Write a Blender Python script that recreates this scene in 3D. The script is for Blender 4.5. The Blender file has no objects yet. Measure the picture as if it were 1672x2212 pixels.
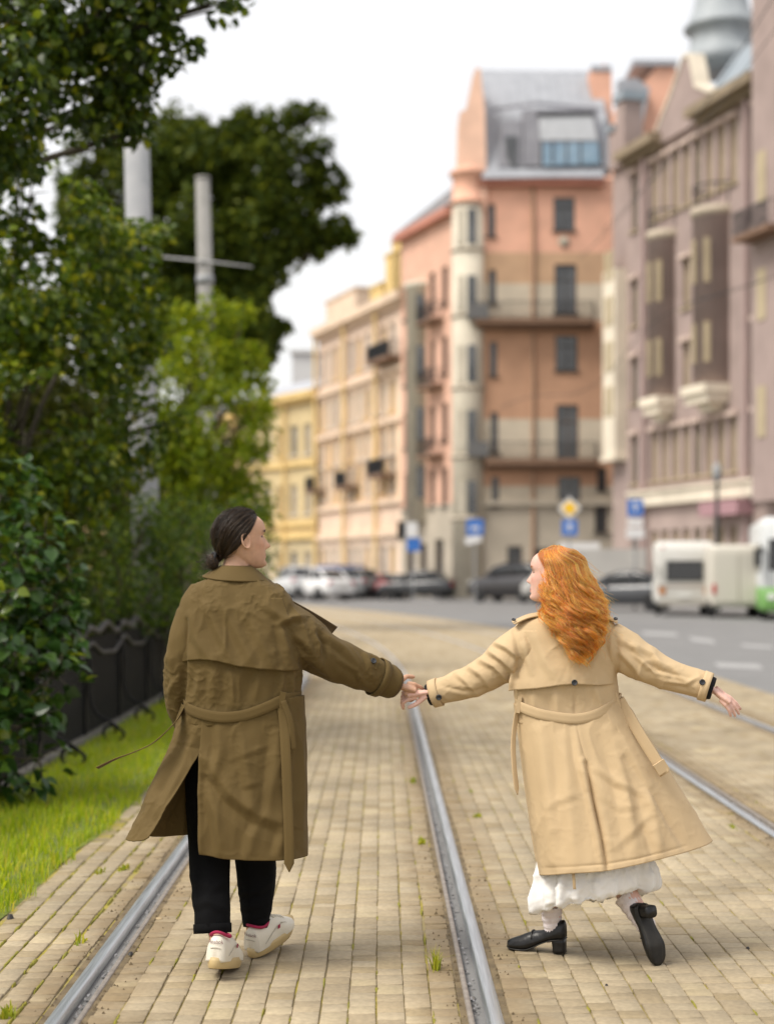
import bpy, bmesh, math, random
import numpy as np
from mathutils import Vector, Matrix, Euler
R = math.radians
random.seed(7)
rng = np.random.default_rng(7)
scene = bpy.context.scene
col = scene.collection

# ------------------------------------------------------------------ camera
FPX, CX, CY, CAM_H = 3483.0, 836.0, 1240.0, 1.6     # photo calibration (1672 px wide frame)
cam_d = bpy.data.cameras.new('camera')
cam = bpy.data.objects.new('camera', cam_d)
col.objects.link(cam)
cam.location = (0, 0, CAM_H)
cam.rotation_euler = (R(90), 0, 0)
cam_d.sensor_fit = 'HORIZONTAL'
cam_d.sensor_width = 24.0
cam_d.lens = 24.0 * FPX / 1672.0
cam_d.shift_y = (CY - 1106.0) / 1672.0
cam_d.clip_start = 0.1
cam_d.clip_end = 2000
cam_d.dof.use_dof = True
cam_d.dof.focus_distance = 6.62
cam_d.dof.aperture_fstop = 1.25
scene.camera = cam

# ------------------------------------------------------------------ world, sun, exposure
SUN_EL, SUN_DIR = R(54), Vector((-0.72, -0.42, 0.0)).normalized()   # soft light from the upper left, behind the camera
world = bpy.data.worlds.new('World')
scene.world = world
world.use_nodes = True
nt = world.node_tree
nt.nodes.clear()
out = nt.nodes.new('ShaderNodeOutputWorld')
sky = nt.nodes.new('ShaderNodeTexSky')
sky.sky_type = 'NISHITA'
sky.sun_disc = False
sky.sun_elevation = SUN_EL
sky.sun_rotation = math.atan2(SUN_DIR.x, SUN_DIR.y)
sky.dust_density = 4.0
b1 = nt.nodes.new('ShaderNodeBackground')
b1.inputs['Strength'].default_value = 0.05
b2 = nt.nodes.new('ShaderNodeBackground')           # the even white cloud deck
b2.inputs['Color'].default_value = (0.975, 0.935, 0.89, 1)
b2.inputs['Strength'].default_value = 0.76
ad = nt.nodes.new('ShaderNodeAddShader')
nt.links.new(sky.outputs[0], b1.inputs['Color'])
nt.links.new(b1.outputs[0], ad.inputs[0])
nt.links.new(b2.outputs[0], ad.inputs[1])
nt.links.new(ad.outputs[0], out.inputs['Surface'])
sun_d = bpy.data.lights.new('sun', 'SUN')
sun_d.energy = 2.7
sun_d.angle = R(24)
sun_d.color = (1.0, 0.95, 0.86)
sun = bpy.data.objects.new('sun', sun_d)
col.objects.link(sun)
sv = Vector((SUN_DIR.x * math.cos(SUN_EL), SUN_DIR.y * math.cos(SUN_EL), math.sin(SUN_EL)))
sun.rotation_euler = sv.to_track_quat('Z', 'Y').to_euler()
sun.location = (10, -10, 30)
scene.view_settings.view_transform = 'Standard'
scene.view_settings.look = 'None'
scene.view_settings.gamma = 1.0
scene.view_settings.exposure = 0.30
scene.view_settings.use_curve_mapping = False
cy = scene.cycles
cy.max_bounces = 6
cy.diffuse_bounces = 3
cy.glossy_bounces = 3
cy.transmission_bounces = 4
cy.transparent_max_bounces = 6
cy.use_denoising = True
cy.caustics_reflective = False
cy.caustics_refractive = False

# ------------------------------------------------------------------ helpers
def W(u, v, Y):
    """photo point (u right, v down) at distance Y -> world"""
    return Vector(((u - CX) / FPX * Y, Y, CAM_H - (v - CY) / FPX * Y))

def link(o, parent=None):
    col.objects.link(o)
    if parent is not None:
        o.parent = parent
        o.matrix_parent_inverse = parent.matrix_basis.inverted()
    return o

def tag(o, label=None, cat=None, group=None, kind=None):
    if label: o['label'] = label
    if cat: o['category'] = cat
    if group: o['group'] = group
    if kind: o['kind'] = kind
    return o

def empty(name, loc, rz=0.0):
    o = bpy.data.objects.new(name, None)
    o.empty_display_size = 0.2
    o.location = loc
    o.rotation_euler = (0, 0, rz)
    return link(o)

def thing(name, loc, label, cat, group=None, rz=0.0):
    return tag(empty(name, loc, rz), label, cat, group)

def mesh_np(name, V, F, mat=None, smooth=True):
    """V (n,3) array, F list/array of faces (all same length arrays are fast)"""
    me = bpy.data.meshes.new(name)
    V = np.asarray(V, dtype=np.float32)
    if isinstance(F, np.ndarray):
        n, k = F.shape
        me.vertices.add(len(V)); me.vertices.foreach_set('co', V.ravel())
        me.loops.add(n * k); me.loops.foreach_set('vertex_index', F.ravel().astype(np.int32))
        me.polygons.add(n)
        me.polygons.foreach_set('loop_start', np.arange(0, n * k, k, dtype=np.int32))
        try: me.polygons.foreach_set('loop_total', np.full(n, k, dtype=np.int32))
        except Exception: pass
        me.update(calc_edges=True)
    else:
        me.from_pydata([tuple(map(float, p)) for p in V], [], [tuple(map(int, f)) for f in F])
        me.update()
    if smooth and len(me.polygons):
        me.polygons.foreach_set('use_smooth', np.ones(len(me.polygons), dtype=bool))
    if mat is not None:
        for m in (mat if isinstance(mat, (list, tuple)) else [mat]): me.materials.append(m)
    return me

def obj(name, me, parent=None, mat=None):
    o = bpy.data.objects.new(name, me)
    if mat is not None: me.materials.append(mat)
    return link(o, parent)

def share(name, me, loc, rz, parent, scale=(1, 1, 1), rot=None):
    """object with shared mesh placed in WORLD coordinates under parent"""
    o = bpy.data.objects.new(name, me)
    o.location = loc
    o.rotation_euler = rot if rot is not None else (0, 0, rz)
    o.scale = scale
    return link(o, parent)

class MB:
    """mesh collector"""
    def __init__(s): s.v, s.f, s.m = [], [], []
    def add(s, vs, fs, mi=0):
        b = len(s.v)
        s.v += [tuple(p) for p in vs]
        s.f += [tuple(i + b for i in f) for f in fs]
        s.m += [mi] * len(fs)
        return s
    def box(s, x0, x1, y0, y1, z0, z1, mi=0, tf=None):
        vs = [(x, y, z) for z in (z0, z1) for y in (y0, y1) for x in (x0, x1)]
        if tf: vs = [tf(*p) for p in vs]
        return s.add(vs, [(0, 2, 3, 1), (4, 5, 7, 6), (0, 1, 5, 4), (2, 6, 7, 3), (0, 4, 6, 2), (1, 3, 7, 5)], mi)
    def tube(s, pts, rad, n=8, mi=0, cap=True, flat=None):
        pts = [Vector(p) for p in pts]
        if not hasattr(rad, '__len__'): rad = [rad] * len(pts)
        rings, up = [], Vector((0, 0, 1))
        prev = None
        for i, p in enumerate(pts):
            t = (pts[min(i + 1, len(pts) - 1)] - pts[max(i - 1, 0)])
            t = t.normalized() if t.length > 1e-9 else Vector((0, 0, 1))
            if prev is None:
                a = t.cross(up)
                if a.length < 1e-3: a = t.cross(Vector((1, 0, 0)))
            else:
                a = prev - t * prev.dot(t)
            a.normalize(); prev = a
            b = t.cross(a)
            rings.append([p + (a * math.cos(2 * math.pi * k / n) + b * math.sin(2 * math.pi * k / n) * (flat or 1)) * rad[i] for k in range(n)])
        vs = [q for r in rings for q in r]
        fs = []
        for i in range(len(rings) - 1):
            for k in range(n):
                fs.append((i * n + k, i * n + (k + 1) % n, (i + 1) * n + (k + 1) % n, (i + 1) * n + k))
        if cap:
            fs.append(tuple(range(n - 1, -1, -1)))
            fs.append(tuple((len(rings) - 1) * n + k for k in range(n)))
        return s.add(vs, fs, mi)
    def lathe(s, prof, n=20, c=(0, 0, 0), mi=0, a0=0, a1=2 * math.pi, cap=True):
        """prof list of (r,z)"""
        full = abs(a1 - a0 - 2 * math.pi) < 1e-6
        m = n if full else n + 1
        vs = [(c[0] + r * math.cos(a0 + (a1 - a0) * k / n), c[1] + r * math.sin(a0 + (a1 - a0) * k / n), c[2] + z) for r, z in prof for k in range(m)]
        fs = []
        for i in range(len(prof) - 1):
            for k in range(n):
                k2 = (k + 1) % m
                fs.append((i * m + k, i * m + k2, (i + 1) * m + k2, (i + 1) * m + k))
        if cap and full:
            fs.append(tuple(range(m - 1, -1, -1))); fs.append(tuple((len(prof) - 1) * m + k for k in range(m)))
        return s.add(vs, fs, mi)
    def prism(s, poly, y0, y1, mi=0, tf=None):
        """poly in (x,z), extruded in y"""
        n = len(poly)
        vs = [(x, y0, z) for x, z in poly] + [(x, y1, z) for x, z in poly]
        if tf: vs = [tf(*p) for p in vs]
        fs = [tuple(range(n)), tuple(range(2 * n - 1, n - 1, -1))] + [(i, i + n, (i + 1) % n + n, (i + 1) % n) for i in range(n)]
        return s.add(vs, fs, mi)
    def mesh(s, name, mats, smooth=False):
        me = bpy.data.meshes.new(name)
        me.from_pydata(s.v, [], s.f)
        for m in (mats if isinstance(mats, (list, tuple)) else [mats]): me.materials.append(m)
        if any(s.m): me.polygons.foreach_set('material_index', s.m)
        if smooth: me.polygons.foreach_set('use_smooth', [True] * len(s.f))
        me.update()
        return me
    def build(s, name, mats, parent=None, smooth=False):
        return obj(name, s.mesh(name, mats, smooth), parent)

def catmull(P, n):
    """resample control points P (k,d) into n points, centripetal-ish by chord length"""
    P = np.asarray(P, float)
    d = np.r_[0, np.cumsum(np.linalg.norm(np.diff(P[:, :3], axis=0), axis=1) + 1e-9)]
    t = np.linspace(0, d[-1], n)
    out = np.zeros((n, P.shape[1]))
    m = np.gradient(P, d, axis=0) if len(P) > 2 else np.repeat((P[1:] - P[:1]) / d[-1], 2, 0)
    i = np.clip(np.searchsorted(d, t, 'right') - 1, 0, len(P) - 2)
    h = (d[i + 1] - d[i]); x = ((t - d[i]) / h)[:, None]; h = h[:, None]
    return (2 * x**3 - 3 * x**2 + 1) * P[i] + (x**3 - 2 * x**2 + x) * h * m[i] + (-2 * x**3 + 3 * x**2) * P[i + 1] + (x**3 - x**2) * h * m[i + 1]

def interp_rows(tab, xs):
    """smooth interpolation of table rows by first column"""
    tab = np.asarray(tab, float)
    x = tab[:, 0]; m = np.gradient(tab, x, axis=0)
    xs = np.asarray(xs, float)
    i = np.clip(np.searchsorted(x, xs, 'right') - 1, 0, len(x) - 2)
    h = x[i + 1] - x[i]; t = ((xs - x[i]) / h)[:, None]; h = h[:, None]
    return (2 * t**3 - 3 * t**2 + 1) * tab[i] + (t**3 - 2 * t**2 + t) * h * m[i] + (-2 * t**3 + 3 * t**2) * tab[i + 1] + (t**3 - t**2) * h * m[i + 1]

def sstep(a, b, x):
    t = np.clip((x - a) / (b - a), 0, 1)
    return t * t * (3 - 2 * t)

def vnoise(P, seed=0):
    """value noise in numpy, P (n,3) -> [-1,1]"""
    P = np.asarray(P, float)
    I = np.floor(P).astype(np.int64); f = P - I
    f = f * f * (3 - 2 * f)
    def h(ix, iy, iz):
        n = (ix * 374761393 + iy * 668265263 + iz * 2147483647 + seed * 1274126177) & 0xffffffff
        n = ((n ^ (n >> 13)) * 1274126177) & 0xffffffff
        n = n ^ (n >> 16)
        return (n & 0xffff) / 32767.5 - 1.0
    r = 0
    for dx in (0, 1):
        for dy in (0, 1):
            for dz in (0, 1):
                w = (f[:, 0] if dx else 1 - f[:, 0]) * (f[:, 1] if dy else 1 - f[:, 1]) * (f[:, 2] if dz else 1 - f[:, 2])
                r = r + w * h(I[:, 0] + dx, I[:, 1] + dy, I[:, 2] + dz)
    return r

def fbm(P, oct=3, seed=0):
    r, a = 0, 1.0
    for k in range(oct):
        r = r + a * vnoise(np.asarray(P) * 2**k + 17.3 * k, seed + k); a *= 0.5
    return r

# ------------------------------------------------------------------ materials
def new_mat(name):
    m = bpy.data.materials.new(name)
    m.use_nodes = True
    n = m.node_tree
    return m, n, n.nodes['Principled BSDF']

def rgb(c): return (c[0], c[1], c[2], 1.0)

def mat(name, c, rough=0.7, c2=None, scale=8.0, bump=0.0, bscale=60.0, metal=0.0, spec=0.5, coat=0.0, detail=5.0, sheen=0.0, obj_var=0.0):
    """plain surface with two-tone noise colour, optional bump and per-object brightness variation"""
    m, n, p = new_mat(name)
    p.inputs['Roughness'].default_value = rough
    p.inputs['Metallic'].default_value = metal
    p.inputs['Specular IOR Level'].default_value = spec
    p.inputs['Coat Weight'].default_value = coat
    p.inputs['Sheen Weight'].default_value = sheen
    tc = n.nodes.new('ShaderNodeTexCoord')
    src = None
    if c2 is not None:
        no = n.nodes.new('ShaderNodeTexNoise'); no.inputs['Scale'].default_value = scale; no.inputs['Detail'].default_value = detail
        n.links.new(tc.outputs['Object'], no.inputs['Vector'])
        rp = n.nodes.new('ShaderNodeValToRGB')
        rp.color_ramp.elements[0].position = 0.3; rp.color_ramp.elements[1].position = 0.7
        rp.color_ramp.elements[0].color = rgb(c); rp.color_ramp.elements[1].color = rgb(c2)
        n.links.new(no.outputs['Fac'], rp.inputs['Fac'])
        src = rp.outputs['Color']
    if obj_var:
        oi = n.nodes.new('ShaderNodeObjectInfo')
        mr = n.nodes.new('ShaderNodeMapRange')
        mr.inputs['To Min'].default_value = 1 - obj_var; mr.inputs['To Max'].default_value = 1 + obj_var
        n.links.new(oi.outputs['Random'], mr.inputs['Value'])
        hs = n.nodes.new('ShaderNodeHueSaturation')
        hs.inputs['Color'].default_value = rgb(c)
        if src: n.links.new(src, hs.inputs['Color'])
        n.links.new(mr.outputs[0], hs.inputs['Value'])
        src = hs.outputs['Color']
    if src: n.links.new(src, p.inputs['Base Color'])
    else: p.inputs['Base Color'].default_value = rgb(c)
    if bump:
        no2 = n.nodes.new('ShaderNodeTexNoise'); no2.inputs['Scale'].default_value = bscale; no2.inputs['Detail'].default_value = 6
        n.links.new(tc.outputs['Object'], no2.inputs['Vector'])
        bp = n.nodes.new('ShaderNodeBump'); bp.inputs['Strength'].default_value = bump; bp.inputs['Distance'].default_value = 0.01
        n.links.new(no2.outputs['Fac'], bp.inputs['Height'])
        n.links.new(bp.outputs['Normal'], p.inputs['Normal'])
    return m

def leaf_mat(name, cols, transl=0.35, rough=0.45, spec=0.28):
    """cols: list of (pos,colour) ramp over the per-leaf 'rnd' attribute or object random"""
    m, n, p = new_mat(name)
    at = n.nodes.new('ShaderNodeAttribute'); at.attribute_name = 'rnd'
    oi = n.nodes.new('ShaderNodeObjectInfo')
    mx = n.nodes.new('ShaderNodeMath'); mx.operation = 'ADD'
    fr = n.nodes.new('ShaderNodeMath'); fr.operation = 'FRACT'
    n.links.new(at.outputs['Fac'], mx.inputs[0]); n.links.new(oi.outputs['Random'], mx.inputs[1]); n.links.new(mx.outputs[0], fr.inputs[0])
    rp = n.nodes.new('ShaderNodeValToRGB')
    e = rp.color_ramp.elements
    e[0].position, e[0].color = cols[0][0], rgb(cols[0][1])
    e[1].position, e[1].color = cols[-1][0], rgb(cols[-1][1])
    for pos, c in cols[1:-1]:
        k = e.new(pos); k.color = rgb(c)
    n.links.new(fr.outputs[0], rp.inputs['Fac'])
    n.links.new(rp.outputs['Color'], p.inputs['Base Color'])
    p.inputs['Roughness'].default_value = rough
    p.inputs['Specular IOR Level'].default_value = spec
    tr = n.nodes.new('ShaderNodeBsdfTranslucent')
    hs = n.nodes.new('ShaderNodeHueSaturation'); hs.inputs['Value'].default_value = 1.7; hs.inputs['Hue'].default_value = 0.485
    n.links.new(rp.outputs['Color'], hs.inputs['Color']); n.links.new(hs.outputs['Color'], tr.inputs['Color'])
    ms = n.nodes.new('ShaderNodeMixShader'); ms.inputs['Fac'].default_value = transl
    o = n.nodes['Material Output']
    n.links.new(p.outputs[0], ms.inputs[1]); n.links.new(tr.outputs[0], ms.inputs[2]); n.links.new(ms.outputs[0], o.inputs['Surface'])
    return m

def glass_mat(name, c=(0.02, 0.025, 0.03), rough=0.06):
    m, n, p = new_mat(name)
    p.inputs['Base Color'].default_value = rgb(c)
    p.inputs['Roughness'].default_value = rough
    p.inputs['Specular IOR Level'].default_value = 0.8
    return m
# ================================================================== GROUND
def bend(Y):
    """sideways drift of the tram line at distance Y"""
    Y = np.asarray(Y, float)
    return -0.0035 * (Y - 6) - np.maximum(0, Y - 22) ** 2 / 400.0

LAWN_X, ROAD_X = -1.77, 5.20
RAILS = [(-1.19, 1), (0.385, -1), (2.40, 1), (4.02, -1)]       # head centre, groove side

M_road = mat('asphalt', (0.165, 0.164, 0.162), 0.9, (0.205, 0.204, 0.202), 1.2, 0.25, 90)
M_ground = mat('earth', (0.09, 0.08, 0.06), 0.95, (0.14, 0.12, 0.09), 0.6)
M_line = mat('road_paint', (0.40, 0.40, 0.395), 0.7, (0.27, 0.27, 0.268), 4)
M_kerb = mat('granite_kerb', (0.33, 0.32, 0.31), 0.8, (0.25, 0.245, 0.24), 14)
M_side = mat('sidewalk_slabs', (0.26, 0.25, 0.24), 0.85, (0.2, 0.195, 0.19), 3)

def strip(name, xl, xr, ys, z, m, parent=None, n=2):
    """sheet between two edge functions of Y"""
    V, F = [], []
    for y in ys:
        a, b = xl(y), xr(y)
        for k in range(n): V.append((a + (b - a) * k / (n - 1), y, z))
    for i in range(len(ys) - 1):
        for k in range(n - 1): F.append((i * n + k, i * n + k + 1, (i + 1) * n + k + 1, (i + 1) * n + k))
    return obj(name, mesh_np(name, V, F, m, False), parent)

g = obj('ground', mesh_np('ground', [(-900, -60, -0.12), (900, -60, -0.12), (900, 1500, -0.12), (-900, 1500, -0.12)], [(0, 1, 2, 3)], M_ground))
tag(g, kind='structure')
rd = obj('road', mesh_np('road', [(-40, -20, -0.03), (45, -20, -0.03), (45, 170, -0.03), (-40, 170, -0.03)], [(0, 1, 2, 3)], M_road))
tag(rd, kind='structure')
# painted lane marks
def ground_pt(u, v):
    Y = CAM_H * FPX / (v - CY)
    return ((u - CX) / FPX * Y, Y)
for (u0, v0, u1, v1, w) in ((1385, 1366, 1459, 1369, 7), (1487, 1378, 1538, 1384, 9), (1543, 1434, 1640, 1438, 10), (1150, 1338, 1215, 1341, 4), (1600, 1392, 1665, 1396, 6)):
    a, b = ground_pt(u0, v0 - w * .5), ground_pt(u1, v1 - w * .5)
    c, d = ground_pt(u1 + w, v1 + w * .5), ground_pt(u0 + w, v0 + w * .5)
    obj('lane_mark', mesh_np('lane_mark', [(p[0], p[1], -0.025) for p in (d, c, b, a)], [(0, 1, 2, 3)], M_line), rd)

# ---- pavers
def paver_mat(name, from_attr):
    m, n, p = new_mat(name)
    p.inputs['Roughness'].default_value = 0.82
    tc = n.nodes.new('ShaderNodeNewGeometry')
    if from_attr:
        rnd = n.nodes.new('ShaderNodeAttribute'); rnd.attribute_name = 'rnd'; rs = rnd.outputs['Fac']
    else:
        rnd = n.nodes.new('ShaderNodeObjectInfo'); rs = rnd.outputs['Random']
    rp = n.nodes.new('ShaderNodeValToRGB')
    e = rp.color_ramp.elements
    e[0].position, e[0].color = 0.0, (0.30, 0.232, 0.13, 1)
    e[1].position, e[1].color = 1.0, (0.41, 0.335, 0.205, 1)
    for pos, c in ((0.15, (0.335, 0.268, 0.170)), (0.55, (0.36, 0.292, 0.190)), (0.85, (0.375, 0.31, 0.207))):
        k = e.new(pos); k.color = rgb(c)
    n.links.new(rs, rp.inputs['Fac'])
    no = n.nodes.new('ShaderNodeTexNoise'); no.inputs['Scale'].default_value = 1.6; no.inputs['Detail'].default_value = 6
    n.links.new(tc.outputs['Position'], no.inputs['Vector'])
    no2 = n.nodes.new('ShaderNodeTexNoise'); no2.inputs['Scale'].default_value = 45; no2.inputs['Detail'].default_value = 6
    n.links.new(tc.outputs['Position'], no2.inputs['Vector'])
    mp = n.nodes.new('ShaderNodeMapRange'); mp.inputs['From Min'].default_value = 0.25; mp.inputs['From Max'].default_value = 0.75
    mp.inputs['To Min'].default_value = 0.66; mp.inputs['To Max'].default_value = 1.18
    n.links.new(no.outputs['Fac'], mp.inputs['Value'])
    mp2 = n.nodes.new('ShaderNodeMapRange'); mp2.inputs['From Min'].default_value = 0.3; mp2.inputs['From Max'].default_value = 0.7
    mp2.inputs['To Min'].default_value = 0.84; mp2.inputs['To Max'].default_value = 1.12
    n.links.new(no2.outputs['Fac'], mp2.inputs['Value'])
    mu = n.nodes.new('ShaderNodeMath'); mu.operation = 'MULTIPLY'
    n.links.new(mp.outputs[0], mu.inputs[0]); n.links.new(mp2.outputs[0], mu.inputs[1])
    mc = n.nodes.new('ShaderNodeMix'); mc.data_type = 'RGBA'; mc.blend_type = 'MULTIPLY'; mc.inputs['Factor'].default_value = 1
    n.links.new(rp.outputs['Color'], mc.inputs['A']); n.links.new(mu.outputs[0], mc.inputs['B'])
    # grime spread next to the rails
    sx = n.nodes.new('ShaderNodeSeparateXYZ'); n.links.new(tc.outputs['Position'], sx.inputs[0])
    acc = None
    for rx, side in RAILS:
        sb = n.nodes.new('ShaderNodeMath'); sb.operation = 'SUBTRACT'; sb.inputs[1].default_value = rx + side * 0.03; n.links.new(sx.outputs['X'], sb.inputs[0])
        ab = n.nodes.new('ShaderNodeMath'); ab.operation = 'ABSOLUTE'; n.links.new(sb.outputs[0], ab.inputs[0])
        if acc is None: acc = ab
        else:
            mn = n.nodes.new('ShaderNodeMath'); mn.operation = 'MINIMUM'; n.links.new(acc.outputs[0], mn.inputs[0]); n.links.new(ab.outputs[0], mn.inputs[1]); acc = mn
    nz = n.nodes.new('ShaderNodeTexNoise'); nz.inputs['Scale'].default_value = 5; nz.inputs['Detail'].default_value = 5
    n.links.new(tc.outputs['Position'], nz.inputs['Vector'])
    ma = n.nodes.new('ShaderNodeMath'); ma.operation = 'MULTIPLY_ADD'; ma.inputs[1].default_value = 0.42; ma.inputs[2].default_value = -0.20
    n.links.new(nz.outputs['Fac'], ma.inputs[0])
    sb2 = n.nodes.new('ShaderNodeMath'); sb2.operation = 'SUBTRACT'; n.links.new(acc.outputs[0], sb2.inputs[0]); n.links.new(ma.outputs[0], sb2.inputs[1])
    mg = n.nodes.new('ShaderNodeMapRange'); mg.inputs['From Min'].default_value = 0.10; mg.inputs['From Max'].default_value = 0.30
    mg.inputs['To Min'].default_value = 0.55; mg.inputs['To Max'].default_value = 0.0
    n.links.new(sb2.outputs[0], mg.inputs['Value'])
    md = n.nodes.new('ShaderNodeMix'); md.data_type = 'RGBA'; md.inputs['B'].default_value = (0.16, 0.105, 0.045, 1)
    n.links.new(mg.outputs[0], md.inputs['Factor']); n.links.new(mc.outputs['Result'], md.inputs['A'])
    n.links.new(md.outputs['Result'], p.inputs['Base Color'])
    bp = n.nodes.new('ShaderNodeBump'); bp.inputs['Strength'].default_value = 0.35; bp.inputs['Distance'].default_value = 0.004
    n.links.new(no2.outputs['Fac'], bp.inputs['Height']); n.links.new(bp.outputs['Normal'], p.inputs['Normal'])
    return m
M_paver, M_paver_s = paver_mat('paver', False), paver_mat('paver_field', True)
# joint bed: sand, dirt and moss
M_bed, n, p = new_mat('joint_moss')
tcn = n.nodes.new('ShaderNodeNewGeometry')
no = n.nodes.new('ShaderNodeTexNoise'); no.inputs['Scale'].default_value = 2.6; no.inputs['Detail'].default_value = 7; no.inputs['Roughness'].default_value = 0.65
n.links.new(tcn.outputs['Position'], no.inputs['Vector'])
rp = n.nodes.new('ShaderNodeValToRGB'); e = rp.color_ramp.elements
e[0].position, e[0].color = 0.33, (0.14, 0.11, 0.066, 1)
e[1].position, e[1].color = 0.72, (0.20, 0.19, 0.03, 1)
for pos, c in ((0.45, (0.25, 0.20, 0.11)), (0.52, (0.28, 0.225, 0.07)), (0.60, (0.31, 0.255, 0.035))):
    k = e.new(pos); k.color = rgb(c)
n.links.new(no.outputs['Fac'], rp.inputs['Fac']); n.links.new(rp.outputs['Color'], p.inputs['Base Color'])
p.inputs['Roughness'].default_value = 0.95
M_farpave, n, p = new_mat('far_pavers')
tcn = n.nodes.new('ShaderNodeNewGeometry')
mpn = n.nodes.new('ShaderNodeMapping'); mpn.inputs['Scale'].default_value = (3.0, 0.12, 1)
n.links.new(tcn.outputs['Position'], mpn.inputs['Vector'])
no = n.nodes.new('ShaderNodeTexNoise'); no.inputs['Scale'].default_value = 2.2; no.inputs['Detail'].default_value = 5
n.links.new(mpn.outputs[0], no.inputs['Vector'])
rp = n.nodes.new('ShaderNodeValToRGB'); e = rp.color_ramp.elements
e[0].position, e[0].color = 0.3, (0.29, 0.225, 0.13, 1); e[1].position, e[1].color = 0.6, (0.37, 0.30, 0.195, 1)
n.links.new(no.outputs['Fac'], rp.inputs['Fac']); n.links.new(rp.outputs['Color'], p.inputs['Base Color'])
p.inputs['Roughness'].default_value = 0.85

YN = 25.0
ys_near = [2 + 0.5 * i for i in range(int((YN - 2) / 0.5) + 1)]
ys_far = [YN + 1.5 * i for i in range(56)]
zones = [(LAWN_X, -1.245), (-1.075, 0.272), (0.44, 2.345), (2.515, 3.905), (4.075, ROAD_X)]
V, F = [], []
for za, zb in zones:
    b0 = len(V)
    for y in ys_near: V += [(za - (.015 if za == LAWN_X else -.002) + float(bend(y)), y, -0.0100), (zb - .002 + float(bend(y)), y, -0.0100)]
    F += [(b0 + 2 * i, b0 + 2 * i + 1, b0 + 2 * i + 3, b0 + 2 * i + 2) for i in range(len(ys_near) - 1)]
bed = obj('pavement', mesh_np('pavement', V, F, M_bed, False))
tag(bed, kind='structure')
M_fill = mat('packed_dirt', (0.085, 0.062, 0.034), .95, (0.20, 0.15, 0.08), 9, .7, 70, detail=8)
for xa, xb in ((-1.25, -1.221), (-1.098, -1.069), (0.266, 0.294), (0.416, 0.446), (2.339, 2.369), (2.492, 2.521), (3.899, 3.929), (4.051, 4.081)):
    strip('rail_fill', lambda y, q=xa: q + float(bend(y)), lambda y, q=xb: q + float(bend(y)), ys_near, -0.0065, M_fill, bed)
fp = strip('far_paving', lambda y: LAWN_X - 0.02 + float(bend(y)), lambda y: ROAD_X + float(bend(y)), ys_far, -0.004, M_farpave, bed, 3)

zones = [(LAWN_X, -1.245), (-1.075, 0.272), (0.44, 2.345), (2.515, 3.905), (4.075, ROAD_X)]
bricks = []                                             # cx, cy, half w, half l, z, tiltx, tilty
for zi, (za, zb) in enumerate(zones):
    nc = max(1, round((zb - za) / 0.101))
    cw = (zb - za) / nc
    for c in range(nc):
        gap = random.choice((0.003, 0.005, 0.008)) if zi else random.choice((0.014, 0.018, 0.024))
        x = za + cw * (c + 0.5)
        edge = min(c, nc - 1 - c)
        rough_edge = 1.0 if edge == 0 else (0.5 if edge == 1 else 0.15)
        y = 4.6 + random.random() * 0.2
        wob = random.random() * 6
        while y < YN - 0.05:
            L = random.choice((0.2, 0.1, 0.1, 0.1, 0.1, 0.15))
            if y > 14: L = 0.2
            wx = x + float(bend(y)) + 0.008 * rough_edge * math.sin(y * 1.7 + wob) + random.gauss(0, 0.0012)
            if not (zi == 0 and c == 0 and vnoise([[y * 1.3, 0.5, 0.5]], 5)[0] > 0.25):
                bricks.append((wx, y + L / 2, (cw - gap) / 2, (L - random.choice((0.0012, 0.002, 0.003, 0.005, 0.0085))) / 2,
                               -0.002 + random.gauss(0, 0.0008 + 0.0014 * rough_edge) - 0.0015 * (rough_edge > .9),
                               random.gauss(0, 0.006 + 0.016 * rough_edge), random.gauss(0, 0.005 + 0.013 * rough_edge)))
            y += L
B = np.array(bricks)
uu = CX + FPX * B[:, 0] / B[:, 1]; vv = CY + FPX * CAM_H / B[:, 1]
vis = (uu > -20) & (uu < 1692) & (vv < 2240)
order = np.argsort(np.where(vis, B[:, 1], 1e6))
near_i, rest_i = order[:300], order[300:]
ch = 0.003
T = np.array([(-1, -1, -1), (1, -1, -1), (1, 1, -1), (-1, 1, -1)] * 3, float)
def brick_verts(b):
    x, y, w, l, z, tx, ty = b
    V = np.zeros((12, 3))
    sx = np.array([-1, 1, 1, -1]); sy = np.array([-1, -1, 1, 1])
    for k, (ins, zz) in enumerate(((0, -0.05), (0, -ch * 0.8), (ch, 0))):
        V[k * 4:k * 4 + 4, 0] = sx * (w - ins); V[k * 4:k * 4 + 4, 1] = sy * (l - ins); V[k * 4:k * 4 + 4, 2] = zz
    V[:, 2] += V[:, 0] * tx + V[:, 1] * ty + z
    V[:, 0] += x; V[:, 1] += y
    return V
BF = np.array([[k * 4 + i, k * 4 + (i + 1) % 4, k * 4 + 4 + (i + 1) % 4, k * 4 + 4 + i] for k in (0, 1) for i in range(4)] + [[8, 9, 10, 11]])
V = np.concatenate([brick_verts(B[i]) for i in rest_i])
F = np.concatenate([BF + 12 * k for k in range(len(rest_i))])
me = mesh_np('paver_field', V, F, M_paver_s, False)
at = me.attributes.new('rnd', 'FLOAT', 'FACE'); at.data.foreach_set('value', np.repeat(rng.random(len(rest_i)), 9).astype(np.float32))
tag(obj('paver_field', me, bed), kind='stuff')
unit = {}
for i in near_i:
    b = B[i]
    key = (round(b[2], 3), round(b[3], 3))
    if key not in unit:
        unit[key] = mesh_np('paver', brick_verts((0, 0, key[0], key[1], 0, 0, 0)), BF, M_paver, False)
    share('paver', unit[key], (b[0], b[1], b[4]), 0, bed, rot=(b[6], -b[5], random.gauss(0, .004)))

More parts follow.
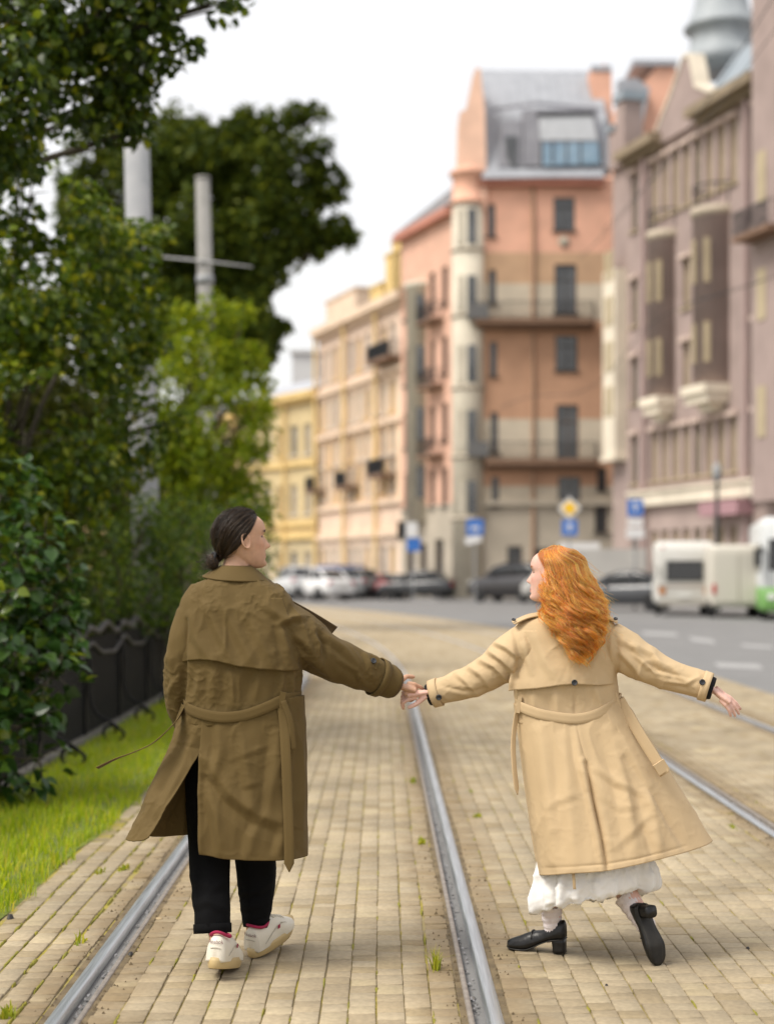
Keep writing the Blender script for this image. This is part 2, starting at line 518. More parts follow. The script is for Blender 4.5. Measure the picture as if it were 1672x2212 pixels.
# ---- rails
M_railtop, n, p = new_mat('polished_rail_steel')
tcn = n.nodes.new('ShaderNodeNewGeometry')
mpn = n.nodes.new('ShaderNodeMapping'); mpn.inputs['Scale'].default_value = (60, 1.2, 1)
n.links.new(tcn.outputs['Position'], mpn.inputs['Vector'])
no = n.nodes.new('ShaderNodeTexNoise'); no.inputs['Scale'].default_value = 2; no.inputs['Detail'].default_value = 6
n.links.new(mpn.outputs[0], no.inputs['Vector'])
mr = n.nodes.new('ShaderNodeMapRange'); mr.inputs['To Min'].default_value = 0.36; mr.inputs['To Max'].default_value = 0.52
n.links.new(no.outputs['Fac'], mr.inputs['Value']); n.links.new(mr.outputs[0], p.inputs['Roughness'])
p.inputs['Metallic'].default_value = 1.0
rp = n.nodes.new('ShaderNodeValToRGB'); e = rp.color_ramp.elements
e[0].position, e[0].color = 0.3, (0.50, 0.53, 0.555, 1); e[1].position, e[1].color = 0.7, (0.70, 0.73, 0.75, 1)
n.links.new(no.outputs['Fac'], rp.inputs['Fac']); n.links.new(rp.outputs['Color'], p.inputs['Base Color'])
M_lip = mat('worn_lip_steel', (0.22, 0.19, 0.165), 0.5, (0.36, 0.32, 0.28), 25, metal=0.35)
M_groove = mat('groove_grime', (0.010, 0.008, 0.007), 0.7, (0.045, 0.035, 0.025), 18, 0.4, 80, spec=.2)
M_foil = mat('silvery_grit', (0.45, 0.45, 0.46), 0.3, (0.12, 0.11, 0.1), 60, metal=0.6)
rail_ys = [3.0 + 0.5 * i for i in range(48)] + [27 + 1.5 * i for i in range(44)]
names = ['shiny grooved tram rail beside the lawn, under the man in the dark coat', 'shiny grooved tram rail running between the two walkers',
         'tram rail behind the woman, leaving the frame at right', 'farthest tram rail, next to the asphalt road']
for (rx, sd), lb in zip(RAILS, names):
    t = thing('tram_rail', (rx, 6.0, -0.03), lb, 'rail', 'tram rails set in the paving')
    def sweep(name, prof, m, smooth=True, ys=rail_ys):
        V, F = [], []
        k = len(prof)
        for y in ys:
            bx = float(bend(y))
            V += [(rx + bx + sd * a, y, z) for a, z in prof]
        for i in range(len(ys) - 1):
            for j in range(k - 1):
                f = (i * k + j, i * k + j + 1, (i + 1) * k + j + 1, (i + 1) * k + j)
                F.append(f if sd > 0 else f[::-1])
        return obj(name, mesh_np(name, V, F, m, smooth), t)
    sweep('rail_head', [(-0.034, -0.05), (-0.034, -0.006), (-0.029, 0.001), (-0.016, 0.0048), (0.0, 0.0055), (0.013, 0.0045), (0.021, 0.000), (0.024, -0.010), (0.023, -0.05)], M_railtop)
    sweep('rail_groove', [(0.022, -0.040), (0.05, -0.044), (0.074, -0.038)], M_groove)
    sweep('guard_lip', [(0.070, -0.05), (0.071, -0.006), (0.075, -0.001), (0.090, -0.001), (0.094, -0.006), (0.095, -0.05)], M_lip)
    mb = MB()
    for k in range(150):
        y = random.uniform(5.2, 14); s = random.uniform(.003, .008)
        a = random.uniform(.04, .066); th = random.random() * 3
        x0 = rx + float(bend(y)) + sd * a
        d = Vector((math.cos(th) * s, math.sin(th) * s * 2.2, 0)); e2 = Vector((-math.sin(th) * s * .7, math.cos(th) * s, random.uniform(-.004, .004)))
        c0 = Vector((x0, y, -0.026 + random.uniform(0, .012)))
        mb.add([c0 - d - e2, c0 + d - e2, c0 + d + e2 + Vector((0, 0, .003)), c0 - d + e2], [(0, 1, 2, 3)])
    tag(mb.build('groove_grit', M_foil, t), kind='stuff')

# ---- dirt crumbs along the rails
M_crumb = mat('soil_crumbs', (0.09, 0.065, 0.035), 0.95, (0.15, 0.11, 0.06), 30)
mb = MB()
for k in range(1500):
    rx, sd = random.choice(RAILS[:3]); y = 5.0 + 11 * random.random() ** 1.5
    side = random.choice((-1, 1))
    off = 0.05 + abs(random.gauss(0, .045)) if side != sd else 0.10 + abs(random.gauss(0, .045))
    x = rx + float(bend(y)) + side * off; s = random.uniform(.002, .007) * (1.6 if random.random() < .08 else 1)
    z = -0.006
    mb.add([(x - s, y - s, z), (x + s, y - s * .6, z), (x + s * .7, y + s, z), (x - s * .8, y + s * .8, z), (x + random.uniform(-s, s) * .4, y, z + s * 1.6)],
           [(0, 1, 4), (1, 2, 4), (2, 3, 4), (3, 0, 4)])
tag(mb.build('soil_crumbs', M_crumb), 'dark crumbs of soil lying along the tram rails', 'soil', kind='stuff')

# ---- lawn
M_lawn = mat('lawn_soil', (0.10, 0.14, 0.02), 0.95, (0.19, 0.22, 0.03), 2.5)
ysl = [3 + 0.4 * i for i in range(60)] + [28 + 2 * i for i in range(40)]
V, F = [], []
K = 10
for y in ysl:
    xr = LAWN_X + float(bend(y)) + 0.05 * vnoise([[y * 1.1, 3.3, 0]], 2)[0]
    for k in range(K):
        f = k / (K - 1)
        x = xr - 12 * f ** 2
        V.append((x, y, -0.006 + 0.05 * min(1, f * 5) + 0.012 * vnoise([[x * 2, y * 2, 0]], 9)[0]))
for i in range(len(ysl) - 1):
    for k in range(K - 1): F.append((i * K + k + 1, i * K + k, (i + 1) * K + k, (i + 1) * K + k + 1))
lawn = obj('lawn', mesh_np('lawn', V, F, M_lawn)); tag(lawn, kind='structure')
M_grass = leaf_mat('grass_blades', [(0, (0.16, 0.25, 0.008)), (0.5, (0.27, 0.37, 0.010)), (0.8, (0.38, 0.44, 0.014)), (1, (0.46, 0.40, 0.05))], 0.45, 0.5)

def blades(name, P, H, Wd, mat_, seed=1):
    """P (n,3) roots; bent 3-segment blades"""
    r = np.random.default_rng(seed); n = len(P)
    th = r.random(n) * 2 * np.pi; lean = r.normal(0.0, 0.45, n)
    H = H * r.uniform(.55, 1.25, n)
    d = np.c_[np.cos(th), np.sin(th), np.zeros(n)]; s = np.c_[-np.sin(th), np.cos(th), np.zeros(n)] * (Wd * r.uniform(.7, 1.3, n))[:, None]
    up = np.array([0, 0, 1.0])
    V = np.zeros((n, 5, 3))
    m = P + up * (H * .55)[:, None] + d * (H * lean * .3)[:, None]
    t = P + up * (H * (1 - .25 * np.abs(lean)))[:, None] + d * (H * lean)[:, None]
    V[:, 0], V[:, 1], V[:, 2], V[:, 3], V[:, 4] = P - s, P + s, m + s * .8, m - s * .8, t
    base = (np.arange(n) * 5)[:, None]
    F = np.concatenate([(base + np.array([[0, 1, 2]])), base + np.array([[0, 2, 3]]), base + np.array([[3, 2, 4]])], 0)
    me = mesh_np(name, V.reshape(-1, 3), F, mat_, True)
    a = me.attributes.new('rnd', 'FLOAT', 'FACE'); rv = r.random(n).astype(np.float32); a.data.foreach_set('value', np.tile(rv, 3))
    return me
N = 42000
gy = 6.0 + 24 * rng.random(N) ** 1.7
gf = rng.random(N)
ed = 0.05 * vnoise(np.c_[gy * 1.1, np.full(N, 3.3), np.zeros(N)], 2) + 0.05 * vnoise(np.c_[gy * 5, gf, np.zeros(N)], 8)
gx = LAWN_X + 0.03 + bend(gy) + ed - gf * 1.5
Pg = np.c_[gx, gy, np.where(gf < .1, 0.0, 0.035)]
me = blades('grass', Pg, 0.075, 0.0035, M_grass, 4)
tag(obj('grass', me), 'bright green grass verge between the paving and the fence', 'grass', kind='stuff')

# tufts and weeds in the joints
M_weed = leaf_mat('weed_blades', [(0, (0.16, 0.22, 0.015)), (0.5, (0.27, 0.31, 0.02)), (1, (0.40, 0.38, 0.03))], 0.4)
tufts = [(941, 2092, .09, 46, 'spiky grass tuft beside the middle rail near the bottom edge'), (911, 1820, .035, 60, 'low yellow-green moss tuft left of the middle rail, behind the first tuft'),
         (891, 1690, .05, 34, 'small grass tuft left of the middle rail, the farthest one there'), (268, 1879, .035, 60, 'round weed tuft in the paving left of the lawn-side rail'),
         (215, 1885, .03, 36, 'smaller weed tuft between the lawn and the round tuft'), (172, 2035, .05, 20, 'two-leaved seedling in a mossy joint by the lawn-side rail'),
         (1030, 1765, .03, 30, 'yellow weed tuft on the right of the middle rail'), (1582, 1788, .03, 26, 'tiny weed in the paving in front of the rail at right'),
         (15, 2195, .05, 40, 'weed clump in the paving at the bottom left corner'), (1017, 1710, .02, 30, 'tiny yellow moss tuft right of the middle rail, farther off')]
for u, v, h, k, lb in tufts:
    x, y = ground_pt(u, v)
    sp = 0.014 if h > .06 else 0.02
    P = np.c_[rng.normal(x, sp * .6, k), rng.normal(y, sp * 1.6, k), np.full(k, -0.01)]
    me = blades('weed_tuft', P, h, 0.0026 if h > .06 else .005, M_weed, int(u))
    tag(obj('weed_tuft', me), lb, 'weed', 'weeds growing in the paving joints')
# moss pads bulging out of joints
M_moss = mat('moss_pad', (0.17, 0.17, 0.02), 0.95, (0.30, 0.26, 0.03), 30, 0.6, 120)
mb = MB()
for k in range(420):
    zi = random.choices((0, 1, 2, 3), (6, 3, 2, 1))[0]
    za, zb = zones[zi]; nc = round((zb - za) / 0.101); cw = (zb - za) / nc
    c = random.choice([1, nc - 1] + list(range(1, nc))) if nc > 1 else 1
    y = 5.2 + 10 * random.random() ** 1.6
    x = za + cw * c + float(bend(y)); L = random.uniform(.02, .09); wv = random.uniform(.004, .009)
    ring = [(x + wv * math.cos(a) * random.uniform(.7, 1.2), y + L * math.sin(a), -0.012) for a in [i * math.pi / 4 for i in range(8)]]
    top = [(x + (p[0] - x) * .6, y + (p[1] - y) * .7, random.uniform(-.003, .003)) for p in ring]
    mb.add(ring + top + [(x, y, .002)], [(i, (i + 1) % 8, 8 + (i + 1) % 8, 8 + i) for i in range(8)] + [(8 + i, 8 + (i + 1) % 8, 16) for i in range(8)])
tag(mb.build('joint_moss', M_moss, bed, True), kind='stuff')
# loose litter on the paving
M_lit = [mat('dark_pebble', (0.02, 0.017, 0.015), 0.6), mat('dry_leaf', (0.36, 0.27, 0.15), 0.8)]
for u, v, s, k, lb in ((283, 2063, .012, 0, 'black pebble on the paving by the lawn-side rail'), (345, 1985, .018, 1, 'pale dry leaf on the paving by the lawn-side rail'), (1616, 2050, .008, 0, 'black pebble on the paving at the right edge'),
                       (948, 2082, .006, 0, 'tiny black pebble next to the spiky grass tuft'), (1310, 2130, .006, 0, 'tiny dark pebble on the paving below the woman'),
                       (22, 1985, .02, 0, 'dark twig scrap at the lawn edge, left side of the frame')):
    x, y = ground_pt(u, v)
    mb = MB(); n_ = 7
    ring = [(x + s * math.cos(i * 2 * math.pi / n_) * random.uniform(.7, 1.2), y + s * 1.4 * math.sin(i * 2 * math.pi / n_) * random.uniform(.7, 1.2), 0.0) for i in range(n_)]
    top = [(x + (q[0] - x) * .6, y + (q[1] - y) * .6, s * (.9 if k == 0 else .25)) for q in ring]
    mb.add(ring + top, [(i, (i + 1) % n_, n_ + (i + 1) % n_, n_ + i) for i in range(n_)] + [tuple(range(n_, 2 * n_))])
    tag(mb.build('pebble' if k == 0 else 'dry_leaf', M_lit[k], None, True), lb, 'pebble' if k == 0 else 'leaf')
# ================================================================== BUILDINGS
class Fac:
    def __init__(s, far, near):
        s.o = Vector((far[0], far[1], 0)); v = Vector((near[0] - far[0], near[1] - far[1], 0))
        s.L = v.length; s.d = v.normalized(); s.n = Vector((s.d.y, -s.d.x, 0)); s.rz = math.atan2(s.d.y, s.d.x)
    def pt(s, a, o, z): return s.o + s.d * a + s.n * o + Vector((0, 0, z))
    def s_u(s, u):
        k = (u - CX) / FPX
        return (k * s.o.y - s.o.x) / (s.d.x - k * s.d.y)
    def z_uv(s, u, v):
        Y = s.o.y + s.d.y * s.s_u(u)
        return CAM_H + (CY - v) * Y / FPX
    def box(s, mb, a, b, z0, z1, o0, o1, mi=0):
        return mb.box(a, b, o0, o1, z0, z1, mi, tf=lambda x, y, z: s.pt(x, y, z))

def wall_open(F, mb, s0, s1, z0, z1, ops, rev=0.28, mi=0):
    """front face at o=0 with rectangular openings and their reveals"""
    ss = sorted({s0, s1, *[x for o in ops for x in o[:2] if s0 < x < s1]})
    zs = sorted({z0, z1, *[x for o in ops for x in o[2:] if z0 < x < z1]})
    for i in range(len(ss) - 1):
        for j in range(len(zs) - 1):
            cs, cz = (ss[i] + ss[i + 1]) / 2, (zs[j] + zs[j + 1]) / 2
            if any(a < cs < b and c < cz < d for a, b, c, d in ops): continue
            mb.add([F.pt(ss[i], 0, zs[j]), F.pt(ss[i + 1], 0, zs[j]), F.pt(ss[i + 1], 0, zs[j + 1]), F.pt(ss[i], 0, zs[j + 1])], [(0, 1, 2, 3)], mi)
    for a, b, c, d in ops:
        q = [(a, c), (b, c), (b, d), (a, d)]
        for k in range(4):
            (p0, r0), (p1, r1) = q[k], q[(k + 1) % 4]
            mb.add([F.pt(p0, 0, r0), F.pt(p1, 0, r1), F.pt(p1, -rev, r1), F.pt(p0, -rev, r0)], [(0, 1, 2, 3)], mi)

_win = {}
def window_mesh(w, h, fm, gm, kind):
    key = (round(w, 2), round(h, 2), fm.name, gm.name, kind)
    if key not in _win:
        t = 0.07; mb = MB()
        mb.box(0, t, -0.04, 0.04, 0, h); mb.box(w - t, w, -0.04, 0.04, 0, h)
        mb.box(t, w - t, -0.04, 0.04, 0, t); mb.box(t, w - t, -0.04, 0.04, h - t, h)
        if kind != 'plain':
            mb.box(w / 2 - .03, w / 2 + .03, -0.05, 0.03, t, h - t)
            mb.box(t, w / 2 - .03, -0.045, 0.03, h * .68, h * .68 + .06); mb.box(w / 2 + .03, w - t, -0.045, 0.03, h * .68, h * .68 + .06)
        g = MB().box(t, w - t, 0.01, 0.03, t, h - t)
        s = MB().box(-0.12, w + 0.12, -0.36, -0.16, -0.10, -0.01)
        _win[key] = (mb.mesh('window', fm), g.mesh('pane', gm), s.mesh('sill', fm))
    return _win[key]
def add_window(F, parent, a, b, c, d, fm, gm, kind='cross', off=-0.2, sill=True):
    fr, pn, sl = window_mesh(b - a, d - c, fm, gm, kind)
    loc = F.pt(a, off, c)
    w = share('window', fr, loc, F.rz, parent)
    p_ = bpy.data.objects.new('pane', pn); link(p_); p_.parent = w
    if sill:
        s_ = bpy.data.objects.new('sill', sl); link(s_); s_.parent = w
    return w

def stucco(name, c, v=0.12):
    c = tuple(min(.8, x * 1.22 + .015) for x in c)  # colours lifted towards pale, standing in for haze over the houses
    return mat(name, tuple(x * (1 - v) for x in c), 0.9, tuple(x * (1 + v) for x in c), 0.7, 0.2, 25)
S_pink = stucco('salmon_stucco', (0.60, 0.335, 0.235)); S_pinklow = stucco('brick_orange_stucco', (0.41, 0.235, 0.145)); S_tan = stucco('tan_stucco', (0.42, 0.27, 0.165))
S_panel = stucco('pale_panel_stucco', (0.46, 0.40, 0.31)); S_stone = stucco('grey_stone', (0.36, 0.315, 0.25)); S_bay = stucco('grey_bay_stucco', (0.45, 0.41, 0.33))
S_mauve = stucco('mauve_stucco', (0.272, 0.208, 0.190)); S_mauved = stucco('dark_mauve_stucco', (0.235, 0.178, 0.163)); S_cream = stucco('cream_plaster', (0.58, 0.52, 0.42)); S_sand = stucco('sandy_stone', (0.36, 0.305, 0.235)); S_khaki = stucco('khaki_frame', (0.34, 0.28, 0.18))
S_yel = stucco('ochre_stucco', (0.47, 0.37, 0.20)); S_peach = stucco('peach_stucco', (0.66, 0.47, 0.32)); S_beige = stucco('beige_stucco', (0.60, 0.46, 0.34)); S_yelt = stucco('yellow_trim', (0.56, 0.40, 0.16))
M_roofl = mat('pale_zinc_roof', (0.30, 0.315, 0.345), 0.5, (0.37, 0.385, 0.415), 1.5, metal=0.1); M_roofb = mat('blue_grey_roof', (0.25, 0.30, 0.34), 0.5, (0.32, 0.36, 0.40), 1.5, metal=0.1)
M_roofd = mat('dark_tin_roof', (0.12, 0.115, 0.12), 0.6, (0.2, 0.19, 0.19), 1.5)
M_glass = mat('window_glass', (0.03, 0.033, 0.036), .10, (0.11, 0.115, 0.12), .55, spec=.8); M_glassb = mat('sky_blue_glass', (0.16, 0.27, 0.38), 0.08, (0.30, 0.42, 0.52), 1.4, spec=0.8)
M_shade = mat('white_blind', (0.58, 0.60, 0.63), 0.6, (0.50, 0.52, 0.55), 3); M_frame_d = mat('dark_window_frame', (0.05, 0.045, 0.04), 0.6); M_frame_w = mat('white_window_frame', (0.6, 0.58, 0.54), 0.6)
M_iron = mat('black_iron', (0.018, 0.018, 0.02), 0.55); M_pipe = mat('painted_pipe', (0.40, 0.25, 0.16), 0.6); M_pipem = mat('mauve_pipe', (0.36, 0.26, 0.245), 0.5)
M_slab = mat('balcony_slab', (0.17, 0.10, 0.065), 0.85, (0.23, 0.14, 0.09), 3); M_wood = mat('brown_door', (0.10, 0.055, 0.03), 0.6); M_glassw = mat('beige_pane_glass', (0.30, 0.24, 0.17), 0.25, (0.40, 0.33, 0.24), 2, spec=0.7)  # the pane glass mixes two beige tones

def railing(F, parent, a, b, z, o0, o1, h=1.0, step=0.14, name='railing'):
    mb = MB()
    for zz in (z + h, z + 0.1): F.box(mb, a, b, zz - .025, zz + .025, o1 - .03, o1 + .03)
    for k in range(int((b - a) / step) + 1): F.box(mb, a + k * step - .012, a + k * step + .012, z + .12, z + h - .03, o1 - .012, o1 + .012)
    for s_ in (a, b):
        F.box(mb, s_ - .02, s_ + .02, z + h - .02, z + h + .02, o0, o1 - .04)
        for k in range(1, 5): F.box(mb, s_ - .012, s_ + .012, z + .02, z + h - .03, o0 + (o1 - o0) * k / 5 - .012, o0 + (o1 - o0) * k / 5 + .012)
    return mb.build(name, M_iron, parent)

# ---------- salmon corner house
YP = 100.0
FP = Fac((W(1042, 0, YP).x, YP), (W(1324, 0, YP).x, YP))
pk = thing('corner_house', (10, YP, 0), 'salmon and grey corner house with steep zinc roof and two balconies', 'building')
zP = lambda v: CAM_H + (CY - v) * YP / FPX
sP = FP.s_u
wins = [(1196, 1242, 497, 425), (1198, 1246, 676, 570), (1200, 1248, 800, 724), (1202, 1250, 992, 874), (1206, 1254, 1086, 1030)]
nar = [(1054, 1070, 510, 440), (1056, 1072, 655, 582), (1058, 1074, 812, 738), (1060, 1076, 975, 890), (1062, 1078, 1095, 1030)]
door = [(1096, 1128, 1290, 1180), (1150, 1185, 1290, 1185), (1215, 1260, 1290, 1180), (1285, 1312, 1150, 1092), (1290, 1310, 1060, 1010)]
ops = [(sP(a), sP(b), zP(c), zP(d)) for a, b, c, d in wins + nar + door]
bands = [(zP(385), zP(545), S_pink), (zP(545), zP(612), S_tan), (zP(612), zP(692), S_panel), (zP(692), zP(905), S_pinklow), (zP(905), zP(992), S_panel), (zP(992), zP(1050), S_pinklow), (zP(1050), zP(1085), S_panel), (-0.1, zP(1085), S_stone)]
mb = MB()
for i, (z1, z0, m) in enumerate(bands): pass
for i, (b0, b1, m) in enumerate(bands):
    lo, hi = min(b0, b1), max(b0, b1)
    oo = [(a, b, max(c, lo), min(d, hi)) for a, b, c, d in ops if c < hi - .02 and d > lo + .02]
    ss = sorted({0, FP.L, *[x for o in oo for x in o[:2]]}); zs = sorted({lo, hi, *[x for o in oo for x in o[2:]]})
    for x0, x1 in zip(ss, ss[1:]):
        for y0, y1 in zip(zs, zs[1:]):
            if any(a < (x0 + x1) / 2 < b and c < (y0 + y1) / 2 < d for a, b, c, d in oo): continue
            mb.add([FP.pt(x0, 0, y0), FP.pt(x1, 0, y0), FP.pt(x1, 0, y1), FP.pt(x0, 0, y1)], [(0, 1, 2, 3)], i)
for a, b, c, d in ops:
    q = [(a, c), (b, c), (b, d), (a, d)]
    for k in range(4):
        (p0, r0), (p1, r1) = q[k], q[(k + 1) % 4]
        mb.add([FP.pt(p0, 0, r0), FP.pt(p1, 0, r1), FP.pt(p1, -.3, r1), FP.pt(p0, -.3, r0)], [(0, 1, 2, 3)], 0 if c > 20 else 3)
FP.box(mb, 0, FP.L + .6, -0.1, zP(385), -9, -0.45, 3)
mb.build('wall', [b[2] for b in bands], pk)
for i, (a, b, c, d) in enumerate(ops):
    add_window(FP, pk, a, b, c, d, M_frame_d if i != 3 else M_wood, M_glass, 'cross' if b - a > .8 else 'plain', sill=c > 2)
for (ul, ur, v0, v1) in ((1022, 1282, 692, 704), (1046, 1288, 993, 1006)):
    mb = MB(); FP.box(mb, sP(ul), sP(ur), zP(v1), zP(v0), -0.05, 1.15); FP.box(mb, sP(ul) + .1, sP(ur) - .1, zP(v1) - .25, zP(v1) - .003, 0.0, .75)
    bal = mb.build('balcony', M_slab, pk)
    r_ = railing(FP, bal, sP(ul) + .05, sP(ur) - .05, zP(v0), 0.02, 1.08)
mb = MB()
mb.tube([FP.pt(sP(1151), .12, zP(392)), FP.pt(sP(1151), .12, .3)], .11, 8)
mb.build('drainpipe', M_pipe, pk)
mb = MB(); FP.box(mb, -.15, FP.L - .6, zP(403), zP(386), 0.004, .55)
mb.build('cornice', stucco('red_brown_cornice', (0.30, 0.12, 0.08)), pk)
mb = MB(); FP.box(mb, 0.0, FP.L, zP(1092), zP(1082), .004, .30); mb.build('string_course', S_stone, pk)
mb = MB().lathe([(0.001, .12), (.32, .1), (.36, 0)], 14); me = mb.mesh('emblem', S_stone, True)
share('emblem', me, FP.pt(sP(1218), 0, zP(522)), 0, pk, rot=(R(90), 0, 0))
# roof: steep zinc slope with gutter, upper slope, and dormers
mb = MB()
def Rf(u, v, dy): return W(u, v, YP + dy)
mb.add([Rf(1040, 384, -.7), Rf(1304, 380, -.7), Rf(1304, 360, -.2), Rf(1046, 362, -.2)], [(0, 1, 2, 3)])
mb.add([Rf(1046, 362, -.2), Rf(1304, 360, -.2), Rf(1310, 250, 1.5), Rf(1046, 250, 1.5)], [(0, 1, 2, 3)])
mb.add([Rf(1046, 250, 1.5), Rf(1310, 250, 1.5), Rf(1292, 152, 5), Rf(1030, 150, 5)], [(0, 1, 2, 3)])
mb.add([Rf(1292, 152, 5), Rf(1030, 150, 5), Rf(1030, 380, 9), Rf(1320, 380, 9)], [(0, 1, 2, 3)])
mb.add([Rf(1304, 360, -.2), Rf(1322, 360, 3), Rf(1318, 240, 4), Rf(1310, 250, 1.5)], [(0, 1, 2, 3)])
rf = mb.build('roof', M_roofl, pk)
mb = MB()
for u in range(1060, 1300, 22): mb.tube([Rf(u, 250, 1.46), Rf(u - 14, 152, 4.95)], .03, 4)
mb.build('roof_seam', M_roofl, rf)
mb = MB(); mb.add([Rf(1062, 232, .9), Rf(1160, 218, .6), Rf(1300, 232, .9), Rf(1300, 240, .7), Rf(1160, 226, .4), Rf(1062, 240, .7)], [(0, 1, 4, 5), (1, 2, 3, 4), (0, 5, 4, 1), (1, 4, 3, 2)])
mb.prism([(Rf(1130, 0, 0).x, Rf(0, 360, 0).z), (Rf(1300, 0, 0).x, Rf(0, 360, 0).z), (Rf(1288, 0, 0).x, Rf(0, 238, 0).z), (Rf(1130, 0, 0).x, Rf(0, 238, 0).z)], YP - .35, YP + 2)
mb.prism([(Rf(1076, 0, 0).x, Rf(0, 361, 0).z), (Rf(1128, 0, 0).x, Rf(0, 361, 0).z), (Rf(1128, 0, 0).x, Rf(0, 262, 0).z), (Rf(1082, 0, 0).x, Rf(0, 262, 0).z)], YP - .25, YP + 2)
do = mb.build('dormer', mat('dormer_zinc', (0.25, 0.25, 0.28), .5, (0.32, 0.32, 0.35), 1.5), rf)
def flat(name, uv, y0, m, parent, th=.06):
    mb = MB(); mb.prism([(W(u, v, y0).x, W(u, v, y0).z) for u, v in uv], y0, y0 + th); return mb.build(name, m, parent)
flat('awning_rail', [(1160, 250), (1284, 247), (1284, 239), (1160, 242)], YP - .50, M_iron, pk)
flat('blind', [(1168, 302), (1290, 302), (1280, 250), (1164, 250)], YP - .44, M_shade, pk)
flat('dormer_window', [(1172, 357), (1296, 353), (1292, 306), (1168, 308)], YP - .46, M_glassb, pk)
mb = MB()
for u in (1168, 1192, 1222, 1252, 1296): mb.box(W(u, 0, YP).x - .05, W(u, 0, YP).x + .05, YP - .50, YP - .465, zP(356), zP(306))
mb.build('window_bar', M_frame_d, pk)
flat('side_window', [(1095, 340), (1106, 358), (1117, 361), (1117, 293), (1090, 293)], YP - .33, M_glass, pk)
# gable parapet, chimneys
mb = MB(); mb.prism([(W(u, v, YP).x, W(u, v, YP).z) for u, v in ((986, 452), (1050, 452), (1050, 376), (1047, 240), (1037, 150), (1029, 147), (1020, 168), (1006, 238), (992, 244))], YP - .3, YP + 3.5)
mb.build('gable', stucco('lit_salmon_stucco', (0.66, 0.42, 0.31)), pk)  # paler salmon: the gable's lit side is put into its colour
mb = MB(); mb.prism([(W(u, v, YP).x, W(u, v, YP).z) for u, v in ((1296, 235), (1336, 235), (1335, 118), (1320, 105), (1287, 120))], YP + 2.8, YP + 4.5)
ch1 = mb.build('chimney', S_pink, pk)
mb = MB().box(W(1290, 0, YP).x, W(1334, 0, YP).x, YP + 2.7, YP + 4.6, zP(122), zP(110)); mb.build('chimney_cap', M_roofl, ch1)
# round corner bay in grey
cb = W(1012, 0, YP); rad = 35 * YP / FPX
mb = MB()
mb.lathe([(rad, -.1), (rad, zP(440))], 28, (cb.x, YP + .35, 0), 0)
mb.lathe([(rad + .16, zP(440)), (rad + .2, zP(434)), (rad - .02, zP(430)), (rad - .02, zP(380)), (rad + .2, zP(376)), (rad + .2, zP(370)), (rad * .5, zP(352))], 28, (cb.x, YP + .35, 0), 1)
bay = mb.build('corner_bay', [S_bay, S_pink], pk, True)
for v1, v0 in ((530, 455), (672, 598), (828, 748), (975, 888), (1112, 1040)):
    for du in (6, -14):
        x = W(1012 + du, 0, YP).x
        dy = math.sqrt(max(0, rad ** 2 - (x - cb.x) ** 2))
        mb = MB().box(x - .28, x + .28, YP + .35 - dy - .05, YP + .35 - dy + .3, zP(v1), zP(v0))
        w_ = mb.build('bay_window', M_glass if du > 0 else S_bay, bay)
for v in (538, 680, 836, 985, 1118):
    mb = MB(); mb.lathe([(rad + .02, zP(v) - .2), (rad + .12, zP(v) - .12), (rad + .12, zP(v)), (rad + .01, zP(v) + .08)], 28, (cb.x, YP + .35, 0)); mb.build('bay_moulding', S_stone, bay, True)
for v in (690, 985):
    mb = MB().box(W(1032, 0, YP).x - .7, W(1032, 0, YP).x + .6, YP - 1.2, YP - .75, zP(v) - .1, zP(v) + .8); mb.build('air_conditioner', mat('grey_ac', (0.13, 0.13, 0.13), .7), pk)
# receding wing of the corner house
FW = Fac((0.95, 108.8), (W(980, 0, YP + .3).x, YP + .3))
zw = 24.0
ops = []
for k, v in enumerate(((18.6, 21.0), (14.2, 16.6), (10.0, 12.4), (5.9, 8.3))):
    for s_ in (0.6, 5.1, 7.2): ops.append((s_, s_ + 0.9, v[0], v[1]))
mb = MB(); wall_open(FW, mb, 0, FW.L, 6.0, zw, ops, mi=0); wall_open(FW, mb, 0, FW.L, -.1, 6.0, [(1, 2.2, .2, 3.6), (3.4, 4.6, .2, 3.6), (6, 7.4, .2, 3.8)], mi=1)
FW.box(mb, 0, FW.L, -.1, zw, -9, -.45, 0)
mb.build('wing_wall', [stucco('wing_salmon', (0.55, 0.33, 0.24)), S_stone], pk)
for o in ops: add_window(FW, pk, *o, M_frame_d, M_glass)
for o in ((1, 2.2, .2, 3.6), (3.4, 4.6, .2, 3.6), (6, 7.4, .2, 3.8)): add_window(FW, pk, *o, M_wood, M_glass, sill=False)
mb = MB(); FW.box(mb, -.2, FW.L, zw, zw + .5, -.4, .55); mb.build('wing_cornice', stucco('wing_cornice', (0.40, 0.17, 0.12)), pk)
mb = MB(); mb.add([FW.pt(-.2, .5, zw + .5), FW.pt(FW.L, .5, zw + .5), FW.pt(FW.L, -3, zw + 4.2), FW.pt(-.2, -3, zw + 3.2), FW.pt(-.2, -8, zw + .5), FW.pt(FW.L, -8, zw + .5)], [(0, 1, 2, 3), (3, 2, 5, 4), (0, 3, 4), (1, 5, 2)])
mb.build('wing_roof', M_roofd, pk)
mb = MB(); c0 = FW.pt(3.6, 0, 0); mb.lathe([(.95, 5.0), (.95, 20.2), (1.1, 20.3), (1.1, 20.6), (.3, 20.8)], 18, tuple(c0)); b2_ = mb.build('wing_bay', S_bay, pk, True)
for z in (6.5, 10.3, 14.3, 17.6):
    q = c0 + Vector((-.12, -.93, 0)); mb = MB().box(q.x - .2, q.x + .3, q.y - .08, q.y + .3, z, z + 2.1); mb.build('bay_window', M_glass, b2_)
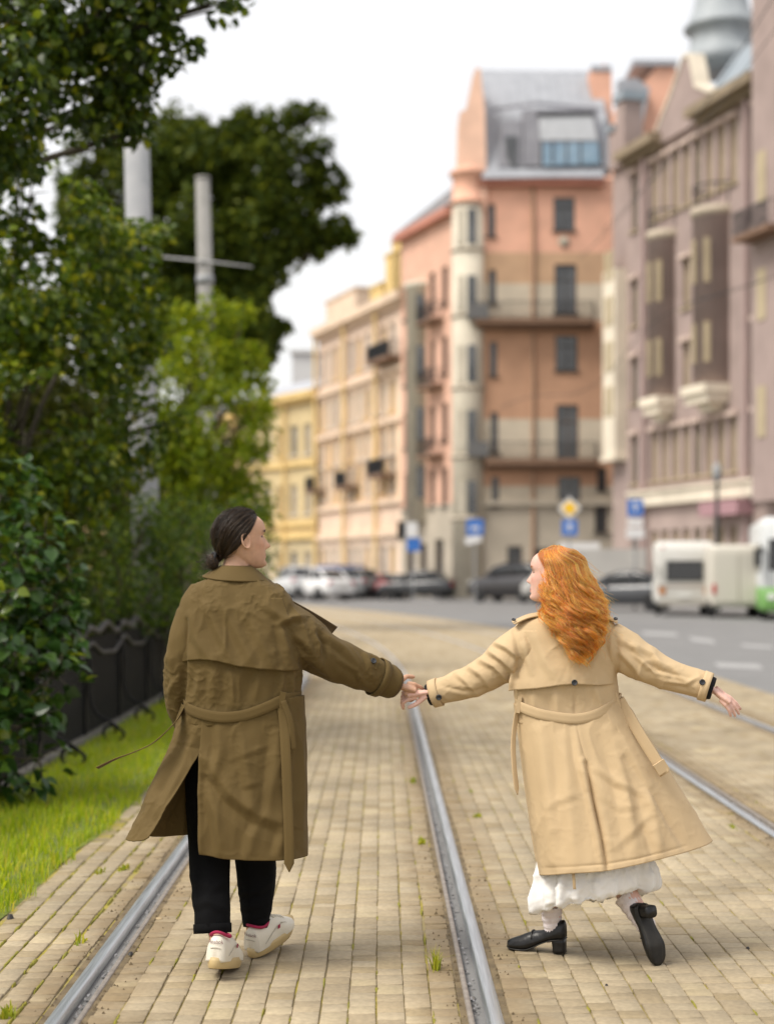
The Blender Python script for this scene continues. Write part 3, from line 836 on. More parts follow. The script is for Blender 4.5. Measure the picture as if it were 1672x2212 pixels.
for z, s_ in ((9.2, 5.0), (13.6, 5.0), (17.8, 5.0)):
    mb = MB(); FW.box(mb, s_, s_ + 2.6, z - .2, z, 0, .9); b_ = mb.build('balcony', M_slab, pk); railing(FW, b_, s_, s_ + 2.6, z, 0, .85)

# ---------- yellow and ochre terraces
def terrace(name, label, far, near, H, cols_, floors, bay_w, mats, trim, base_h, roofm):
    F = Fac(far, near)
    t = thing(name, (F.pt(F.L / 2, 0, 0)), label, 'building')
    nb = int(F.L / bay_w); ops = []
    for (z0, z1) in floors:
        for k in range(nb): ops.append((bay_w * (k + .5) - .55, bay_w * (k + .5) + .55, z0, z1))
    mb = MB()
    lv = [-.1, base_h] + list(cols_) + [H]
    for i in range(len(lv) - 1):
        oo = [o for o in ops if lv[i] <= o[2] and o[3] <= lv[i + 1]]
        wall_open(F, mb, 0, F.L, lv[i], lv[i + 1], oo, mi=min(i, len(mats) - 1))
    F.box(mb, 0, F.L, -.1, H, -12, -.45, len(mats) - 1)
    mb.build('wall', mats, t)
    for i, o in enumerate(ops): add_window(F, t, *o, M_frame_w if i % 3 else S_yelt, M_glassw if i % 4 else M_glass)
    mb = MB()
    F.box(mb, -.2, F.L + .2, H, H + .55, -.3, .7); F.box(mb, -.1, F.L + .1, H - .35, H - .003, .003, .35)
    for z in cols_: F.box(mb, 0, F.L, z - .18, z + .18, .003, .28)
    F.box(mb, 0, F.L, base_h - .2, base_h + .25, .004, .30)
    mb.build('cornice', trim, t)
    for k in range(0, nb + 1, 4 if bay_w < 2.5 else 3):
        mb = MB(); mb.tube([F.pt(min(bay_w * k + .05, F.L - .1), .35, H), F.pt(min(bay_w * k + .05, F.L - .1), .35, .2)], .13, 7); mb.build('drainpipe', S_yelt, t)
    mb = MB(); mb.add([F.pt(-.2, .6, H + .55), F.pt(F.L + .2, .6, H + .55), F.pt(F.L + .2, -5, H + 2.6), F.pt(-.2, -5, H + 2.6), F.pt(-.2, -11, H + .5), F.pt(F.L + .2, -11, H + .5)], [(0, 1, 2, 3), (3, 2, 5, 4), (0, 3, 4), (1, 5, 2)])
    mb.build('roof', roofm, t)
    return F, t
F1, t1 = terrace('peach_terrace', 'long peach and yellow terrace with yellow drainpipes left of the salmon house', (-5.35, 126.6), (1.25, 108.6), 20.2, (6.6, 12.2, 15.6), ((1.2, 3.6), (7.2, 9.6), (9.9, 11.7), (12.8, 15.0), (16.4, 18.9)), 1.75,
                 [stucco('pale_rose_base', (0.62, 0.49, 0.38)), stucco('rose_stucco', (0.60, 0.45, 0.34)), S_peach, S_beige, stucco('rose_top', (0.58, 0.44, 0.34))], S_beige, 4.4, M_roofd)
for (u, v, wd) in ((688, 1060, 1.0), (763, 1050, 1.3), (840, 1025, 1.6), (846, 775, 2.2)):
    s_ = F1.s_u(u); z = F1.z_uv(u, v)
    if s_ < .8: s_ = .8
    mb = MB(); F1.box(mb, s_ - wd, s_ + wd, z - .25, z, .01, 1.1); b_ = mb.build('balcony', M_slab, t1)
    railing(F1, b_, s_ - wd, s_ + wd, z, 0.02, 1.05, 1.0, .09)
    mb = MB(); F1.box(mb, s_ - wd + .06, s_ + wd - .06, z + .003, z + .85, .95, 1.0); mb.build('balcony_screen', M_iron, t1)
for (ua, ub, v0, v1) in ((700, 765, 690, 640), (795, 822, 655, 620), (828, 872, 640, 545), (843, 868, 560, 520)):
    s0, s1 = F1.s_u(ua), F1.s_u(ub); zt = F1.z_uv((ua + ub) / 2, v1)
    mb = MB(); F1.box(mb, s0, s1, 20.76, zt, -1.3, -.15); F1.box(mb, s0 - .1, s1 + .1, zt, zt + .2, -1.4, -.05); mb.build('chimney', S_yelt if ua != 700 else S_beige, t1)
F2, t2 = terrace('ochre_terrace', 'lower ochre terrace with a grey roof between the trees and the peach terrace', (-13.0, 139.0), (-5.45, 126.9), 15.6, (5.6, 10.4), ((1.0, 3.4), (6.4, 8.8), (11.2, 13.6)), 2.3,
                 [stucco('drab_ochre', (0.42, 0.34, 0.20)), stucco('ochre_lower', (0.52, 0.40, 0.20)), S_yel], S_yelt, 4.6, mat('grey_tin', (0.34, 0.36, 0.39), .5, (0.45, 0.46, 0.5), 1))
F3, t3 = terrace('far_ochre_terrace', 'farthest ochre terrace, mostly hidden behind the trees', (-34, 166.0), (-13.1, 139.3), 15.0, (5.6, 10.4), ((1.0, 3.4), (6.4, 8.8), (11.2, 13.6)), 2.6,
                 [stucco('drab_ochre_b', (0.42, 0.34, 0.20)), S_yel], S_yelt, 4.6, M_roofd)
mb = MB().box(-9.9, -7.0, 168, 176, 0, 24.6); mb.box(-10.1, -6.8, 167.7, 176.3, 24.6, 25.0); fbk = mb.build('pale_block', mat('pale_grey_render', (0.55, 0.55, 0.56), .8, (0.6, 0.6, 0.6), .5))
tag(fbk, 'plain pale grey block rising behind the ochre terrace roof', 'building')


# ---------- mauve house on the right
FM = Fac((13.15, 93.9), (24.4, 54.7))
mv = thing('mauve_house', FM.pt(10, 0, 0), 'long mauve-brown apartment house with round bays and grey cupola at right', 'building')
sM, zM = FM.s_u, FM.z_uv
HM = 25.0
rows = [(1.2, 4.0), (6.7, 9.4), (11.2, 13.8), (15.6, 18.2), (21.0, 24.2)]
bays = [(1441, 1.0), (1550, 1.25)]
ops = []
for r_i, (z0, z1) in enumerate(rows):
    k = 0
    s_ = 2.6
    while s_ < 30:
        in_bay = any(abs(s_ + .4 - sM(u)) < r + .45 for u, r in bays) and r_i in (2, 3)
        pipe = any(abs(s_ + .4 - sM(u)) < .62 for u in (1400, 1622))
        if not in_bay and not pipe: ops.append((s_, s_ + .8, z0, z1))
        s_ += 1.28
mb = MB(); wall_open(FM, mb, 0, FM.L, 6.0, HM, [o for o in ops if o[2] > 6], mi=0); wall_open(FM, mb, 0, FM.L, -.1, 6.0, [o for o in ops if o[2] < 6], mi=1)
FM.box(mb, 0, FM.L, -.1, HM, -14, -.45, 0)
mb.build('wall', [S_mauve, stucco('mauve_base', (0.31, 0.24, 0.215))], mv)
for i, o in enumerate(ops): add_window(FM, mv, *o, S_khaki, M_glassw if i % 5 else M_glass, 'cross' if i % 2 else 'plain')
whm = MB().box(-.14, .94, -.22, -.004, .05, .28).mesh('window_head', stucco('rosy_cream', (0.46, 0.36, 0.31)))
for i, (a, b, c, d) in enumerate(ops):
    if c > 6: share('window_head', whm, FM.pt(a, 0, d), FM.rz, mv)
mb = MB(); FM.box(mb, 3.0, FM.L, 5.35, 6.05, .004, .42); FM.box(mb, 3.0, FM.L, 6.055, 6.2, .004, .55); mb.build('white_band', S_cream, mv)
S_bc = stucco('brown_cornice', (0.20, 0.155, 0.10))
for a, b, o_ in ((2.2, 7.0, .95), (11.2, 18.0, 1.05)):
    mb = MB(); FM.box(mb, a, b, HM, HM + .5, -.5, o_); cn = mb.build('cornice', S_bc, mv)
    mb = MB(); FM.box(mb, a + .1, b - .1, HM - .3, HM - .003, .003, .5); mb.build('cornice_soffit', S_bc, cn)
for u, r in bays:
    s_ = sM(u); c0 = FM.pt(s_, 0, 0)
    zb, zt = (11.0, 19.6)
    mb = MB(); mb.lathe([(r, zb - .2), (r, zt), (r + .12, zt + .05), (r + .12, zt + .45), (.1, zt + .5)], 22, tuple(c0))
    for k in range(len(mb.f)):
        zc = sum(mb.v[i][2] for i in mb.f[k]) / len(mb.f[k]); mb.m[k] = 1 if (zc > zt) else 0
    by = mb.build('round_bay', [S_mauved, S_sand], mv, True)
    mb = MB(); FM.box(mb, s_ - r - .12, s_ + r + .12, zb - .35, zb + .1, 0.01, r + .14); FM.box(mb, s_ - r, s_ + r, zb - .8, zb - .353, 0.01, r - .05); FM.box(mb, s_ - r * .6, s_ + r * .6, zb - 1.2, zb - .803, 0.01, r * .55); mb.build('corbel', S_cream, by)
    mb = MB()
    for k in range(14):
        a = 2 * math.pi * k / 14
        mb.tube([c0 + Vector((math.cos(a) * r, math.sin(a) * r, zt + .5)), c0 + Vector((math.cos(a) * r, math.sin(a) * r, zt + 1.55))], .025, 4)
    mb.lathe([(r - .03, zt + 1.5), (r + .03, zt + 1.5), (r + .03, zt + 1.58), (r - .03, zt + 1.58)], 20, tuple(c0), cap=False)
    mb.build('railing', M_iron, by)
    for a in (-2.2, -2.9):
        for z0, z1 in ((12.2, 14.2), (16.2, 18.4)):
            q = c0 + Vector((math.cos(a) * r, math.sin(a) * r, 0)); mb = MB().box(q.x - .14, q.x + .14, q.y - .14, q.y + .14, z0, z1); mb.build('bay_window', S_khaki, by)
for u in (1400, 1622):
    s_ = sM(u); mb = MB(); mb.tube([FM.pt(s_, .3, HM - .4), FM.pt(s_, .3, .2)], .13, 8); mb.build('drainpipe', M_pipem, mv)
# cream stair bay at the far end
mb = MB(); FM.box(mb, 0.15, 1.9, zM(1340, 985), zM(1340, 585), .003, .7); FM.box(mb, 0.05, 2.0, zM(1340, 985) - .3, zM(1340, 985) - .004, .003, .8); cbay = mb.build('cream_bay', S_cream, mv)
for k in range(4):
    z = zM(1340, 900) + k * 2.6; mb = MB(); FM.box(mb, .45, .95, z, z + 1.7, .704, .74); FM.box(mb, 1.15, 1.65, z, z + 1.7, .704, .74); mb.build('bay_window', S_khaki, cbay)
mb = MB(); FM.box(mb, .2, 2.4, HM, HM + 2.2, -.8, .35); FM.box(mb, 1.3, 2.3, HM + 2.2, HM + 3.6, -.8, .35); mb.build('parapet', S_mauve, mv)
mb = MB(); FM.box(mb, 1.1, 2.5, HM + 3.6, HM + 4.1, -1, .5); mb.build('parapet_cap', M_roofb, mv)
mb = MB(); FM.box(mb, .1, 1.1, HM + 2.2, HM + 2.5, -1, .5); mb.build('parapet_cap', M_roofb, mv)
# gable with cream coping
g0, g1 = 5.6, 13.2
mb = MB()
poly = [(g0, HM - .1), (g1 + .5, HM - .1), (g1 + .5, HM + .8), (g1 - .8, HM + 1.1), (g1 - 2.2, HM + 1.8), (g1 - 2.9, HM + 3.6), (g1 - 3.5, HM + 3.7), (g0 + 2.6, HM + 2.2), (g0 + .6, HM + .5)]
mb.prism(poly, -.5, .28, 0, tf=lambda x, y, z: FM.pt(x, y, z)); gb = mb.build('gable', S_mauve, mv)
mb = MB()
for (a, b) in zip(poly[2:], poly[3:]):
    mb.prism([(a[0], a[1] - .02), (a[0], a[1] + .16), (b[0], b[1] + .16), (b[0], b[1] - .02)], -.6, .36, 0, tf=lambda x, y, z: FM.pt(x, y, z))
mb.build('coping', S_cream, gb)
mb = MB(); mb.add([FM.pt(g0 + .2, -.7, HM), FM.pt(g1, -.7, HM), FM.pt(g1, -3.4, HM + 4.6), FM.pt(g0 + 3.0, -3.4, HM + 4.6), FM.pt(g0 - 3.0, -2.2, HM), FM.pt(g0 + .6, -5, HM + 4.6), FM.pt(g1, -9, HM), FM.pt(g0 - 3, -9, HM)],
                  [(0, 1, 2, 3), (4, 0, 3, 5), (3, 2, 6, 5), (5, 6, 7), (4, 5, 7)])
mb.build('mansard', M_roofb, mv)
mb = MB(); FM.box(mb, 2.0, 18, HM + .5, HM + .9, -10, -.6); FM.box(mb, 12.5, 18, HM + .9, HM + 1.7, -9, -1.2); mb.build('flat_roof', M_roofl, mv)
# cupola
cu = W(1558, 0, 91.0); zC = lambda v: CAM_H + (CY - v) * 91.0 / FPX; pm = 91.0 / FPX
mb = MB()
mb.lathe([(84 * pm, zC(150)), (80 * pm, zC(118)), (68 * pm, zC(112)), (66 * pm, zC(74)), (70 * pm, zC(72)), (80 * pm, zC(64)), (81 * pm, zC(60)), (72 * pm, zC(50)), (60 * pm, zC(20)), (54 * pm, zC(-10)), (47 * pm, zC(-45)), (30 * pm, zC(-80)), (6 * pm, zC(-100))], 28, (cu.x, 91.0, 0))
mb.build('cupola', mat('weathered_lead', (0.27, 0.30, 0.32), .6, (0.35, 0.38, 0.40), 1.2), mv, True)
# near wing, taller, at the frame edge
mb = MB(); FM.box(mb, 18.05, 36, 5, 30.5, -8, .9); mb.build('near_wing', S_mauve, mv)
mb = MB(); FM.box(mb, 17.95, 36, 30.5, 31.4, -8, 1.5); FM.box(mb, 18.0, 18.9, 31.4, 34.5, -.6, 1.1); mb.build('near_cornice', S_cream, mv)
for k in range(3):
    z = 8 + k * 5.5; mb = MB(); FM.box(mb, 18.6, 19.4, z, z + 2.4, .904, .95); mb.build('near_window', S_khaki, mv)
mb = MB(); FM.box(mb, 18.1, 21.5, 17.2, 17.45, .9, 2.0); bl = mb.build('balcony', M_slab, mv); railing(FM, bl, 18.1, 21.5, 17.45, .9, 1.95, 1.1, .1)
mb = MB(); FM.box(mb, 12.6, 16.6, 4.5, 5.2, .02, .9); mb.build('pink_awning', mat('pink_awning_cloth', (0.38, 0.22, 0.24), .8), mv)
# house with orange gable seen over the roofs, between the salmon house and the cupola
mb = MB(); YB = 118.0
mb.prism([(W(u, v, YB).x, W(u, v, YB).z) for u, v in ((1335, 400), (1480, 400), (1460, 140), (1420, 140), (1380, 190), (1340, 210))], YB, YB + 8)
bh = mb.build('rear_house', S_pink); tag(bh, 'orange gabled house peeping over the mauve roof', 'building')
mb = MB(); mb.prism([(W(u, v, YB).x, W(u, v, YB).z) for u, v in ((1330, 330), (1372, 330), (1398, 200), (1370, 178), (1330, 182))], YB - 1.2, YB - .02); mb.box(W(1366, 0, YB).x, W(1462, 0, YB).x, YB - .3, YB + 7, W(0, 142, YB).z, W(0, 130, YB).z); mb.build('roof', M_roofl, bh)

# ---------- pavements in front of the houses
def kerb_walk(F, a, b, wd, lab):
    mb = MB(); F.box(mb, a, b, -.1, .10, .05, wd, 0); F.box(mb, a, b, -.1, .12, wd + .003, wd + .2, 1)
    o = mb.build('sidewalk', [M_side, M_kerb]); tag(o, kind='structure')
kerb_walk(FM, -1, FM.L, 2.6, ''); kerb_walk(FP, -1.5, FP.L, 3.0, ''); kerb_walk(F1, -.5, F1.L + 12, 2.4, ''); kerb_walk(F2, 0, F2.L, 2.4, '')
# ================================================================== VEHICLES, SIGNS, POLES, WIRES
M_tyre = mat('tyre_rubber', (0.015, 0.015, 0.016), .8); M_rim = mat('wheel_rim', (0.42, 0.42, 0.43), .35, metal=.7); M_tail = mat('tail_lamp', (0.45, 0.02, 0.02), .3); M_head = mat('head_lamp', (0.7, 0.7, 0.68), .15)
M_cglass = glass_mat('car_glass', (0.02, 0.022, 0.025), .05); M_trim = mat('black_trim', (0.02, 0.02, 0.02), .6); M_plate = mat('number_plate', (0.65, 0.65, 0.62), .6)
def paint(name, c): return mat('paint_' + name, c, .3, coat=1.0, spec=.5)
def loft_x(secs, mats_idx=0, n=20, p=4.0):
    """secs: list of (x, z0, z1, halfwidth) -> rounded-box rings along x"""
    V, F = [], []
    for (x, z0, z1, hw) in secs:
        zc, hz = (z0 + z1) / 2, (z1 - z0) / 2
        for k in range(n):
            a = 2 * math.pi * k / n; c, s = math.cos(a), math.sin(a)
            V.append((x, hw * math.copysign(abs(c) ** (2 / p), c), zc + hz * math.copysign(abs(s) ** (2 / p), s)))
    for i in range(len(secs) - 1):
        for k in range(n): F.append((i * n + k, i * n + (k + 1) % n, (i + 1) * n + (k + 1) % n, (i + 1) * n + k))
    F.append(tuple(range(n - 1, -1, -1))); F.append(tuple((len(secs) - 1) * n + k for k in range(n)))
    return V, F
def car(loc, rz, c, label, kind='sedan', sc=1.0, nm='parked_car'):
    """x forward; rz heading"""
    t = thing(nm, (0, 0, 0), label, 'car', 'cars parked along the street')
    pm_ = paint(label.split()[0] + str(len(bpy.data.materials)), c)
    suv = kind == 'suv'; h = 0.25 if suv else 0
    L = 2.2
    V, F = loft_x([(-2.22, .45, .80 + h, .70), (-2.15, .32, .98 + h, .82), (-1.6, .25, 1.02 + h, .88), (-.5, .22, .98 + h, .89), (.8, .22, .96 + h, .89), (1.6, .25, .86 + h, .87), (2.05, .32, .74 + h, .80), (2.2, .42, .64 + h, .66)], n=24, p=5)
    obj('body', mesh_np('body', V, F, pm_), t)
    if kind == 'sedan': cs = [(-1.75, .92, 1.0, .66), (-1.15, .90, 1.36, .64), (-.6, .90, 1.44, .63), (.1, .9, 1.43, .64), (.55, .9, 1.30, .67), (1.15, .88, .95, .70)]
    else: cs = [(-2.1, .95 + h, 1.05 + h, .70), (-1.85, .9 + h, 1.42 + h, .68), (-1.2, .9 + h, 1.52 + h, .67), (.0, .9 + h, 1.5 + h, .67), (.5, .9 + h, 1.38 + h, .69), (1.1, .88 + h, .98 + h, .71)]
    V, F = loft_x(cs, n=24, p=4.5); cab = obj('cabin_glass', mesh_np('cabin_glass', V, F, M_cglass), t)
    V, F = loft_x([(x * .93 - .02, z1 - .05, z1 + .02, w * .95) for x, z0, z1, w in cs[1:-1]], n=20, p=5); obj('roof', mesh_np('roof', V, F, pm_), t)
    mb = MB()
    for s in (-1, 1):
        for pth in ([cs[0], cs[1]], [cs[-1], cs[-2]]): mb.tube([(pth[0][0], s * pth[0][3] * .96, pth[0][2] - .02), (pth[1][0] * .96, s * pth[1][3] * .96, pth[1][2] - .01)], .05, 5)
        mb.tube([(-.45, s * .665, 1.45 + h - .03), (-.5, s * .72, .95 + h)], .045, 5)
    mb.build('pillar', pm_, t)
    for x in (-1.32, 1.36):
        for s in (-1, 1):
            mb = MB().lathe([(.20, -.10), (.31, -.11), (.335, -.06), (.335, .06), (.31, .11), (.20, .10)], 18); m1 = mb.mesh('wheel', M_tyre, True)
            w = bpy.data.objects.new('wheel', m1); w.location = (x, s * .80, .33); w.rotation_euler = (R(90), 0, 0); link(w); w.parent = t
            mb = MB().lathe([(.02, .09), (.19, .085), (.205, .10), (.205, -.10), (.19, -.085), (.02, -.09)], 14); r_ = obj('rim', mb.mesh('rim', M_rim, True)); r_.parent = w
    for s in (-1, 1):
        obj('tail_light', MB().box(-2.21, -2.02, min(s * .52, s * .80), max(s * .52, s * .80), .70 + h, .88 + h).mesh('tail_light', M_tail), t)
        obj('headlight', MB().box(1.96, 2.15, min(s * .46, s * .72), max(s * .46, s * .72), .58 + h, .72 + h).mesh('headlight', M_head), t)
        obj('mirror', MB().box(.55, .72, min(s * .86, s * 1.02), max(s * .86, s * 1.02), .98 + h, 1.1 + h).mesh('mirror', pm_), t)
    obj('bumper', MB().box(-2.27, -2.08, -.74, .74, .36, .52 + h * .5).box(2.04, 2.24, -.70, .70, .32, .46 + h * .5).mesh('bumper', M_trim if suv else pm_), t)
    obj('number_plate', MB().box(-2.285, -2.272, -.26, .26, .56 + h, .67 + h).mesh('number_plate', M_plate), t)
    t.location = loc; t.rotation_euler = (0, 0, rz); t.scale = (sc, sc, sc * 1.14)
    return t
def gp(u, v, z=0.0):
    Y = (CAM_H - z) * FPX / (v - CY); return ((u - CX) / FPX * Y, Y, z)
SD = math.atan2(.94, -.34)                    # street direction, away from the camera
ROADZ = -0.03
def place(u, v): p_ = gp(u, v); return (p_[0], p_[1] + 1.6, ROADZ)
car(place(632, 1296), SD, (0.55, 0.56, 0.57), 'silver hatchback half hidden behind the white saloon by the trees', 'suv', 1.05)
car(place(686, 1297), SD + .25, (0.75, 0.75, 0.75), 'white saloon seen from behind, leftmost whole car of the row', 'sedan', 1.2)
car(place(748, 1294), SD + .5, (0.20, 0.205, 0.21), 'grey hatchback right of the white saloon', 'suv', 1.0)
car(place(798, 1294), SD + .6, (0.30, 0.05, 0.055), 'dark red car in the middle of the parked row', 'sedan', 1.0)
car(place(838, 1294), SD + .7, (0.10, 0.105, 0.11), 'dark grey saloon just left of the black car in the parked row', 'sedan', 1.0)
car(place(905, 1296), SD + .9, (0.02, 0.022, 0.026), 'black car at the right end of the parked row', 'sedan', 1.12)
car(place(1108, 1301), SD + .55, (0.018, 0.016, 0.018), 'black off-roader parked left of the woman\'s face', 'suv', 1.12)
car((10.6, 71.5, ROADZ), SD + .75, (0.045, 0.048, 0.055), 'dark grey saloon parked beside the white caravan', 'sedan', 1.08)
# blue van behind the white saloon
t = thing('blue_van', (0, 0, 0), 'dark blue van behind the white saloon', 'van'); pb = paint('blue', (0.01, 0.05, 0.20))
V, F = loft_x([(-2.4, .5, 2.1, .85), (-2.35, .4, 2.25, .95), (0.9, .4, 2.25, .95), (1.3, .4, 2.0, .93), (2.0, .4, 1.2, .9), (2.5, .45, .95, .8)], n=24, p=6); obj('body', mesh_np('body', V, F, pb), t)
obj('windscreen', MB().add([(1.36, -.8, 1.95), (1.36, .8, 1.95), (1.97, .82, 1.27), (1.97, -.82, 1.27)], [(0, 1, 2, 3), (3, 2, 1, 0)]).mesh('windscreen', M_cglass), t)
for x in (-1.4, 1.6):
    for s in (-1, 1): obj('wheel', MB().tube([(x, s * .75, .35), (x, s * .97, .35)], .35, 16).mesh('wheel', M_tyre), t)
t.location = (-3.9, 112, ROADZ); t.rotation_euler = (0, 0, SD + 1.2)
# white delivery truck behind the woman's head
t = thing('box_truck', (0, 0, 0), 'pale grey box truck behind the woman\'s head', 'truck'); M_tw = mat('dull_white_paint', (0.50, 0.49, 0.46), .6, (0.42, 0.41, 0.39), .8)
obj('cargo_box', MB().box(-2.6, 2.0, -1.05, 1.05, .75, 2.95).mesh('cargo_box', M_tw), t)
V, F = loft_x([(2.05, .5, 2.3, .95), (2.6, .5, 2.3, .98), (3.1, .5, 2.0, .96), (3.6, .5, 1.3, .93), (3.9, .5, 1.0, .85)], n=20, p=6); obj('cab', mesh_np('cab', V, F, M_tw), t)
obj('windscreen', MB().add([(3.14, -.8, 1.95), (3.14, .8, 1.95), (3.62, .8, 1.36), (3.62, -.8, 1.36)], [(0, 1, 2, 3), (3, 2, 1, 0)]).mesh('windscreen', M_cglass), t)
obj('roof_sign', MB().box(-.2, 1.9, -.6, .6, 2.953, 3.3).mesh('roof_sign', mat('white_sign_box', (0.62, 0.62, 0.62), .5)), t)
obj('chassis', MB().box(-2.5, 3.7, -.5, .5, .45, .74).mesh('chassis', M_trim), t)
for x in (-1.6, 2.9):
    for s in (-1, 1): obj('wheel', MB().tube([(x, s * .72, .4), (x, s * .98, .4)], .4, 16).mesh('wheel', M_tyre), t)
t.location = (11.1, 86.0, ROADZ); t.rotation_euler = (0, 0, R(178))
# caravan
t = thing('caravan', (0, 0, 0), 'white touring caravan with a dark rear window, right of the grey saloon', 'caravan'); M_cv = mat('caravan_white', (0.62, 0.61, 0.575), .45, (0.56, 0.55, 0.51), 1)
V, F = loft_x([(-2.3, .65, 2.5, .95), (-2.25, .5, 2.78, 1.08), (-2.0, .45, 2.9, 1.13), (1.8, .45, 2.9, 1.13), (2.3, .55, 2.6, 1.1), (2.45, .7, 2.3, 1.05)], n=44, p=14); obj('body', mesh_np('body', V, F, M_cv), t)
obj('rear_window', MB().box(-2.335, -2.27, -.64, .64, 1.42, 2.08).mesh('rear_window', M_cglass), t)
obj('window_frame', MB().box(-2.345, -2.30, -.70, -.645, 1.36, 2.14).box(-2.345, -2.30, .645, .70, 1.36, 2.14).box(-2.345, -2.30, -.64, .64, 2.085, 2.14).box(-2.345, -2.30, -.64, .64, 1.36, 1.415).mesh('window_frame', M_trim), t)
obj('rear_stripe', MB().box(-2.31, -2.29, -1.04, 1.04, 1.12, 1.2).mesh('rear_stripe', mat('taupe_stripe', (0.28, 0.22, 0.18), .5)), t)
obj('number_plate', MB().box(-2.36, -2.31, -.26, .26, .72, .84).mesh('number_plate', M_plate), t)
obj('marker_light', MB().box(-2.31, -2.29, -.9, -.78, 2.62, 2.68).box(-2.31, -2.29, .78, .9, 2.62, 2.68).mesh('marker_light', M_tail), t)
obj('grab_handle', MB().tube([(-2.30, .95, 1.5), (-2.42, .95, 1.55), (-2.42, .95, 1.85), (-2.30, .95, 1.9)], .025, 6).mesh('grab_handle', M_trim), t)
for s in (-1, 1):
    obj('side_window', MB().box(-1.5, .4, s * 1.12 - .03, s * 1.12 + .03, 1.4, 2.1).mesh('side_window', M_cglass), t)
    obj('tail_light', MB().box(-2.34, -2.28, s * .85 - .13, s * .85 + .13, .85, 1.1).mesh('tail_light', mat('amber_lamp', (0.42, 0.17, 0.05), .4)), t)
    obj('wheel', MB().tube([(0, s * .85, .33), (0, s * 1.06, .33)], .33, 16).mesh('wheel', M_tyre), t)
obj('bumper', MB().box(-2.42, -2.3, -1.0, 1.0, .42, .62).mesh('bumper', mat('caravan_bumper', (0.35, 0.33, 0.29), .6)), t)
obj('drawbar', MB().box(2.3, 3.6, -.06, .06, .38, .5).mesh('drawbar', M_trim), t)
t.location = (11.75, 64.2, ROADZ); t.rotation_euler = (0, 0, R(82))
# beige van between caravan and bus
t = thing('beige_van', (0, 0, 0), 'beige high-roofed van between the caravan and the green bus', 'van'); M_bv = mat('beige_paint', (0.56, 0.53, 0.46), .45)
V, F = loft_x([(-2.6, .5, 2.5, .95), (-2.55, .4, 2.72, 1.03), (1.0, .4, 2.75, 1.03), (1.5, .4, 2.3, 1.0), (2.1, .4, 1.3, .97), (2.6, .45, 1.05, .88)], n=44, p=12); obj('body', mesh_np('body', V, F, M_bv), t)
for s in (-1, 1):
    obj('rear_door', MB().box(-2.64, -2.58, min(s * .03, s * .88), max(s * .03, s * .88), .6, 2.4).mesh('rear_door', M_bv), t)
    obj('tail_light', MB().box(-2.66, -2.6, s * .92 - .08, s * .92 + .06, .9, 1.25).mesh('tail_light', M_tail), t)
    for x in (-1.6, 1.7): obj('wheel', MB().tube([(x, s * .8, .36), (x, s * 1.04, .36)], .36, 16).mesh('wheel', M_tyre), t)
t.location = (13.25, 62.0, ROADZ); t.rotation_euler = (0, 0, R(84))
# bus
t = thing('city_bus', (0, 0, 0), 'white and green bus at the right edge of the frame', 'bus'); M_bw = mat('bus_white', (0.66, 0.68, 0.68), .35); M_bg = mat('bus_green', (0.17, 0.36, 0.10), .4)
V, F = loft_x([(-4.6, 1.2, 3.4, 1.17), (-4.5, 1.05, 3.6, 1.24), (4.4, 1.05, 3.6, 1.24), (4.5, 1.15, 3.4, 1.18)], n=44, p=14); obj('upper_body', mesh_np('upper_body', V, F, M_bw), t)
V, F = loft_x([(-4.62, .42, 1.15, 1.16), (-4.52, .3, 1.2, 1.255), (4.42, .3, 1.2, 1.255), (4.52, .4, 1.15, 1.18)], n=28, p=9); obj('green_skirt', mesh_np('green_skirt', V, F, M_bg), t)
obj('front_window', MB().box(-4.63, -4.56, -1.0, 1.0, 1.75, 2.85).mesh('front_window', M_cglass), t)
for k in range(4):
    for s in (-1, 1): obj('side_window', MB().box(-4.0 + k * 2, -2.3 + k * 2, s * 1.235 - .03, s * 1.235 + .03, 1.7, 2.7).mesh('side_window', M_cglass), t)
for s in (-1, 1):
    obj('headlight', MB().box(-4.66, -4.6, s * .9 - .14, s * .9 + .14, .75, .95).mesh('headlight', M_head), t)
    obj('mirror', MB().box(-4.95, -4.8, s * 1.38 - .12, s * 1.38 + .12, 1.9, 2.5).box(-4.9, -4.5, s * 1.2 - .03, s * 1.3 + .03, 2.5, 2.56).mesh('mirror', M_trim), t)
    for x in (-2.9, 2.8): obj('wheel', MB().tube([(x, s * .95, .45), (x, s * 1.2, .45)], .45, 18).mesh('wheel', M_tyre), t)
t.location = (15.0, 60.2, ROADZ); t.rotation_euler = (0, 0, R(80))

# ---------- signs
M_blue = mat('sign_blue', (0.035, 0.16, 0.52), .5); M_white = mat('sign_white', (0.72, 0.72, 0.72), .5); M_yellow = mat('sign_yellow', (0.85, 0.52, 0.02), .5); M_post = mat('galvanised_post', (0.28, 0.29, 0.30), .5)
def sign_post(u, Y, vtop, label):
    x = W(u, 0, Y).x; zt = W(u, vtop, Y).z
    t = thing('road_sign', (x, Y, 0), label, 'sign', 'road signs along the street')
    obj('post', MB().tube([(x, Y, -.05), (x, Y, zt)], .045, 8).mesh('post', M_post), t)
    return t, x
def plate(t, x, Y, v, w, h, m, name='sign_plate', dx=0, rot=0, dy=-.07):
    z = W(0, v, Y).z; c_, s_ = math.cos(rot), math.sin(rot)
    pts = [(-w, -h), (w, -h), (w, h), (-w, h)]
    mb = MB(); mb.prism([(x + dx + a * c_ - b * s_, z + a * s_ + b * c_) for a, b in pts], Y + dy, Y + dy + .02); return mb.build(name, m, t)
Y = 72.0
t, x = sign_post(1230, Y, 1070, 'yellow diamond priority sign above a blue square sign, over the pale truck')
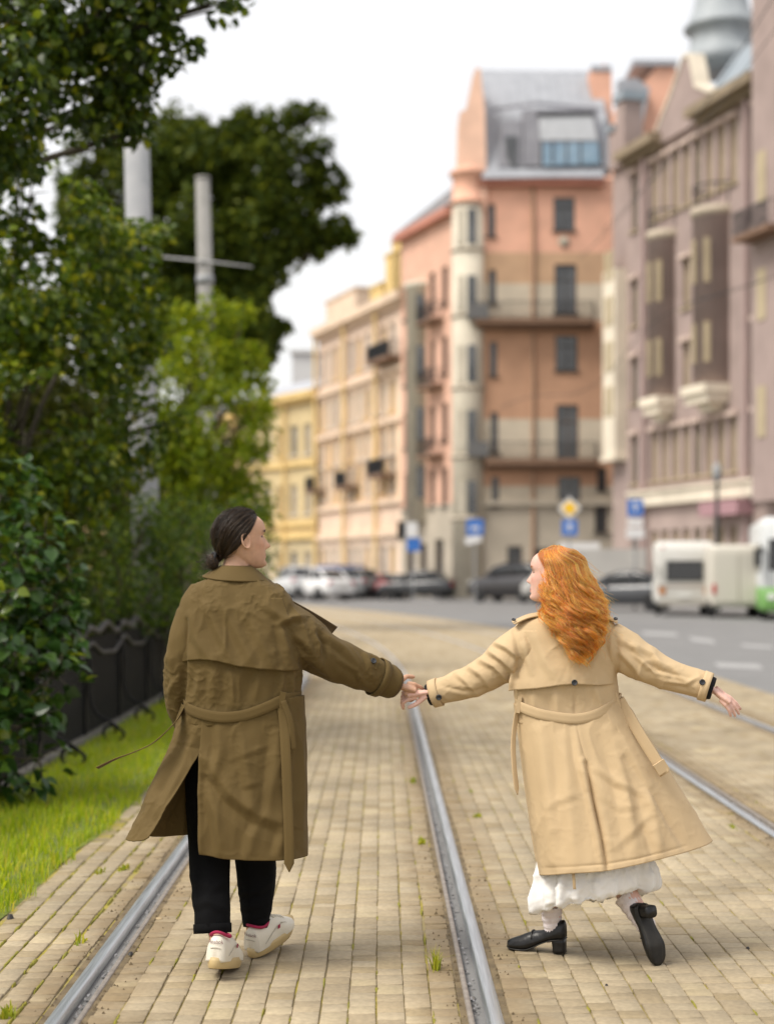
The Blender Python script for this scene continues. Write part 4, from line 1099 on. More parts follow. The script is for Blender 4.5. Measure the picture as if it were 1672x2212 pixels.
plate(t, x, Y, 1098, .36, .36, M_white, rot=R(45)); plate(t, x, Y, 1098, .245, .245, M_yellow, rot=R(45), dy=-.095); plate(t, x, Y, 1140, .35, .35, M_blue)
mb = MB().prism([(x - .06, W(0, 1148, Y).z), (x + .06, W(0, 1148, Y).z), (x + .06, W(0, 1138, Y).z), (x + .16, W(0, 1138, Y).z), (x, W(0, 1129, Y).z), (x - .16, W(0, 1138, Y).z), (x - .06, W(0, 1138, Y).z)], Y - .1, Y - .072); mb.build('arrow', M_white, t)
t, x = sign_post(1372, Y, 1075, 'blue square sign with two white plates left of the lamp post')
plate(t, x, Y, 1097, .35, .38, M_blue); plate(t, x, Y, 1129, .35, .16, M_white); plate(t, x, Y, 1152, .4, .22, M_white)
mb = MB().prism([(x - .05, W(0, 1105, Y).z), (x + .05, W(0, 1105, Y).z), (x + .05, W(0, 1092, Y).z), (x + .14, W(0, 1092, Y).z), (x, W(0, 1084, Y).z), (x - .14, W(0, 1092, Y).z), (x - .05, W(0, 1092, Y).z)], Y - .1, Y - .072); mb.build('arrow', M_white, t)
Y = 84.0
t, x = sign_post(1026, Y, 1118, 'blue square sign with a tilted white plate below the round grey bay')
plate(t, x, Y, 1139, .44, .42, M_blue); plate(t, x, Y, 1166, .42, .2, M_white, dx=-.1, rot=R(14)); plate(t, x, Y, 1141, .22, .08, M_white, 'symbol', dy=-.095)
t, x = sign_post(893, 98.0, 1125, 'small blue sign under a dark and white panel, in front of the peach terrace')
plate(t, x, 98.0, 1176, .42, .42, M_blue); plate(t, x, 98.0, 1146, .5, .5, M_white, dx=-.25); plate(t, x, 98.0, 1146, .25, .55, M_iron, dx=-.72)
# street lamp in front of the mauve house
Y = 70.0; x = W(1549, 0, Y).x
t = thing('lamp_post', (x, Y, 0), 'dark slim lamp post in front of the mauve house, behind the caravan', 'lamp post')
obj('post', MB().tube([(x, Y, -.05), (x, Y, 1), (x, Y, 1.05), (x, Y, 5.6)], [.16, .15, .1, .07], 10).mesh('post', mat('dark_green_paint', (0.02, 0.035, 0.035), .5)), t)
obj('lantern', MB().lathe([(.05, 5.6), (.18, 5.7), (.22, 6.2), (.1, 6.35), (.02, 6.5)], 10, (x, Y, 0)).mesh('lantern', M_post, True), t)

# ---------- tram poles
M_conc = mat('grey_concrete', (0.27, 0.28, 0.29), .85, (0.35, 0.35, 0.36), 3, .3, 40); M_conc2 = mat('weathered_concrete', (0.22, 0.215, 0.20), .85, (0.29, 0.28, 0.265), 3)
def pole(u0, v0, u1, v1, Y, r0, r1, m, label):
    a, b = W(u0, v0, Y), W(u1, v1, Y); d = (a - b) / (a.z - b.z); base = b + d * (0 - b.z)
    t = thing('tram_pole', (base.x, base.y, 0), label, 'pole', 'tram line poles beyond the fence')
    obj('shaft', MB().tube([base - d * .05, base + d * 2.0, base + d * (a.z)], [r0, r0 * .96, r1], 18).mesh('shaft', m, True), t)
    return t, a, base, d
t, a, base, d = pole(287, -60, 313, 1080, 20.3, .180, .152, M_conc, 'thick pale concrete pole wrapped by the nearest shrubs')
for z in (3.1, 5.05):
    c0 = base + d * z; obj('band', MB().tube([c0 - d * .03, c0 + d * .03], .186, 18).mesh('band', mat('zinc_band', (0.40, 0.41, 0.42), .4, metal=.5), True), t)
t, a, base, d = pole(438, 388, 445, 690, 30.0, .175, .132, M_conc2, 'thinner concrete pole with a cross arm, in front of the dark tree')
obj('cross_arm', MB().tube([W(322, 552, 30.0), W(440, 563, 29.83), W(545, 576, 29.9)], [.014, .022, .012], 8).mesh('cross_arm', mat('grey_arm', (0.42, 0.42, 0.43), .5)), t)
obj('collar', MB().tube([base + d * 7.0, base + d * 7.15], .165, 14).mesh('collar', M_post, True), t)
obj('cap', MB().tube([base + d * (a.z), base + d * (a.z + .06)], .14, 14).mesh('cap', M_conc2, True), t)
M_wire = mat('overhead_wire', (0.03, 0.03, 0.032), .6)
for pts, r_, lb in (([(1690, -40, 30), (1560, 170, 42), (1330, 480, 62), (1250, 560, 70)], .014, 'black overhead wire crossing the mauve house from the top right corner'),
                    ([(1700, 30, 34), (1500, 290, 46), (1300, 500, 60)], .012, 'thinner overhead wire just below the first one'),
                    ([(1080, 880, 60), (1125, 862, 60), (1240, 850, 58), (1420, 690, 52), (1690, 590, 45)], .011, 'span wire sagging in front of the salmon house'),
                    ([(1480, 655, 50), (1580, 630, 47), (1690, 590, 45)], .012, 'short span wire near the right edge')):
    P = catmull([tuple(W(*q)) for q in pts], 40)
    o = obj('overhead_wire', MB().tube(P, r_, 5).mesh('overhead_wire', M_wire)); tag(o, lb, 'wire', 'overhead tram wires')
# ================================================================== TREES, SHRUBS, FENCE
LEAF_S = (np.array([(0, 0, 0), (.45, .30, .10), (1, 0, -.08), (.45, -.30, .10)], float), np.array([[0, 1, 2], [0, 2, 3]]))
_o = [(0, 0), (.10, .20), (.30, .36), (.52, .34), (.75, .20), (1.0, 0.0)]
_v = [(x, 0, -.02 - .10 * x * x) for x, y in _o] + [(x, y, .10 * y / .36 - .13 * x * x) for x, y in _o[1:-1]] + [(x, -y, .10 * y / .36 - .13 * x * x) for x, y in _o[1:-1]]
_f = [(0, 1, 6), (0, 10, 1), (5, 9, 4), (5, 4, 13)]
for _k in range(3):
    _f += [(1 + _k, 2 + _k, 7 + _k), (1 + _k, 7 + _k, 6 + _k), (1 + _k, 10 + _k, 11 + _k), (1 + _k, 11 + _k, 2 + _k)]
LEAF_B = (np.array(_v), np.array(_f))

def leaf_frames(P, out, r, up=.6, out_w=.5, jit=.7, droop=.5):
    n = len(P)
    N = out * out_w + np.array([0, 0, up]) + r.normal(0, jit, (n, 3))
    N /= np.linalg.norm(N, axis=1)[:, None] + 1e-9
    D = out * .8 + r.normal(0, .7, (n, 3)) + np.array([0, 0, -droop])
    D -= N * np.sum(D * N, 1)[:, None]
    D /= np.linalg.norm(D, axis=1)[:, None] + 1e-9
    return N, D, np.cross(N, D)
def leaves_mesh(name, P, fr, S, tmpl, m, r):
    N, D, B_ = fr
    T, F = tmpl; n, k = len(P), len(T)
    V = P[:, None, :] + S[:, None, None] * (T[None, :, 0:1] * D[:, None] + T[None, :, 1:2] * B_[:, None] + T[None, :, 2:3] * N[:, None])
    FF = (np.arange(n) * k)[:, None, None] + F[None]
    me = mesh_np(name, V.reshape(-1, 3), FF.reshape(-1, 3), m, True)
    a = me.attributes.new('rnd', 'FLOAT', 'FACE'); a.data.foreach_set('value', np.repeat(r.random(n).astype(np.float32), len(F)))
    return me
def cloud(blobs, dens, size, seed, gap=.0, gscale=3.0, flat=1.0, shell=.35):
    """blobs (x,y,z,r) -> leaf positions and outward directions"""
    r = np.random.default_rng(seed); P, O = [], []
    for (x, y, z, rr) in blobs:
        n = int(dens * rr * rr) + 10
        d = r.normal(0, 1, (n, 3)); d /= np.linalg.norm(d, axis=1)[:, None]
        q = rr * (shell + (1 - shell) * r.random(n) ** .6) * (1 + .25 * vnoise(d * 2.2 + np.array([x, y, z]), seed))
        p_ = np.array([x, y, z]) + d * q[:, None] * np.array([1, 1, flat])
        P.append(p_); O.append(d)
    P, O = np.concatenate(P), np.concatenate(O)
    if gap:
        k = fbm(P * gscale, 2, seed) > (-1 + gap); P, O = P[k], O[k]
    return P, O, r
def px(bl): return [(*W(u, v, Y), r) for u, v, Y, r in bl]

M_bark = mat('grey_brown_bark', (0.055, 0.045, 0.033), .9, (0.10, 0.085, 0.06), 12, .6, 30)
L_near = leaf_mat('lilac_leaf', [(0, (0.018, 0.050, 0.010)), (.5, (0.030, 0.078, 0.012)), (.85, (0.060, 0.12, 0.012)), (1, (0.18, 0.22, 0.012))], .28, .30, .45)
L_mid = leaf_mat('poplar_leaf', [(0, (0.026, 0.055, 0.005)), (.5, (0.060, 0.108, 0.008)), (.85, (0.15, 0.21, 0.010)), (1, (0.30, 0.30, 0.012))], .38, .40, .32)
L_over = leaf_mat('birch_leaf', [(0, (0.022, 0.044, 0.006)), (.6, (0.045, 0.080, 0.008)), (.92, (0.13, 0.18, 0.010)), (1, (0.28, 0.28, 0.012))], .34, .40, .32)
L_dark = leaf_mat('dark_filler_leaf', [(0, (0.020, 0.029, 0.003)), (.6, (0.042, 0.052, 0.004)), (1, (0.10, 0.105, 0.007))], .22, .6, .12)  # very dark leaf colour keeps the added trees near black, as deep shade
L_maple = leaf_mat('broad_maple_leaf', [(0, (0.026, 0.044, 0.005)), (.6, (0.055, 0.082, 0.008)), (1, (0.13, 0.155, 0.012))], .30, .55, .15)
L_yel = leaf_mat('ash_leaf', [(0, (0.075, 0.125, 0.006)), (.5, (0.135, 0.195, 0.008)), (1, (0.27, 0.31, 0.012))], .48, .5, .18)
L_low = leaf_mat('privet_leaf', [(0, (0.030, 0.062, 0.006)), (.6, (0.062, 0.115, 0.009)), (.9, (0.13, 0.20, 0.012)), (1, (0.24, 0.28, 0.014))], .34, .42, .28)

def plant(name, label, cat, base, blobs, dens, size, m, seed, tr=.12, gap=0, gscale=3, group=None, tmpl=LEAF_S, up=.6, crown='crown', droop=.5, jit=.7, trunk_to=None, limb_step=1):
    t = thing(name, base, label, cat, group)
    P, O, r = cloud(blobs, dens, size, seed, gap, gscale)
    k = P[:, 2] > .03; P, O = P[k], O[k]
    fr = leaf_frames(P, O, r, up, .5, jit, droop)
    me = leaves_mesh(crown, P, fr, size * r.uniform(.6, 1.25, len(P)), tmpl, m, r)
    tag(obj(crown, me, t), kind='stuff')
    mb = MB(); b = Vector(base)
    cz = np.mean([q[2] for q in blobs]); top = Vector(trunk_to) if trunk_to else Vector((np.mean([q[0] for q in blobs]), np.mean([q[1] for q in blobs]), cz))
    fork = b.lerp(top, .55); fork.x = b.x + (top.x - b.x) * .3; fork.y = b.y + (top.y - b.y) * .3
    mb.tube([b - Vector((0, 0, .1)), b.lerp(fork, .5) + Vector((.04, 0, 0)), fork], [tr * 1.3, tr, tr * .8], 10)
    mb.build('trunk', M_bark, t, True)
    mb = MB()
    for (x, y, z, rr) in blobs[::limb_step]:
        e = Vector((x, y, z)); mid = fork.lerp(e, .5) + Vector((random.gauss(0, .15), random.gauss(0, .15), random.uniform(.05, .22) * (e - fork).length))
        q = catmull([tuple(fork - Vector((0, 0, .05))), tuple(mid), tuple(e + Vector((0, 0, rr * .3)))], 8)
        mb.tube(q, [tr * .26 * (1 - i / 8.5) + .004 for i in range(8)], 6)
        for _ in range(4):
            d = Vector((random.gauss(0, 1), random.gauss(0, 1), random.gauss(.2, .7))).normalized() * rr * .85
            mb.tube([Vector(q[5]), e + d * .5, e + d], [tr * .07 + .003, tr * .05 + .002, .002], 4)
    mb.build('limbs', M_bark, t, True)
    return t, P, O, fr, r

# nearest shrub: the 300 largest leaves are single parts
near_bl = px([(0, 1075, 11.6, .36), (95, 1165, 11.5, .25), (45, 1255, 11.3, .40), (112, 1330, 11.3, .23), (30, 1420, 11.0, .42), (112, 1465, 11.1, .22), (45, 1570, 11.0, .34), (85, 1640, 11.0, .19), (0, 1690, 10.8, .26), (-60, 1300, 11, .6), (-60, 1550, 11, .6), (150, 1240, 11.5, .09), (150, 1400, 11.2, .10), (165, 1320, 11.3, .07)])
t = thing('lilac_shrub', (-3.0, 11.2, 0), 'large-leaved dark shrub hanging over the fence at the left edge', 'shrub')
P, O, r = cloud(near_bl, 1500, .1, 31, .62, 2.2)
k = P[:, 2] > .06; P, O = P[k], O[k]
N_, D_, B_ = leaf_frames(P, O, r, .75, .55, .45, .45)
S = .115 * r.uniform(.6, 1.2, len(P))
uu = CX + FPX * P[:, 0] / P[:, 1]; score = np.where((uu > -10) & (uu < 200) & (P[:, 2] > .2) & (O[:, 1] < .2), S / P[:, 1] + .004 * (O[:, 0] - O[:, 1]), -1)
top = np.argsort(-score)[:300]; rest = np.setdiff1d(np.arange(len(P)), top)
tag(obj('foliage', leaves_mesh('foliage', P[rest], (N_[rest], D_[rest], B_[rest]), S[rest], LEAF_B, L_near, r), t), kind='stuff')
lm = mesh_np('leaf', LEAF_B[0], LEAF_B[1], L_near)
for i in top:
    Mx = Matrix(((D_[i, 0], B_[i, 0], N_[i, 0]), (D_[i, 1], B_[i, 1], N_[i, 1]), (D_[i, 2], B_[i, 2], N_[i, 2])))
    share('leaf', lm, P[i], 0, t, (S[i],) * 3, Mx.to_euler())
mb = MB()
for (x, y, z, rr) in near_bl:
    b = Vector((-3.0 + random.uniform(-.15, .15), 11.2 + random.uniform(-.2, .2), -.05)); e = Vector((x, y, z))
    mb.tube(catmull([tuple(b), tuple(b.lerp(e, .5) + Vector((-.1, 0, .15))), tuple(e)], 8), [.022 - .0022 * i for i in range(8)], 6)
    for _ in range(6):
        d = Vector((random.gauss(0, 1), random.gauss(0, 1), random.gauss(.1, .7))).normalized() * rr * .9
        mb.tube([e, e + d * .5 + Vector((0, 0, .03)), e + d], [.007, .005, .002], 4)
mb.build('stems', M_bark, t, True)

plant('poplar_thicket', 'tall dark climber-like thicket wrapped around the thick concrete pole', 'tree', (-4.1, 15.4, 0),
      px([(40, 420, 14.5, .45), (160, 470, 15, .40), (60, 600, 14.5, .62), (215, 560, 15.5, .42), (295, 530, 16.3, .25), (352, 498, 16.5, .10), (120, 740, 15, .62), (260, 700, 16, .42), (330, 650, 16.5, .2), (60, 900, 14.5, .62), (215, 860, 15.5, .5), (300, 830, 16.2, .30), (355, 925, 16.3, .20), (160, 1020, 15, .5), (270, 985, 15.8, .35), (40, 1050, 14.5, .5), (392, 905, 16.4, .09), (330, 760, 16.4, .16), (300, 600, 16.6, .2), (305, 690, 16.6, .24), (300, 740, 16.5, .2), (312, 890, 16.5, .2), (300, 505, 16.6, .16), (290, 950, 16.5, .2), (-60, 700, 15, .9), (-60, 1000, 15, .9)]),
      4000, .090, L_mid, 41, .12, .62, 1.6, tmpl=LEAF_B, jit=.55, limb_step=3)
plant('overhanging_tree', 'tree reaching into the top left corner with branches against the sky', 'tree', (-4.9, 12.8, 0),
      px([(30, 70, 12.5, .5), (170, 40, 13, .46), (290, 60, 13, .36), (390, 35, 13, .28), (470, 18, 13.2, .17), (520, 8, 13.2, .07), (115, 165, 13, .40), (225, 165, 13.2, .33), (295, 200, 13.5, .22), (345, 110, 13.2, .22), (10, 260, 12.5, .32), (215, 262, 13.5, .17), (290, 290, 13.6, .12), (300, 350, 13.8, .09), (410, 100, 13.2, .09), (60, 350, 13, .14), (262, 225, 13.3, .2), (300, 250, 13.5, .16), (310, 310, 13.7, .1), (290, 390, 13.8, .07), (255, 300, 13.6, .12), (0, 340, 12.6, .25), (20, 190, 12.6, .42), (160, 240, 13.2, .24), (270, 130, 13.2, .3), (80, 20, 12.8, .5), (-80, 150, 12.5, .8), (200, -90, 13, .7), (330, -60, 13, .4)]),
      2400, .092, L_over, 43, .12, .74, 2.0, tmpl=LEAF_B, jit=.6, trunk_to=(-4.6, 13.3, 6.4), limb_step=4)
plant('dark_maple', 'big dark broad tree against the sky behind the poles', 'tree', (-6.2, 45, 0),
      px([(260, 420, 45, 1.9), (400, 370, 45, 1.6), (430, 285, 45, .7), (445, 250, 45, .3), (545, 290, 45, .8), (535, 245, 45, .3), (540, 390, 45, 1.5), (632, 250, 45, .28), (682, 250, 45, .38), (650, 345, 45, 1.0), (700, 400, 45, .6), (728, 495, 45, .42), (690, 525, 45, .38), (758, 512, 45, .2), (600, 470, 45, 1.35), (470, 500, 44, 1.6), (330, 560, 44, 1.8), (555, 600, 45, 1.1), (490, 700, 44, 1.4), (555, 745, 45, .6), (330, 330, 45, .9), (250, 300, 45, .6), (400, 650, 44, 1.7), (735, 372, 45, .2), (590, 690, 45, .5), (690, 300, 45, .4)]),
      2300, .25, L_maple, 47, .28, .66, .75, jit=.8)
plant('ash_bush', 'bright yellow-green bush behind the thin pole', 'tree', (-3.4, 26.6, 0),
      px([(375, 720, 27, .5), (465, 690, 27, .42), (528, 672, 27.5, .2), (430, 800, 26.5, .7), (530, 790, 27, .45), (360, 860, 26, .6), (480, 920, 26, .8), (555, 890, 26.5, .32), (400, 1000, 25.5, .7), (530, 1010, 26, .48), (340, 960, 25.5, .5), (572, 985, 26, .18), (575, 830, 27, .15), (460, 1080, 26, .7), (550, 1100, 26, .35)]),
      2600, .13, L_yel, 53, .09, .5, 1.5, jit=.6)
for i, (bl, base, lb) in enumerate((
        ([(215, 1165, 17, .34), (250, 1270, 18, .36), (320, 1120, 18.5, .3), (290, 1330, 18.5, .3), (345, 1200, 18.8, .34), (340, 1300, 18.8, .3), (310, 1140, 19, .40), (300, 1245, 18.6, .42), (200, 1290, 16.5, .3)], (-3.3, 18.0, 0), 'low green shrub above the fence, left of the man\'s shoulder'),
        ([(400, 1125, 20, .40), (385, 1240, 19.6, .45), (450, 1160, 21, .42), (470, 1270, 20.6, .45), (430, 1340, 20, .4)], (-2.95, 20.3, 0), 'low green shrub right behind the man\'s head'),
        ([(530, 1120, 23, .36), (545, 1220, 22.6, .36), (560, 1170, 23, .27), (560, 1290, 22.6, .27), (510, 1320, 22, .4)], (-2.6, 22.8, 0), 'low green shrub in front of the man\'s face, last before the cars'))):
    plant('privet_shrub', lb, 'shrub', base, px(bl), 3000, .075, L_low, 61 + i, .05, .4, 2.5, 'low shrubs along the fence', tmpl=LEAF_S, crown='foliage')
# dark filler trees, added to block sky light behind the fence plants
r_ = random.Random(5)
for i, (x, y, lb) in enumerate(((-5.6, 17.5, 'added dark tree blocking sky light left of the thick pole'), (-5.4, 23, 'added dark filler tree behind the thick pole'), (-5.8, 30, 'added dark filler tree behind the yellow-green bush'), (-6.6, 12.5, 'added dark filler tree behind the large-leaved shrub, mostly out of frame'), (-5.2, 37, 'added dark filler tree under the big dark maple'))):
    bl = [(x + r_.uniform(-1, 1), y + r_.uniform(-1.8, 1.8), z, r_.uniform(.9, 1.25)) for z in (.5, 1.2, 1.9, 2.7, 3.5, 4.2) for _ in range(2)]
    plant('filler_tree', lb, 'tree', (x, y, 0), bl, 900, .17, L_dark, 71 + i, .12, .25, 1.2, 'dark trees added behind the fence to block sky light', crown='crown')

# ---------- iron fence
M_fence = mat('shade_darkened_iron', (0.006, 0.006, 0.007), .6, (0.011, 0.011, 0.011), 20, spec=.2); M_fence2 = mat('worn_grey_iron', (0.06, 0.057, 0.054), .6, (0.025, 0.024, 0.023), 10); M_plinth = mat('fence_plinth', (0.14, 0.13, 0.12), .9, (0.09, 0.085, 0.075), 6)  # fence iron: black, its colour deepened further for the foliage's shade
FX = -2.82
t = thing('iron_fence', (FX, 15, 0), 'black iron picket fence with wavy rails and scroll feet along the lawn', 'fence')
fy = [9.2 + 1.93 * k for k in range(10)]
obj('plinth', MB().box(FX - .09, FX + .09, 9.0, 27.0, -.1, .10).mesh('plinth', M_plinth), t)
pm1 = MB().box(-.006, .006, -.012, .012, 0.101, 1.0).mesh('picket', M_fence)
y = 9.25
while y < 26.6:
    share('picket', pm1, (FX + float(bend(y)) * 0, y, 0), 0, t); y += .062
for ya, yb in zip(fy, fy[1:]):
    mb = MB()
    pts = [(FX, ya + (yb - ya) * k / 20, 1.03 + .035 * math.sin(2 * math.pi * k / 20 * 2) + .05 * math.sin(math.pi * k / 20)) for k in range(21)]
    mb.tube(pts, .034, 6); mb.build('top_band', M_fence2, t, True)
    mb = MB(); pts = [(FX + .02, ya + (yb - ya) * k / 24, .86 + .06 * math.sin(2 * math.pi * k / 24 + .6) + .02 * math.sin(4 * math.pi * k / 24)) for k in range(25)]
    mb.tube(pts, .022, 6); mb.build('wavy_rail', M_fence2, t, True)
for y in fy:
    obj('post', MB().box(FX - .03, FX + .03, y - .03, y + .03, .101, 1.12).mesh('post', M_fence), t)
    mb = MB()
    p0 = [(FX + .03, y, .9), (FX + .06, y, .72), (FX + .05, y, .5), (FX + .12, y, .3), (FX + .28, y, .2), (FX + .36, y, .12)]
    sp = [(FX + .26 + .13 * (1 - k / 16) * math.cos(.2 - k * .55), y + .004 * k, .135 + .12 * (1 - k / 16) * math.sin(.2 - k * .55)) for k in range(14)]
    mb.tube(catmull(p0[:-1] + sp[1:], 50), .015, 6); mb.build('scroll', M_fence, t, True)
# ================================================================== PEOPLE
def remesh(mb, voxel, smooth=4, factor=.5, name='remeshed'):
    me = bpy.data.meshes.new('tmp'); me.from_pydata(mb.v, [], mb.f); me.update()
    bm = bmesh.new(); bm.from_mesh(me); bmesh.ops.recalc_face_normals(bm, faces=bm.faces); bm.to_mesh(me); bm.free()
    o = bpy.data.objects.new('tmp', me); col.objects.link(o)
    m = o.modifiers.new('r', 'REMESH'); m.mode = 'VOXEL'; m.voxel_size = voxel; m.use_smooth_shade = True
    if smooth:
        s = o.modifiers.new('s', 'SMOOTH'); s.iterations = smooth; s.factor = factor
    dg = bpy.context.evaluated_depsgraph_get(); dg.update()
    res = bpy.data.meshes.new_from_object(o.evaluated_get(dg)); res.name = name
    bpy.data.objects.remove(o); bpy.data.meshes.remove(me)
    res.polygons.foreach_set('use_smooth', np.ones(len(res.polygons), dtype=bool))
    return res
def get_co(me):
    a = np.zeros(len(me.vertices) * 3, np.float32); me.vertices.foreach_get('co', a); return a.reshape(-1, 3).astype(float)
def set_co(me, c): me.vertices.foreach_set('co', np.asarray(c, np.float32).ravel()); me.update()
def get_no(me):
    a = np.zeros(len(me.vertices) * 3, np.float32); me.vertices.foreach_get('normal', a); return a.reshape(-1, 3).astype(float)
def to_px(c): return CX + FPX * c[:, 0] / c[:, 1], CY - FPX * (c[:, 2] - CAM_H) / c[:, 1]
def poly_dist(u, v, pts):
    """signed distance and 0..1 position along a polyline"""
    best = np.full(len(u), 1e9); sg = np.zeros(len(u)); pos = np.zeros(len(u))
    L = [math.dist(a, b) for a, b in zip(pts, pts[1:])]; tot = sum(L); acc = 0
    for (a, b), l in zip(zip(pts, pts[1:]), L):
        dx, dy = (b[0] - a[0]) / l, (b[1] - a[1]) / l
        t = (u - a[0]) * dx + (v - a[1]) * dy; s = (u - a[0]) * -dy + (v - a[1]) * dx
        tc = np.clip(t, 0, l); d = np.hypot(t - tc, s)
        k = d < best; best = np.where(k, d, best); sg = np.where(k, np.sign(s) * d, sg); pos = np.where(k, (acc + tc) / tot, pos); acc += l
    return best, sg, pos
def displace(me, folds=(), noise=.002, fine=.0007, seed=3, sheet=False, freq=9.0, stretch=(1, 1, .6)):
    c, n = get_co(me), get_no(me)
    u, v = to_px(c)
    if sheet: n = n * np.where(n[:, 1] > 0, -1, 1)[:, None]
    face = sstep(-.15, .45, -n[:, 1])
    d = np.zeros(len(c))
    for f in folds:
        pts, w, h = f[0], f[1], f[2]; asym = f[3] if len(f) > 3 else .6
        b, s, pos = poly_dist(u, v, pts)
        taper = np.sin(np.pi * np.clip(pos * .9 + .05, 0, 1)) ** .5 * np.exp(-np.maximum(0, b - 3 * w))
        d += 1.5 * h * taper * (np.exp(-np.abs(s / w) ** 1.6) - asym * np.exp(-np.abs((s - 1.6 * w) / w) ** 1.6)) * face
    q = c * np.array(stretch) * freq
    q = q + .6 * np.c_[vnoise(q * .7, seed + 5), vnoise(q * .7 + 9, seed + 6), vnoise(q * .7 + 5, seed + 7)]
    r = 1 - np.abs(fbm(q, 2, seed)); d += noise * (np.clip(r, 0, 1) ** 2.2 * 1.6 - .6)
    r2 = 1 - np.abs(fbm(c * freq * 3.2, 2, seed + 20)); d += fine * 2.2 * (np.clip(r2, 0, 1) ** 4 * 1.5 - .3) * sstep(-.15, .45, fbm(c * 5.0 + 3, 2, seed + 33))
    set_co(me, c + n * d[:, None])
def rings_mesh(rows, n=48):
    """rows: list of (center Vector, a, b) horizontal ellipses -> closed tube verts/faces"""
    V, F = [], []
    for (c0, a, b, p_) in rows:
        for k in range(n):
            th = 2 * math.pi * k / n; cs, sn = math.cos(th), math.sin(th)
            V.append((c0.x + a * math.copysign(abs(cs) ** p_, cs), c0.y + b * math.copysign(abs(sn) ** p_, sn), c0.z))
    m = len(rows)
    for i in range(m - 1):
        for k in range(n): F.append((i * n + k, i * n + (k + 1) % n, (i + 1) * n + (k + 1) % n, (i + 1) * n + k))
    F.append(tuple(range(n - 1, -1, -1))); F.append(tuple((m - 1) * n + k for k in range(n)))
    return V, F
def px_rings(tab, Yc, m=40, p_=.85):
    """tab rows (v, uL, uR, depth half)"""
    vs = np.linspace(tab[0][0], tab[-1][0], m); T = interp_rows(tab, vs); out_ = []
    for v, ul, ur, b in T:
        a_, b_ = W(ul, v, Yc), W(ur, v, Yc); out_.append(((a_ + b_) / 2, (b_.x - a_.x) / 2, b, p_))
    return out_
def back_y(tab, Yc, u, v):
    T = interp_rows(tab, [np.clip(v, tab[0][0], tab[-1][0])])[0]
    c0, h = (T[1] + T[2]) / 2, (T[2] - T[1]) / 2
    k = min(abs((u - c0) / h), .999)
    return Yc - T[3] * (1 - k ** (1 / .425)) ** .425
def sweep_tube(mb, ctrl, n=30, k=28, squash=1.0):
    P = catmull(ctrl, n); mb.tube([p_[:3] for p_ in P], [p_[3] for p_ in P], k); return P
def grid_mesh(name, G, m, close=False):
    r, c = G.shape[:2]; F = []
    for i in range(r - 1):
        for j in range(c - (0 if close else 1)):
            F.append((i * c + j, i * c + (j + 1) % c, (i + 1) * c + (j + 1) % c, (i + 1) * c + j))
    return mesh_np(name, G.reshape(-1, 3), np.array(F), m)
def panel(name, top, bot, n, m, mt, gfun=None, bulge=.0):
    A, B_ = catmull([tuple(W(*q)) for q in top], n), catmull([tuple(W(*q)) for q in bot], n)
    s = np.linspace(0, 1, n); G = np.zeros((m, n, 3))
    for i in range(m):
        t = i / (m - 1); g_ = gfun(s, t) if gfun else np.full(n, t)
        G[i] = A * (1 - g_)[:, None] + B_ * g_[:, None]
        G[i, :, 2] = A[:, 2] * (1 - t) + B_[:, 2] * t
        mid = (A[n // 2] * (1 - t) + B_[n // 2] * t)
        cen = G[i].mean(0); d = G[i] - cen; d[:, 2] = 0
        G[i] += d * (bulge * math.sin(math.pi * t))
    return grid_mesh(name, G, mt)
def solid(o, th, off=-1):
    s = o.modifiers.new('solid', 'SOLIDIFY'); s.thickness = th; s.offset = off; return o
def ribbon(name, pts, width, mt, parent, n=40, wdir=(0, 0, 1), th=.004, twist=None, tip=False):
    """strap swept along pts (world), width vector wdir"""
    P = catmull([tuple(p_) for p_ in pts], n); V = []
    for i in range(n):
        w = Vector(wdir if twist is None else Vector(wdir).lerp(Vector(twist), i / (n - 1))).normalized()
        tv = Vector(P[min(i + 1, n - 1)] - P[max(i - 1, 0)]).normalized(); w = (w - tv * w.dot(tv)).normalized()
        hw = width / 2 * (1 if not tip or i < n - 4 else (1 - .9 * (i - (n - 4)) / 3))
        for k in (-1, -.33, .33, 1): V.append(Vector(P[i]) + w * hw * k)
    F = [(i * 4 + k, i * 4 + k + 1, i * 4 + k + 5, i * 4 + k + 4) for i in range(n - 1) for k in range(3)]
    o = obj(name, mesh_np(name, [tuple(q) for q in V], np.array(F), mt), parent); solid(o, th, 0)
    b = o.modifiers.new('b', 'BEVEL'); b.width = th * .3; b.segments = 1
    return o

